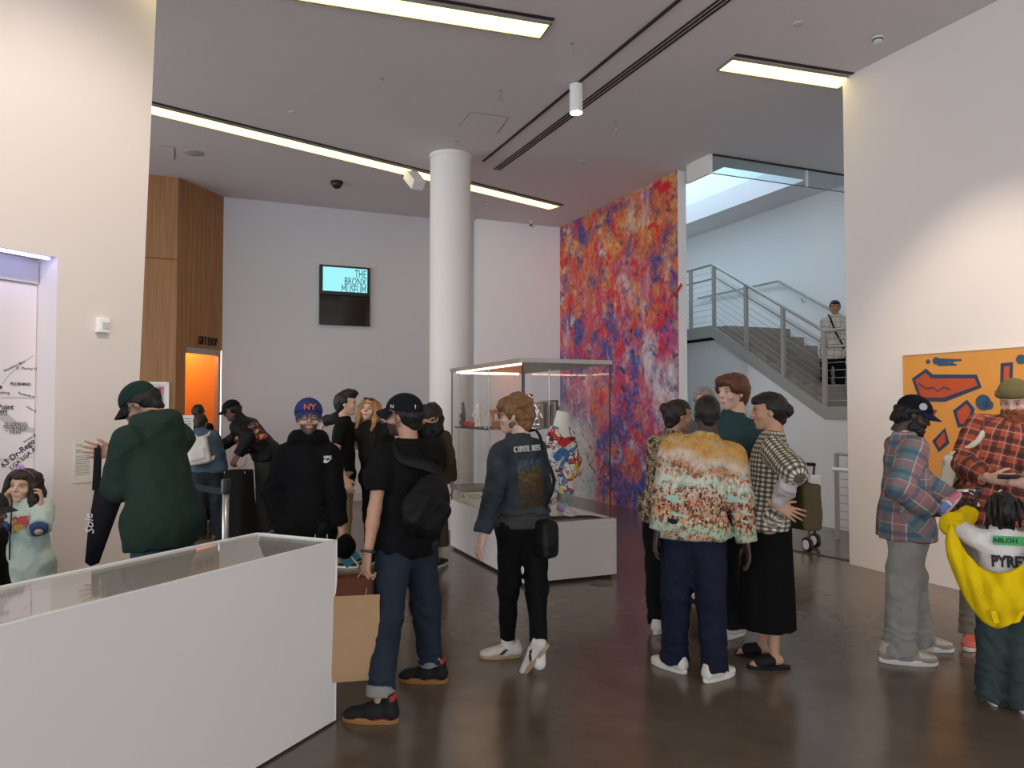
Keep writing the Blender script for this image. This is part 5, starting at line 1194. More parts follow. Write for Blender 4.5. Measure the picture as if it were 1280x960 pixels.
p.glasses(mat('black_frames', (.02, .02, .02), .3), True)
c = np.array(atY(674, 672, p.pel[1]-.02)); t = thing('shoulder_bag', 'black shoulder bag hanging at the hip of the woman in denim jacket', 'bag', tuple(c-p.u*.1))
R3 = np.stack([p.fw, p.rt, p.u], 1); soft('bag_body', SDF().rbox(c, (.10, .035, .09), .025, R3), .009, cloth('black_leather', (.012, .011, .011), .45), t, folds(.008, 1.2, 4))
strap_('strap', [c+p.u*.11, p.sh[1]-p.fw*.16-p.up*.22, p.sh[1]-p.fw*.155-p.up*.05-p.rt*.05, p.nb-p.fw*.06+p.rt*.1+p.up*.045, p.nb+p.fw*.1+p.rt*.09-p.up*.02, p.sh[1]+p.fw*.15-p.up*.2, c+p.u*.11+p.fw*.05], .014, MATS['black_leather'], t, p.fw, .35)
# --- man in landscape sweater
p = Person('man in a painterly landscape print sweater and navy trousers seen from behind', feet=((843, 838), (893, 850)), top=(883, 496), az=4, head=(0, 8, 0), skin='dark', armL=(822, 664, -.03), armR=(934, 680, -.03), bulk=1.16, poleL=(1, -.4, 0), poleR=(1, -.4, 0), shw=1.05)
p.fd = [p.f*.75-p.r*.65, p.f*.65+p.r*.75]
p.body(hands=('relax', 'relax')); p.hair(H_blk, 'buzz', .006, curl=.001)
p.pants(NAVY, .012, .020, .06, .012, 31); p.shirt(SWTR, .030, 1.97, -.065, .014, .013, 32, neck=.03, name='sweater', pat='loc', slw=.008)
p.shoes((.66, .62, .54), sole=(.70, .67, .60), lace=(.7, .68, .62))
# --- tall young man in teal shirt
p = Person('tall young man with auburn hair in an open necked teal shirt', feet=((890, 792), (917, 796)), top=(914, 470), az=222, head=(22, 4, 0), skin='fair', armL=None, armR=None, bulk=.95)
p.fd = [None, p.f*.6+p.r*.2]
p.body(brow=(.10, .04, .02)); p.hair(H_aub, 'bowl', .018, 7); p.shirt(TEAL, .022, .75, -.10, .01, .012, 41, neck=-.015, collar=.012, vneck=.10, slw=.012); p.pants(cloth('black_trousers', (.012, .012, .014)), .014, .03, .06, .012, 42); p.shoes((.62, .58, .50), sole=(.68, .65, .58), lace=(.7, .68, .62))
# --- woman in gingham
p = Person('woman in black and cream gingham blouse and long black skirt with hand on hip', feet=((968, 836), (952, 822)), top=(957, 493), az=284, head=(-4, 6, 0), skin='tan', fem=1, armL=(972, 632, -.14), armR=(935, 630, .1), poleL=(.9, -.4, -.25), bulk=1.08)
p.body(barefoot=True, hands=('flat', 'relax'), hdirs=(p.f*-.55-p.u*.25-p.r*.25, None), thumb=(-p.f+p.u*.8, None)); p.hair(H_blk, 'lowbun', .012)
p.skirt(BLKW, hem=.235, top=.12, rt=.135, rb=.205, fold=.016); p.shirt(GING, .026, 1.22, -.05, .014, .014, 51, neck=-.02, name='blouse', pat='seg', slw=.014, collar=.011)
for i in (0, 1):
    d = nrm(p.wri[i]-p.elb[i]); a = p.elb[i]+d*.05; b = p.elb[i]+d*.21; q = SDF(); q.cone(a, (a+b)/2, .048, .054, 0); q.cone((a+b)/2, b, .054, .032, .01); soft('lace_cuff', q, .008, cloth('white_lace', (.42, .39, .37), var=.3), p.o, folds(.02, 1.5, 6+i))
for i in (0, 1):
    fd = p.fdir(i); side = np.cross(fd, p.u); M3 = np.stack([side, fd, p.u], 1); o = B()
    n = len(SOLE); org = p.foot[i]-fd*.04; vs = [M3@np.array([x*1.02, y, z]) + org for z in (0, .022) for x, y in SOLE]
    so = mobj('sandal', vs, [tuple(range(n-1, -1, -1)), tuple(range(n, 2*n))]+[(j, (j+1) % n, n+(j+1) % n, n+j) for j in range(n)], cloth('sandal_black', (.012, .011, .011), .6), p.o)
    q = SDF(); q.cone(p.foot[i]+fd*.025+p.u*.055, p.foot[i]+fd*.085+p.u*.04, .042, .044, 0); soft('strap', q, .008, MATS['sandal_black'], so)
c = np.array(atY(1003, 632, p.pel[1]+.1)); t = thing('tote_bag', 'olive brown tote bag behind the woman in gingham blouse', 'bag', tuple(c-p.u*.18))
R3 = np.stack([nrm(A([1, .2, 0])), nrm(A([-.2, 1, 0])), A([0, 0, 1])], 1); soft('bag_body', SDF().rbox(c, (.045, .10, .13), .02, R3), .011, cloth('olive_bag', (.085, .065, .032)), t, folds(.01, 1, 2)); strap_('strap', [c+p.u*.14+A([.0, -.06, 0]), p.sh[1]+A([.03, .02, -.1]), p.sh[1]+A([0.0, .0, .065]), c+p.u*.14+A([0, .06, 0])], .014, MATS['olive_bag'], t, p.fw, .4)
# --- woman in floral blouse, grey haired man
p = Person('woman in brown floral blouse with dark hair in a bun, half hidden by the sweater', feet=((824, 790), (842, 782)), top=(850, 502), az=40, head=(35, 5, 0), skin='olive', fem=1, bulk=1.0, armL=(820, 655, 0))
p.body(); p.hair(H_brn, 'bun', .012); p.shirt(FLOR, .026, 1.9, -.12, .012, .012, 61, name='blouse', pat='seg', slw=.01); p.pants(BLK, .012, .02, .06, .01, 62); p.shoes((.62, .58, .50), sole=(.68, .65, .58), lace=(.7, .68, .62))
p = Person('grey haired man standing hidden behind the man in the landscape sweater', root=(884, 6.6), top=(881, 486), az=185, head=(0, -2, 0), skin='light', bulk=1.0)
p.body(brow=(.2, .18, .15)); p.hair(H_gry, 'short', .012); p.shirt(cloth('grey_shirt', (.12, .12, .13)), .022, 1.9, -.1, .01, .012, 63); p.pants(cloth('black_trousers', (.012, .012, .014)), .014, .02, .06, .012, 64); p.shoes((.62, .58, .50), sole=(.68, .65, .58), lace=(.7, .68, .62))
# --- man in faded plaid
p = Person('man in faded blue and red plaid shirt, grey jeans and black cap holding a sneaker', feet=((1146, 812), (1124, 829)), top=(1152, 500), az=102, leanF=0, head=(4, 26, 0), skin='dark', armL=(1194, 626, -.06), armR=(1166, 640, -.08), poleL=(.1, -.05, -1), poleR=(.35, -.6, -.6), bulk=1.14)
p.fd = [p.f, p.f]
p.body(hands=('hold', 'hold'), brow=(.01, .008, .007), hdirs=(None, p.f*.9+p.u*.1), thumb=(p.u, p.u+p.f*.2)); p.hair(H_blk, 'short', .012, curl=.004, cap=True); p.beard(H_blk, .006)
p.pants(GDEN, .018, .030, .055, .014, 71, stack=.012); p.shirt(WHT, .008, .5, -.1, .0, .003, 72, name='undershirt')
p.shirt(PBLUE, .036, 1.93, -.13, .012, .014, 73, neck=-.015, pat='seg', collar=.014, slw=.012, flare=.03, openf=.05)
p.shoes(accent((.30, .26, .22), [(lambda x, y, z: (y > .12) & (z > .045), (.52, .46, .38)), (lambda x, y, z: (np.abs(x) > .022) & (y > -.0) & (y < .09) & (z > .035) & (z < .068), (.20, .24, .34)), (lambda x, y, z: (y < .0) & (z > .06), (.40, .35, .29))]), sole=(.66, .62, .55), scale=1.25, lace=(.14, .12, .11))
cp = p.cap(cloth('navy_black_cap', (.008, .008, .012)), cloth('navy_brim', (.010, .016, .055)), flat=3.5)
q_ = p.hp((.089, .01, .072)); B().lathe(Vector(q_), [(.024, 0), (.024, .004), (.018, .005)], 16, axis=Vector(p.hm[:, 0])).out('cap_patch', mat('patch_grey', (.45, .44, .45), .6), cp)
B().box(Vector(p.hp((.0, .105, .075))), p.hm[:, 0], p.hm[:, 1], p.hm[:, 2], .016, .006, .02).out('cap_emblem', mat('emblem_red', (.35, .03, .03), .6), cp)
pl17 = p
hb = p.parts['hair']
for a in range(-4, 5): B().tube([Vector(p.hp((a*.017, -.098+abs(a)*.006, .03))), Vector(p.hp((a*.019, -.118+abs(a)*.007, -.03))), Vector(p.hp((a*.020, -.122+abs(a)*.008, -.075-.012*(a % 2))))], [.010, .011, .007], 6).out('dreadlock', H_blk, hb, smooth=True)
# --- sneaker in his hands
def sneaker(name, label, org, y, z, cols, solec, grp=None, sc=1.0):
    y = nrm(y); z = nrm(np.asarray(z)-y*(np.asarray(z)@y)); x = np.cross(y, z); M3 = np.stack([x, y, z], 1); org = np.asarray(org)
    t = thing(name, label, 'shoe', tuple(org), grp); V, Q = SHOEUP['low']; mobj('upper', (V*sc)@M3.T+org, Q, M_vcloth, t, True, {'col': cols(V)}); n = len(SOLE)
    vs = []
    for zz, g in ((0, .95), (.005, 1.0), (.026, 1.02), (.032, .97)): vs += [(px*g*sc, (.077+(py-.077)*g)*sc, zz*sc) for px, py in SOLE]
    mobj('sole', np.array(vs)@M3.T+org, [tuple(range(n-1, -1, -1)), tuple(range(3*n, 4*n))]+[(r*n+j, r*n+(j+1) % n, (r+1)*n+(j+1) % n, (r+1)*n+j) for r in range(3) for j in range(n)], mat('sole_%.2f_%.2f_%.2f' % solec, solec, .5), t)
    lb = B()
    for j in range(4): lb.tube([Vector(M3@(np.array([xx, .045+.02*j, .098-.008*j-abs(xx)*.35])*sc)+org) for xx in (-.022, 0, .022)], .0035, 5)
    lb.out('laces', mat('lace_0.70', (.7, .68, .62), .8), t); return t
hc_ = pl17.wri[1]+np.array([.09, 0, .02])
sneaker('held_sneaker', 'pink and blue sneaker held in the hands of the man in plaid', np.array(atY(1183, 640, pl17.wri[1][1]-.01)), (.75, .1, .8), (-.8, -.1, .7), accent((.16, .26, .48), [(lambda x, y, z: (y > .05), (.62, .20, .26)), (lambda x, y, z: np.abs(y-.06) < .012, (.7, .68, .7))]), (.62, .40, .42), sc=.72)
c = atY(1208, 613, 4.95); t = thing('phone_strap', 'white phone with a lanyard held between the plaid shirted man and the child', 'phone', tuple(c)); B().box(c, (1, .2, .02), (-.2, 1, 0), (0, 0, 1), .05, .03, .006).out('phone_body', M_edge, t, bevel=.003); B().box(c+Vector((.075, 0, .0)), (1, .2, .02), (-.2, 1, 0), (0, 0, 1), .032, .025, .008).out('lens_block', mat('phone_blue', (.02, .06, .12), .2), t, bevel=.003)
strap_('lanyard', [c+Vector((.01, -.02, 0)), c+Vector((.04, -.03, -.05)), c+Vector((.06, -.03, -.10))], .008, WHT, t)
# --- bearded man in rust plaid
p = Person('bearded man in rust red plaid shirt and olive beanie looking at his phone', feet=((1268, 806), (1218, 806)), top=(1265, 480), az=212, head=(12, 24, 0), skin='fair', armL=(1276, 604, -.3), armR=(1238, 598, -.3), poleL=(.8, -.5, -.4), poleR=(.9, -.4, -.4), bulk=1.12)
p.body(hands=('hold', 'hold'), brow=(.16, .06, .03), hdirs=(-p.r*.9+p.f*.2, p.r*-.0+p.f*.55-p.r*.75+p.u*.02), thumb=(p.u, p.u)); p.beard(H_red, .035); p.hair(H_red, 'buzz', .004, cap=True)
p.pants(cloth('khaki_grey', (.20, .175, .135)), .016, .02, .08, .012, 81); p.shirt(WHT, .008, .4, -.12, .0, .003, 82, neck=.02, name='undershirt', vneck=.03)
p.shirt(PRED, .036, 1.86, -.13, .014, .014, 83, neck=-.015, pat='seg', collar=.014, slw=.012, openf=.02)
p.shoes(accent((.55, .045, .07), [(lambda x, y, z: (y > .1), (.60, .14, .10)), (lambda x, y, z: z > .08, (.45, .01, .05))]), sole=(.70, .62, .55), lace=(.5, .12, .12), scale=1.1)
q = SDF(); q.ell((0, -.014, .052), (.094, .114, .092), k=0); q.cut((0, 0, .040), (0, .18, -1)); bn = p.hsoft('beanie', q, OLV); B().lathe(Vector(p.hp((0, -.012, .042))), [(.100*p.hk, -.012), (.106*p.hk, 0), (.104*p.hk, .022), (.094*p.hk, .026)], 28, axis=Vector(p.hm[:, 2]+p.hm[:, 1]*-.18)).out('beanie_cuff', OLV, bn, smooth=True)
strap_('tote_strap', [p.sh[1]-p.up*.05-p.fw*.12-p.rt*.03, p.sh[1]+p.up*.062-p.rt*.04, p.sh[1]+p.fw*.105-p.up*.06-p.rt*.03, p.sh[1]+p.fw*.12-p.up*.2+p.rt*.03], .022, WHT, p.o, p.rt, 1) if False else None
t = thing('canvas_tote', 'cream canvas tote bag on the shoulder of the bearded man', 'bag', tuple(p.pel+p.rt*.24)); c = p.pel+p.rt*.27*p.k+p.up*.08-p.fw*.03; R3 = np.stack([p.rt, p.fw, p.u], 1); soft('bag_body', SDF().rbox(c, (.025, .14, .15), .02, R3), .012, cloth('canvas', (.58, .52, .42)), t, folds(.012, 1, 8))
strap_('strap', [c+p.fw*.1+p.u*.15, p.sh[1]+p.fw*.125-p.up*.12-p.rt*.02, p.sh[1]+p.up*.062-p.rt*.03, p.sh[1]-p.fw*.12-p.up*.12-p.rt*.02, c-p.fw*.1+p.u*.15], .02, MATS['canvas'], t, p.rt, 1.0)
c = (p.wri[0]+p.wri[1])/2+p.f*.075+A([.02, 0, .03]); o = thing('phone', 'black phone in the hands of the bearded man', 'phone', tuple(c)); B().box(Vector(c), p.r, p.f+p.u*.4, -p.f*.4+p.u, .062, .036, .006).out('phone_body', M_black, o, bevel=.004); B().box(Vector(c)+Vector(-p.f*.4+p.u)*.0065, p.r, p.f+p.u*.4, -p.f*.4+p.u, .056, .032, .0008).out('phone_screen', mat('phone_screen', (.02, .02, .025), .08), o)
# --- child in yellow jacket
p = Person('child with braided hair in a yellow jacket slipping off a white printed T-shirt', feet=((1240, 878), (1280, 888)), top=(1251, 618), az=26, H=1.15, head=(-8, -2, 0), skin='dark', armL=(1214, 641, .22), armR=(1300, 700, .1), poleL=(1, -.3, -.3), child=True, bulk=1.1)
p.body(hands=('hold', 'relax'), hdirs=(p.u*.9+p.r*.35, None)); p.hair(H_blk, 'short', .012, curl=.006)
hb = p.parts['hair']
for a in range(-3, 4):
    x = a*.027; B().tube([Vector(p.hp((x, -.06, .118-abs(x)*.3))), Vector(p.hp((x*1.25, -.118, .06))), Vector(p.hp((x*1.3, -.122, .0))), Vector(p.hp((x*1.35, -.115, -.07-.02*(a % 2))))], [.012, .014, .012, .008], 6).out('braid', H_blk, hb, smooth=True)
p.pants(GRNP, .018, .030, .035, .010, 91, stack=.010); p.shirt(WHT, .020, .6, -.12, .012, .010, 92, neck=.03, name='t_shirt', slw=.012)
p.shoes((.02, .02, .022), sole=(.66, .64, .6), scale=1.1)
d = nrm(p.wri[0]-p.elb[0]); q = SDF(); q.cone(p.sh[0]+(p.elb[0]-p.sh[0])*.45, p.elb[0], .052, .055, .0); q.cone(p.elb[0], p.wri[0]-d*.01, .054, .046, .02, clip=[(p.wri[0]-d*.015, d)]); yj = soft('yellow_jacket', q, .009, YEL, p.o, folds(.02, 1.4, 93))
vs = []; fs = []; nu, nv = 28, 14; YB = p.pel[1]-.185
for j in range(nv+1):
    for i in range(nu+1):
        u = -1+2*i/nu; v = j/nv; xt = 1188+u*0+(u+1)/2*122; yt = 655+62*(1-abs(u)**2.2); yb = 700+85*(1-abs(u)**2.0); yy = yt*(1-v)+yb*v
        Yd = YB+.045-.49*(xt-1249)/FPX*4.1+.10*abs(u)**2-.03*math.sin(v*3.1)-.016*math.sin(u*9+v*5)-.010*math.sin(u*17-v*7); vs.append(atY(xt+ (5*math.sin(v*3)*u), yy, Yd))
for j in range(nv):
    for i in range(nu): k = j*(nu+1)+i; fs.append((k, k+1, k+nu+2, k+nu+1))
dr = mobj('jacket_drape', vs, fs, YEL, yj, True); md = dr.modifiers.new('solid', 'SOLIDIFY'); md.thickness = .018; md.offset = 0
for xx in (1243, 1274): c = atY(xx, 771, YB-.02-.49*(xx-1249)/FPX*4.1); B().box(c, (1, 0, .3), (0, 1, 0), (-.3 if xx < 1260 else .5, 0, 1), .016, .008, .034).out('strap_end', YEL, yj, bevel=.004)
ts_ = p.parts['t_shirt']; Xr = Vector(p.rt); tb = surf(ts_, 1262, 676, .004)
B().box(tb, Xr, -p.fw, p.up, .077, .004, .024).out('name_patch', mat('green_patch', (.05, .42, .10), .6), p.o); text('name_text', 'ABLOH', .036, tb-Xr*.022-Vector(p.fw)*.006, Xr, p.up, M_ink, p.o, 'CENTER', .001, bold=.0006)
text('shirt_print', 'PYREX', .085, surf(ts_, 1264, 703, .002), Xr, p.up, M_ink, p.o, 'CENTER', .006, sx=.75, bold=.003)
# --- man in black hoodie
p = Person('bearded man in black hoodie, blue cap and glasses facing the room', root=(384, 4.85), top=(386, 501), az=168, head=(-6, 0, 0), skin='light', armL=(428, 668, -.05), armR=(352, 662, -.02), bulk=.98, shw=.88, poleL=(.8, -.6, 0), poleR=(.8, -.6, 0))
p.body(beard=(.020, .013, .010), stubble=.85, hands=('grip', 'relax')); p.hair(H_blk, 'buzz', .007, cap=True)
ho = p.shirt(BLK, .022, 1.72, -.08, .010, .014, 101, neck=.03, name='hoodie', hood=.95, slw=.004); p.pants(BLK2, .014, .01, .06, .012, 102); p.shoes((.02, .02, .02))
cp = p.cap(cloth('royal_blue_cap', (.030, .045, .16)), None); text('cap_logo', 'NY', .055, p.hp((0, .117, .075)), -p.hm[:, 0], p.hm[:, 2]-p.hm[:, 1]*.45, mat('orange_thread', (.65, .13, .03), .7), cp, 'CENTER', .004, bold=.001)
p.glasses(mat('brown_frames', (.05, .03, .02), .3))
# swoosh
sw_c = atY(409, 574, p.pel[1]); 
def chest(px, py, off=.0):   # first point in front of the chest along the view ray
    V = np.array([v.co for v in ho.data.vertices])+np.array(parent_loc(p.o)); r = np.array(ray(px, py)); Xp = V[:, 0]/V[:, 1]; Zp = (V[:, 2]-CAMZ)/V[:, 1]; d = np.hypot(Xp-r[0]/r[1], Zp-r[2]/r[1]); j = np.argsort(d)[:40]; Y = V[j, 1].min(); return atY(px, py, Y-.006-off)
pts = [(404, 577), (406, 573), (409, 576), (415, 572.5), (409, 578.5), (406, 579)]
B().prism([chest(*q) for q in pts], Vector((0, .006, 0))).out('chest_logo', WHT, ho); text('chest_text', 'NIKE', .022, chest(409.5, 571.5), (1, 0, 0), UP, WHT, ho, 'CENTER', .003, bold=.0008)
for x in (394, 409): B().tube([chest(x, 668), chest(x, 676)], .003, 5).out('drawstring', WHT, ho)
c = np.array(atY(432, 690, p.wri[0][1]-.03)); t = thing('magazine', 'teal magazine held low by the man in black hoodie', 'magazine', tuple(c-p.u*.1)); B().box(Vector(c), (.75, .2, .6), (-.2, 1, 0), (-.6, 0, .75), .055, .008, .085).out('cover', mat('teal_print', (.03, .24, .30), .4, var=.5, vscale=14), t); B().box(Vector(c)+Vector((.03, 0, -.02)), (.75, .2, .6), (-.2, 1, 0), (-.6, 0, .75), .004, .009, .086).out('spine', M_edge, t)
t = thing('dark_cap_in_hand', 'black cloth cap crushed in the hand of the man in black hoodie', 'cap', tuple(p.wri[0])); soft('crown', SDF().ell(p.wri[0]+A([.03, -.04, -.08]), (.06, .06, .07)), .01, BLK, t, folds(.02, 1, 3))
# --- man in green hoodie
p = Person('man in forest green hoodie and dark green cap bending over behind the vitrine', root=(205, 4.55), top=(160, 488), az=297, leanF=12, head=(-26, 42, 0), skin='olive', armL=(150, 612, .30), armR=(143, 567, -.05), poleL=(.15, .1, -1), poleR=(.5, 0, -1), bulk=1.12, H=1.82)
p.body(beard=(.02, .013, .01), stubble=.6, hands=('grip', 'flat'), hdirs=(None, -p.u*-.1+A([-1, -.1, .05])), thumb=(None, p.u)); p.hair(H_blk, 'short', .012, cap=True)
p.shirt(GRNH, .038, 1.95, -.14, .018, .016, 111, neck=.02, name='hoodie', hood=1.12, slw=.014); p.pants(DEN2, .004, .015, .06, .006, 112); p.shoes((.05, .05, .05))
cp = p.cap(cloth('dark_green_cap', (.010, .028, .024)), cloth('dark_brim', (.012, .012, .014))); p.glasses(mat('silver_frames', (.5, .5, .5), .3, 1)); text('cap_logo', 'W', .03, p.hp((-.02, -.112, .05)), p.hm[:, 0], p.hm[:, 2], WHT, cp, 'CENTER', .002)
Yb = p.wri[1][1]; t = thing('black_tote', 'black cloth tote bag on a long strap held up by the man in green hoodie', 'bag', tuple(atY(115, 705, Yb)))
P4 = [(118, 612), (136, 615), (153, 624), (137, 668), (124, 704), (113, 708), (106, 703), (110, 660)]
vs = [atY(x, y, Yb-.02) for x, y in P4]+[atY(x, y, Yb+.05) for x, y in P4]; cF = atY(126, 655, Yb-.05); cB = atY(126, 655, Yb+.08); n = 8
mobj('bag_body', vs+[cF, cB], [(i, (i+1) % n, 2*n) for i in range(n)]+[(n+(i+1) % n, n+i, 2*n+1) for i in range(n)]+[(i, n+i, n+(i+1) % n, (i+1) % n) for i in range(n)], cloth('tote_black', (.012, .011, .014)), t, True)
B().tube([atY(122, 560, Yb-.035), atY(121, 580, Yb-.03), atY(119, 613, Yb-.01)], .021, 8, flat=(Vector((0, 1, 0)), .2)).out('strap', MATS['tote_black'], t); B().tube([atY(122, 560, Yb-.035), atY(124, 557, Yb+.0), atY(124, 563, Yb+.04), atY(122, 613, Yb+.05)], .018, 8, flat=(Vector((0, 1, 0)), .2)).out('strap', MATS['tote_black'], t)
text('bag_lettering', 'Sole', .075, atY(112, 655, Yb-.052), (-.1, .0, 1), (-1, 0, -.1), WHT, t, 'CENTER', .002, shear=.3)
# --- girl
p = Person('girl in mint T-shirt holding both hands to her ears in front of the map', root=(36, 4.95), top=(30, 588), az=170, H=1.25, head=(4, 2, 4), skin='asian', fem=1, child=True, armL=(51, 634, -.05), armR=(10, 634, -.05), poleL=(.15, .5, -1.6), poleR=(.15, .5, -1.6))
p.body(hands=('hold', 'hold'), hdirs=(p.u-p.r*.05, p.u+p.r*.05), thumb=(p.r*.3-p.f, -p.r*.3-p.f), neck=.85); p.hair(H_brn, 'long', .012, curl=.004)
ms = p.shirt(MINT, .030, .85, -.22, .016, .014, 121, name='t_shirt', slw=.02, flare=.03, neck=.03); p.pants(DOTS, .006, .0, .06, .006, 122, name='leggings', pat=1); p.shoes((.5, .4, .5))
for i in (0, 1): soft('blue_cuff', SDF().cone(p.sh[i]+(p.elb[i]-p.sh[i])*.78, p.sh[i]+(p.elb[i]-p.sh[i])*.96, .047, .043, 0, clip=[(p.sh[i]+(p.elb[i]-p.sh[i])*1.0, nrm(p.elb[i]-p.sh[i]))]), .009, cloth('blue_cuff', (.045, .075, .19)), p.o, folds(.01, 2, 5))
ho = ms
text('shirt_print', 'ROSE', .075, chest(21, 652), (1, .0, .06), UP, mat('print_red', (.50, .05, .05), .7), ms, 'CENTER', .003, bold=.004, sx=.8); text('shirt_print', '1900', .05, chest(19, 660), (1, .0, .06), UP, mat('print_gold', (.45, .30, .04), .7), ms, 'CENTER', .003, bold=.003)
hb_ = B().tube([Vector(p.hp((.092*math.cos(t), .03, .04+.088*math.sin(t)))) for t in np.linspace(.1, np.pi-.1, 13)], .010, 6); hb_.out('hair_band', cloth('band_purple', (.09, .06, .10)), p.o, smooth=True)
q = SDF()
for a in np.linspace(0, 6.28, 7)[:-1]: q.ell((.01+.02*math.cos(a), .03, .14+.016*math.sin(a)), (.013, .012, .012), k=.006)
p.hsoft('hair_bow', q, cloth('lilac_bow', (.42, .26, .46)))
t = thing('cord_strap', 'thin dark cord hanging down the front of the girl in mint T-shirt', 'cord', tuple(chest(11, 690))); strap_('cord', [chest(15, 622), chest(14, 650), chest(12, 680), chest(12, 700, .01)], .004, BLK, t)
# --- child with cap at the edge of the frame
p = Person('child in dark cap and black top in front of the girl in mint T-shirt', root=(-14, 4.25), top=(-8, 618), az=80, H=1.15, head=(10, 10, 0), skin='brown', child=True)
p.body(); p.hair(H_blk, 'short', .01, cap=True); p.shirt(BLK, .03, 1.9, -.1, .014, .014, 131); p.pants(BLK2, .014, .01, .06, .012, 132); p.shoes((.03, .03, .03)); p.cap(cloth('grey_cap', (.030, .029, .028)), flat=3.0)
# --- couple embracing
p = Person('man in black T-shirt and khaki trousers turned towards the laughing woman', root=(428, 7.9), top=(434, 491), az=85, head=(0, 2, 0), skin='light', armL=(470, 545, .1), armR=None, bulk=1.1, res=1.25)
p.body(); p.hair(H_blk, 'quiff', .012); p.shirt(BLK, .02, .6, -.04, .008, .012, 141, name='t_shirt', neck=.02); p.pants(KHAK, .014, .012, .06, .012, 142); p.shoes((.03, .025, .02))
m6 = p
p = Person('laughing blonde woman dressed in black with one arm around the man in black T-shirt', root=(475, 7.95), top=(464, 499), az=185, head=(6, -6, 8), skin='fair', fem=1, armR=(407, 527, .14), poleR=(1, 0, .6), bulk=1.08, res=1.25)
p.body(smile=2, hands=('relax', 'flat'), hdirs=(None, -p.u*.6+p.r*.4)); p.hair(H_bln, 'long', .012, curl=.003); p.shirt(cloth('black_fur_top', (.014, .012, .011), .7, .5), .026, 1.9, -.08, .012, .02, 151, name='top'); p.pants(BLK, .010, .0, .06, .01, 152); p.shoes((.02, .02, .02))
sg_ = B()
for x in (-1, 1): sg_.lathe(Vector(p.hp((x*.03, .075, .112))), [(.026, 0), (.026, .004)], 12, axis=Vector(p.hm[:, 1]*.5+p.hm[:, 2]))
sg_.tube([Vector(p.hp((-.085, -.01, .09))), Vector(p.hp((-.05, .07, .112))), Vector(p.hp((.05, .07, .112))), Vector(p.hp((.085, -.01, .09)))], .004, 5); sg_.out('sunglasses', mat('dark_lens', (.01, .01, .01), .1), p.o)
c = np.array(atY(461, 596, p.pel[1]-.16)); t = thing('crossbody_bag', 'small black crossbody bag worn by the laughing blonde woman', 'bag', tuple(c-p.u*.1)); soft('bag_body', SDF().rbox(c, (.045, .02, .085), .012), .009, MATS['black_leather'], t); strap_('strap', [c+p.u*.09, c+p.u*.3+A([.05, 0, 0]), p.nb+p.fw*.09+A([.1, 0, 0]), p.nb+A([.13, .03, .03])], .008, MATS['black_leather'], t)
# --- woman with backpack in olive dress
p = Person('woman in long olive dress with a black backpack and black sneakers seen from behind', feet=((522, 706), (549, 708)), top=(540, 505), az=8, head=(-10, 4, 0), skin='tan', fem=1, armL=(531, 526, -.20), poleL=(1, -.2, -.8), armR=None, bulk=1.12, res=1.25)
p.body(hands=('hold', 'relax'), hdirs=(-p.u*.2+p.r*.9, None)); p.hair(H_blk, 'longback', .014, curl=.005); p.skirt(OLIV if False else cloth('olive_dress', (.052, .046, .026), var=.5), hem=.22, top=.16, rt=.15, rb=.23, fold=.02); p.shirt(cloth('olive_cardigan', (.055, .042, .024)), .028, 1.8, -.05, .012, .014, 161, name='cardigan'); p.shoes((.02, .02, .022), sole=(.7, .68, .64), lace=(.6, .6, .58))
c = p.pel+p.up*.27*p.k-p.fw*.22+p.rt*.07; R3 = np.stack([p.rt, p.fw, p.up], 1); t = thing('black_backpack', 'black backpack worn by the woman in the long olive dress', 'backpack', tuple(c-p.u*.2)); q = SDF(); q.ell(c, (.145, .085, .20), R3, 0); q.rbox(c-p.fw*.05-p.up*.06, (.08, .02, .06), .03, R3, .02); soft('bag_body', q, .012, BLK2, t, folds(.01, 1, 7))
for sd in (0, 1): strap_('strap', [c+p.up*.16+p.rt*(.06 if sd else -.06), p.sh[sd]-p.fw*.09+p.rt*(-.06 if sd else .06)+p.up*.02, p.sh[sd]+p.up*.07+p.rt*(-.06 if sd else .06), p.sh[sd]+p.fw*.1-p.up*.08+p.rt*(-.04 if sd else .04), c-p.up*.12+p.rt*(.12 if sd else -.12)+p.fw*.05], .024, BLK2, t, p.fw, .35)
# --- leaning man in black jacket at the desk
p = Person('man in black jacket and cap leaning over the draped table with a flowered bag', root=(334, 10.0), top=(285, 503), az=282, leanF=24, head=(-4, 25, 0), skin='brown', armL=(297, 570, -.25), armR=(268, 565, -.1), bulk=1.2, H=1.85, res=1.3, hips=-.02)
p.body(hands=('grip', 'relax')); p.hair(H_blk, 'short', .008, cap=True); p.shirt(BLK2, .034, 1.9, -.06, .012, .016, 171, name='jacket', collar=.014); p.pants(GREYP, .018, .02, .05, .012, 172); p.shoes((.015, .015, .015), sole=(.3, .3, .3)); p.cap(BLK)
c = p.pel+p.up*.27*p.k-p.r*.20-p.f*.06; R3 = np.stack([p.fw, p.rt, p.up], 1)
def flw(N, L, vec): return noisecol(14, [(.50, (.012, .012, .012)), (.58, (.45, .10, .10)), (.63, (.60, .38, .05)), (.68, (.50, .25, .30))])(N, L, vec)
t = thing('flowered_bag', 'black bag printed with yellow and pink flowers under the leaning man\'s arm', 'bag', tuple(c-p.u*.15)); q = SDF(); q.rbox(c, (.15, .04, .10), .03, R3); V, Q = q.mesh(.012, folds(.008, 1, 5)); mobj('bag_body', V, Q, attrmat('flower_print', flw, .5), t, True, {'st': V-c}); strap_('strap', [c+p.fw*.15+p.up*.08, p.sh[0]-p.r*.02+p.up*.02+p.fw*.08, p.sh[0]-p.fw*.06+p.up*.04, c-p.fw*.15+p.up*.06], .014, BLK2, t)
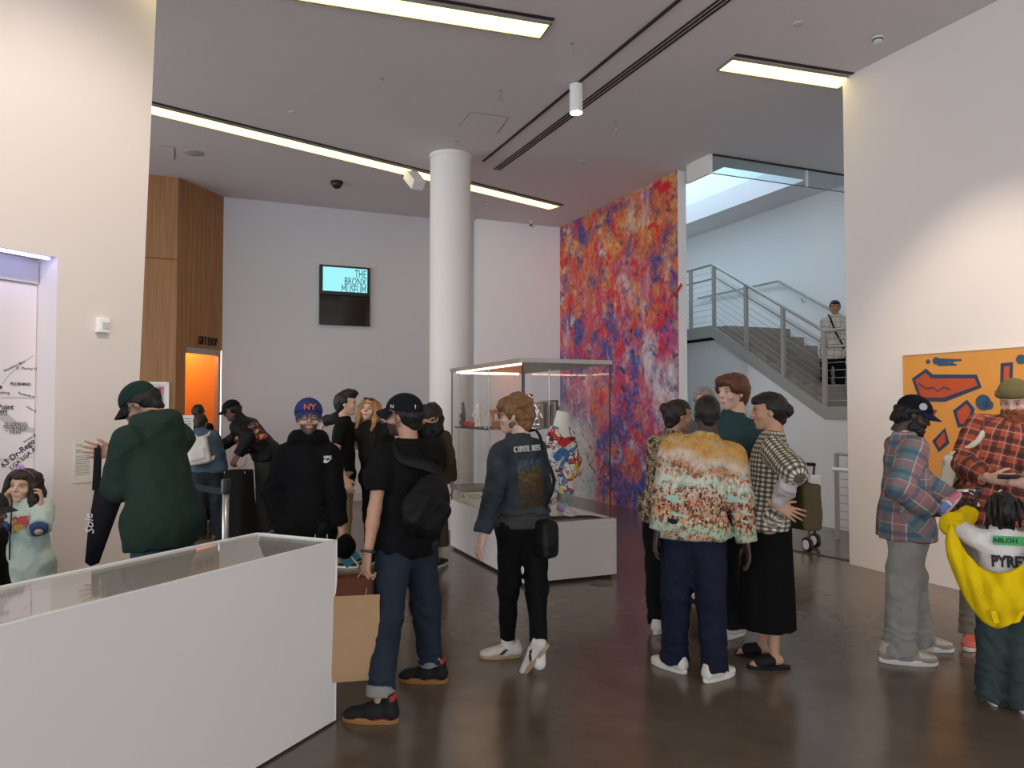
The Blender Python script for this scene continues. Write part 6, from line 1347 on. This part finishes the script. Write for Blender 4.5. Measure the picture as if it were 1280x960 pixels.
# --- visitor with white backpack
p = Person('visitor in blue denim jacket carrying a white backpack at the draped table', feet=((247, 673), (273, 671)), top=(252, 519), az=347, leanF=6, head=(8, 14, 0), skin='olive', fem=1, armR=(282, 590, .1), bulk=1.15, H=1.6, res=1.3)
p.body(); p.hair(H_brn, 'short', .014); p.shirt(cloth('light_denim', (.060, .095, .135), var=.3), .036, 1.9, .0, .014, .014, 181, name='denim_jacket', collar=.014); p.pants(cloth('navy_pants', (.022, .027, .038)), .02, .03, .06, .012, 182); p.shoes((.03, .03, .03), sole=(.6, .58, .55))
c = p.pel+p.up*.27*p.k-p.fw*.22-p.rt*.05; R3 = np.stack([p.rt, p.fw, p.up], 1); wb = cloth('white_leatherette', (.62, .60, .58), .5); t = thing('white_backpack', 'small white backpack worn over the blue denim jacket', 'backpack', tuple(c-p.u*.2)); q = SDF(); q.rbox(c, (.10, .05, .14), .03, R3); q.rbox(c-p.fw*.06-p.up*.05, (.07, .02, .05), .025, R3, .015); soft('bag_body', q, .011, wb, t, folds(.006, 1, 7)); strap_('handle', [c+p.up*.16-p.rt*.03, c+p.up*.22, c+p.up*.16+p.rt*.03], .009, wb, t)
for sd in (0, 1): strap_('strap', [c+p.up*.15+p.rt*(.07 if sd else -.07), p.sh[sd]-p.fw*.10+p.rt*(-.04 if sd else .04)+p.up*.03, p.sh[sd]+p.up*.078+p.rt*(-.05 if sd else .05), p.sh[sd]+p.fw*.1-p.up*.08, c-p.up*.14+p.rt*(.14 if sd else -.1)+p.fw*.04], .018, wb, t, p.fw, .35)
# --- attendant behind
p = Person('dark haired person in black behind the visitor with the white backpack', root=(250, 10.9), top=(247, 507), az=352, leanF=4, head=(-25, 6, 0), skin='tan', fem=1, res=1.35, H=1.7)
p.body(); p.hair(H_brn, 'bun', .014); p.shirt(BLK, .024, 1.9, -.1, .01, .012, 191); p.pants(BLK, .012, .01, .06, .01, 192); p.shoes((.02, .02, .02))
# --- woman on the landing
p = Person('woman in windowpane check shirt and dark trousers standing on the stair landing', root=(1043, 11.05), top=(1044, 376), az=196, zg=LZ, head=(0, 4, 0), skin='olive', fem=1, res=1.3, armR=(1030, 452, -.02), armL=None)
p.body(); p.hair(H_brn, 'lowbun', .008); p.shirt(WCHK, .032, 1.9, -.12, .012, .012, 201, pat='seg', collar=.012); p.pants(BLK, .01, .0, .06, .01, 202); p.shoes((.62, .6, .58), sole=(.7, .7, .68))
t = thing('sling_strap', 'thin black bag strap across the check shirt of the woman on the landing', 'strap', tuple(p.nb)); strap_('strap', [p.nb+p.rt*.09+p.up*.035, p.nb+p.rt*.07+p.fw*.125-p.up*.04, p.pel+p.up*.3*p.k+p.fw*.155, p.pel+p.up*.1*p.k+p.fw*.165-p.rt*.10, p.pel-p.rt*.15+p.fw*.08], .013, BLK2, t, p.fw, .4)
# ================================================================ SMALL THINGS
# stanchion with belt
b0 = atY(282.5, 599, 6.8); b0.z = 0
t = thing('queue_stanchion', 'silver queue post with a black retractable belt near the draped table', 'stanchion', b0); ht = atY(282.5, 599, 6.8).z
B().lathe(b0, [(.17, 0), (.17, .015), (.05, .03), (.025, .04)], 24).out('base', M_steel, t, smooth='auto'); B().tube([b0+UP*.03, b0+UP*(ht-.12)], .028, 16).out('post', M_steel, t, smooth=True)
B().lathe(b0+UP*(ht-.12), [(.04, 0), (.04, .10), (.035, .12), (.001, .12)], 16).out('head', M_black, t, smooth='auto'); e_ = atY(236, 606, 7.0); B().prism([b0+UP*(ht-.09), e_+UP*.02, e_-UP*.04, b0+UP*(ht-.035-.11)], Vector((0, .004, 0))).out('belt', BLK2, t)
# draped table
c = atY(298, 640, 9.55); c.z = 0
t = thing('draped_table', 'black cloth draped table at the gift shop queue', 'table', c); zt_ = .86; vs = []; n = 40; rows = []
for zz, g in ((zt_, 1.0), (zt_-.02, 1.03), (.5, 1.18), (.01, 1.62)):
    r = []
    for j in range(n):
        a = 2*math.pi*j/n; x = (.15+.13*(g-1))*np.sign(math.cos(a))*abs(math.cos(a))**.5; y = .17*g*np.sign(math.sin(a))*abs(math.sin(a))**.5; w = 1+.04*math.sin(a*9)*(zt_-zz); r.append(c+Vector((x*w, y*w, zz)))
    rows.append(r)
vs = [v for r in rows for v in r]; fs = [(i*n+j, (i+1)*n+j, (i+1)*n+(j+1) % n, i*n+(j+1) % n) for i in range(3) for j in range(n)]+[tuple(range(n))]
mobj('table_cloth', vs, fs, cloth('table_black', (.008, .008, .008)), t, True); B().box(c+UP*(zt_-.02), (1, 0, 0), (0, 1, 0), UP, .13, .15, .012).out('table_top', M_white, t)
for sx in (-1, 1):
    for sy in (-1, 1): B().tube([c+Vector((sx*.11, sy*.12, 0)), c+Vector((sx*.11, sy*.12, zt_-.03))], .015, 8).out('leg', M_steel, t)
# standing paper notice
c = atY(233, 540, 10.3); t = thing('paper_notice', 'white printed notice on a thin stand near the gift shop', 'sign', Vector((c.x, c.y, 0)))
B().box(c+UP*.10, V1, D1, UP, .09, .004, .13).out('sheet', mat('paper', (.86, .84, .80), .7), t)
for k in range(5): B().box(c+UP*(.18-.035*k)-D1*.005, V1, D1, UP, .06, .001, .006).out('text_line', mat('grey_ink', (.30, .28, .26), .8), t)
B().tube([Vector((c.x, c.y, 0)), c-UP*.02], .01, 8).out('stand', M_black, t); B().lathe(Vector((c.x, c.y, 0)), [(.13, 0), (.13, .012), (.02, .02)], 20).out('base', M_black, t)
# coiled cable mark on the back wall
cc_ = BK(299, 573, .02); t = tag(B().tube([cc_+V1*.11*math.cos(a)+UP*.15*math.sin(a) for a in np.linspace(0, 6.28, 20)], .006, 5).out('wall_cable', mat('cable_grey', (.4, .4, .4), .5)), 'thin grey cable loop hanging on the back wall', 'cable')
# stroller behind the woman in gingham
c = atY(1019, 664, 8.9); c.z = 0; t = thing('stroller', 'black folding stroller with white wheels beside the cable railing', 'stroller', c)
for dx, dy in ((0, 0), (-.28, .16), (-.2, -.28), (-.45, -.1)):
    w_ = c+Vector((dx, dy, .085)); B().lathe(w_-Vector((.02, 0, 0)), [(.03, 0), (.085, .002), (.085, .038), (.03, .04)], 18, axis=(1, .25, 0)).out('wheel', M_black, t, smooth='auto'); B().lathe(w_-Vector((.024, 0, 0)), [(.055, -.002), (.055, .050), (.02, .052)], 16, axis=(1, .25, 0)).out('hub', M_edge, t, smooth='auto')
for a, b in (((0, 0, .1), (-.05, -.05, .62)), ((-.28, .16, .1), (-.33, .1, .62)), ((-.2, -.28, .1), (-.05, -.05, .55)), ((-.45, -.1, .1), (-.33, .1, .55)), ((-.05, -.05, .62), (.0, .0, .98)), ((-.33, .1, .62), (-.28, .16, .98)), ((0, 0, .98), (-.28, .16, .98)), ((-.05, -.05, .4), (-.33, .1, .4))): B().tube([c+Vector(a), c+Vector(b)], .014, 8).out('frame_tube', M_black, t)
soft('seat', SDF().rbox(np.array(c)+A([-.2, .02, .42]), (.13, .12, .04), .03).rbox(np.array(c)+A([-.16, .1, .62]), (.13, .04, .16), .03), .014, BLK2, t); soft('grip', SDF().cone(np.array(c)+A([0, 0, .98]), np.array(c)+A([-.28, .16, .98]), .022, .022), .012, BLK2, t); soft('liner', SDF().rbox(np.array(c)+A([-.0, -.0, .80]), (.05, .03, .04), .02), .01, WHT, t)
# ---------------------------------------------------------------- contents of the showcase
sy = shz+.007
def on_shelf(px, Yoff=0): # point on the shelf seen at pixel column px, on the line t = depth along the case
    r = ray(px, 500); A_ = KP(.16+Yoff, 0, 0); q = hit(px, 500, A_, D1); return Vector((q.x, q.y, sy))
c = on_shelf(579); q = SDF(); r = np.random.RandomState(2)
for k in range(26): a = r.rand()*6.28; z = r.rand()*.26; d = A([math.cos(a), math.sin(a), .5]); q.cone(np.array(c)+A([0, 0, z]), np.array(c)+A([0, 0, z])+d*.055*(1.1-z*2), .012, .005, .004)
q.cone(np.array(c), np.array(c)+A([0, 0, .28]), .03, .015, .01); tag(soft('spiky_sculpture', q, .008, mat('sculpture_black', (.02, .02, .022), .5), None), 'black spiky coral like sculpture on the showcase shelf', 'sculpture')
c = on_shelf(586, .04); q = SDF(); q.ell(np.array(c)+A([0, 0, .028]), (.05, .05, .028)); q.ell(np.array(c)+A([.06, -.03, .024]), (.045, .04, .025), k=.01); tag(soft('red_cushion', q, .008, cloth('red_satin', (.50, .015, .03), .4), None, folds(.01, 1.5, 3)), 'crumpled red satin pouch on the showcase shelf', 'pouch')
def figurine(px, off, h, m, name, label, grp=None, seed=0):
    c = np.array(on_shelf(px, off)); k = h/.3; r = np.random.RandomState(seed); q = SDF(); A3 = lambda *v: c+A(v)*k
    for s_ in (-1, 1): q.cone(A3(s_*.022, 0, .01), A3(s_*.02, 0, .12), .02*k, .024*k, .01); q.cone(A3(s_*.045, 0, .21), A3(s_*.07, -.02, .13+.03*r.rand()), .016*k, .013*k, .01); q.ell(A3(s_*.024, -.012, .012), (.02*k, .032*k, .014*k))
    q.cone(A3(0, 0, .12), A3(0, 0, .21), .034*k, .04*k, .015); q.ell(A3(0, 0, .265), (.032*k, .032*k, .036*k), k=.01)
    o = thing(name, label, 'figurine', tuple(c), grp); soft('figure', q, .0065, m, o); B().lathe(Vector(c)-UP*.0, [(.07*k, 0), (.07*k, .008)], 16).out('base', mat('figurine_base', (.08, .08, .08), .4), o)
M_chr = mat('chrome', (.75, .77, .80), .12, 1.0); M_crm = mat('cream_vinyl', (.72, .55, .38), .4)
figurine(598, .0, .27, mat('white_vinyl', (.80, .76, .70), .4), 'white_figurine', 'slim white vinyl figurine on the showcase shelf', None, 1)
figurine(612, .1, .16, M_crm, 'cream_figurine', 'short cream vinyl figurine lying low on the showcase shelf', None, 2)
figurine(663, .12, .36, M_chr, 'chrome_figurine', 'tall chrome robot like figurine on the showcase shelf beside the books', None, 3)
figurine(671, .34, .24, M_chr, 'silver_figurine', 'shorter silver figurine between the books and the chrome figurine', None, 4)
figurine(641, .2, .30, mat('blue_grey_vinyl', (.22, .34, .46), .35), 'blue_figurine', 'blue grey vinyl figurine on the showcase shelf behind the blonde woman', None, 5)
# cartons
for k, (px, off, wx, hz, col, lb) in enumerate(((622, .45, .09, .20, (.52, .30, .20), 'salmon carton standing on the showcase shelf'), (634, .40, .07, .30, (.60, .50, .38), 'tall cream carton on the showcase shelf'), (648, .5, .08, .34, (.66, .60, .50), 'pale box at the back of the showcase shelf'))):
    c = on_shelf(px, off); o = thing('carton', lb, 'box', c, 'cartons in the showcase'); B().fr(c, V1, D1, -wx, wx, -.05, .05, sy, sy+hz).out('box', mat('carton%d' % k, col, .6), o, bevel=.003); B().fr(c, V1, D1, -wx*.7, wx*.7, -.052, -.05, sy+hz*.3, sy+hz*.75).out('printed_label', M_edge, o)
# books in a row
bc_ = on_shelf(676, .55); cols = [(.30, .24, .17), (.40, .34, .26), (.16, .13, .10), (.34, .30, .26), (.05, .05, .05), (.22, .18, .14), (.45, .42, .36), (.10, .04, .03), (.30, .25, .20)]
blb = ['light brown', 'tan', 'dark brown', 'grey beige', 'black', 'brown', 'cream', 'maroon', 'taupe']; x = -.06
for k, cl_ in enumerate(cols):
    w = .020+.008*(k % 3); h_ = .24+.022*((k*5) % 4); o = thing('book', blb[k]+' upright book in the row on the showcase shelf', 'book', bc_+V1*x, 'books in the showcase')
    B().fr(bc_, V1, D1, x, x+w, -.09, .09, sy, sy+h_).out('cover', mat('book%d' % k, cl_, .6), o); B().fr(bc_, V1, D1, x+.003, x+w-.003, -.085, .0885, sy+.004, sy+h_+.001).out('pages', mat('paper', (.86, .84, .80), .7), o); x += w+.002
# mannequin torso in painted outfit
mY = None; c = hit(700, 600, KP(.52, 0, 0), D1); zP = ph+.058; Yc = c.y
def MP(px, py, d=0): return np.array(atY(px, py, Yc+d))
t = thing('mannequin', 'white headless mannequin in a white outfit splashed with yellow, red and blue paint', 'mannequin', (c.x, c.y, zP))
q = SDF(); q.cone(MP(703, 517), MP(701, 535), .062, .065, 0); q.cone(MP(701, 530), MP(701, 545), .07, .09, .03); q.cut(MP(703, 514), A([.25, 0, 1])); soft('neck_form', q, .009, mat('mannequin_white', (.84, .80, .74), .5), t)
def outfit(N, L, vec):
    sp = N.new('ShaderNodeSeparateXYZ'); L.new(vec, sp.inputs[0]); c = (.80, .77, .72)
    def ns(sc, seed, lo, hi):
        mp = N.new('ShaderNodeMapping'); mp.inputs['Location'].default_value = (seed, seed*1.7, seed*.6); L.new(vec, mp.inputs[0]); n = N.new('ShaderNodeTexNoise'); n.inputs['Scale'].default_value = sc; n.inputs['Detail'].default_value = 4; n.inputs['Distortion'].default_value = 1.2; L.new(mp.outputs[0], n.inputs['Vector'])
        k = N.new('ShaderNodeMapRange'); k.inputs[1].default_value = lo; k.inputs[2].default_value = hi; L.new(n.outputs[0], k.inputs[0]); return k.outputs[0]
    for sc, sd, lo, hi, col in ((5, 2.2, .55, .57, (.72, .55, .02)), (6, 5.1, .57, .59, (.62, .04, .03)), (5, 8.3, .58, .60, (.06, .22, .50)), (14, 3.3, .62, .64, (.03, .02, .02)), (10, 9.9, .62, .64, (.10, .03, .03))): c = mixc(N, L, ns(sc, sd, lo, hi), c, col)
    w = N.new('ShaderNodeTexWave'); w.inputs['Scale'].default_value = 5; w.inputs['Distortion'].default_value = 9; w.inputs['Detail'].default_value = 2; L.new(vec, w.inputs['Vector']); k = N.new('ShaderNodeMath'); k.operation = 'GREATER_THAN'; k.inputs[1].default_value = .985; L.new(w.outputs[0], k.inputs[0]); return mixc(N, L, k.outputs[0], c, (.02, .02, .03))
M_out = attrmat('paint_splashed_cloth', outfit)
q = SDF(); q.cone(MP(700, 534), MP(700, 560), .085, .125, 0, ((0, 1, 0), .75)); q.cone(MP(700, 560), MP(696, 605), .135, .115, .04, ((0, 1, 0), .75)); q.cone(MP(690, 545), MP(687, 600, -.04), .05, .062, .03); q.cone(MP(712, 545), MP(717, 575, -.03), .052, .062, .03); q.cone(MP(717, 575, -.03), MP(708, 610, -.09), .07, .062, .02); q.cone(MP(692, 600, -.02), MP(688, 622, -.04), .075, .07, .02)
q.cut(MP(700, 533), A([.1, 0, 1])); V, Q = q.mesh(.009, folds(.016, 1.1, 12)); mobj('outfit', V, Q, M_out, t, True, {'st': V-MP(700, 580)})
B().tube([Vector(MP(700, 600)), Vector((MP(700, 600)[0], Yc, zP))], .02, 10).out('stand_pole', M_steel, t)
zz = zP
for k, (px, d, dirv, lb) in enumerate(((682, -.13, (-.15, -1, 0), 'pink and lavender sneaker on the showcase platform, farther from the corner post'), (703, -.20, (.45, -.9, 0), 'blue and pink sneaker on the showcase platform, toe towards the corner post'))):
    b_ = atY(px, 632, Yc+d); sneaker('display_sneaker', lb, (b_.x, b_.y+.06, zz), dirv, (0, 0, 1), accent((.26, .30, .48) if k else (.40, .16, .22), [(lambda x, y, z: y > .11, (.52, .48, .52)), (lambda x, y, z: (np.abs(x) > .02) & (y > -.01) & (y < .08) & (z > .03) & (z < .07), (.45, .16, .22) if k else (.6, .55, .58))]), (.62, .60, .62), 'sneakers in the showcase', 1.08)
# leaflet and slab on the plinth
c = hit(590, 622, KP(.12, 0, 0), D1); c.z = ph+.03; t = thing('open_leaflet', 'open printed leaflet lying on the showcase plinth', 'leaflet', c)
for sd in (-1, 1):
    a = sd*.35; B().box(c+D1*sd*.10+UP*.05, D1*math.cos(a)+UP*-abs(math.sin(a))*sd, V1, UP, .10, .11, .004).out('page', mat('paper', (.86, .84, .80), .7), t)
    for k in range(5): B().box(c+D1*sd*.10+UP*(.0555-0)+V1*(-.08+.035*k), D1*math.cos(a)+UP*-abs(math.sin(a))*sd, V1, UP, .07, .006, .0012).out('text_line', mat('grey_ink', (.30, .28, .26), .8), t)
c = hit(594, 612, KP(.4, 0, 0), D1); tag(B().fr((c.x, c.y), V1, D1, -.2, .2, -.3, .3, ph+.06, ph+.12).out('grey_slab', mat('slab_grey', (.20, .18, .17), .6), bevel=.006), 'flat dark grey box lying inside the showcase under the shelf', 'box')
# gallery spotlights on a track outside the frame, aimed at the painting and the walls
def wallspot(pos, tgt, e, col, size, lb):
    pos, tgt = Vector(pos), Vector(tgt); d = (tgt-pos).normalized(); t = thing('gallery_spotlight', lb, 'spotlight', pos, 'gallery spotlights')
    B().tube([pos-d*.02, pos-d*.22], .06, 14).out('housing', MATS['white_housing'], t, smooth='auto'); B().tube([pos-d*.12, Vector((pos.x, pos.y, CE))], .012, 6).out('stem', M_alum, t)
    l = bpy.data.lights.new('spot', 'SPOT'); l.energy = e; l.color = col; l.spot_size = math.radians(size); l.spot_blend = .8; l.shadow_soft_size = .06; o = bpy.data.objects.new('spot_beam', l); COL.objects.link(o); o.location = pos+d*.01; o.rotation_euler = d.to_track_quat('-Z', 'Y').to_euler(); o.parent = t; o.location = d*.01
ptc = RP(1230, 520)
wallspot((ptc.x-1.9, ptc.y-1.6, CE-.3), ptc, 170, (1, .85, .68), 55, 'white track spotlight aimed at the orange graffiti panel')
wallspot((ptc.x-.4, ptc.y-3.2, CE-.3), ptc-D1*1.6, 150, (1, .85, .68), 60, 'white track spotlight washing the right wall near the entrance')
wallspot((-1.3, 3.2, CE-.3), LW(110, 330), 150, (1, .86, .72), 70, 'white track spotlight washing the left wall')
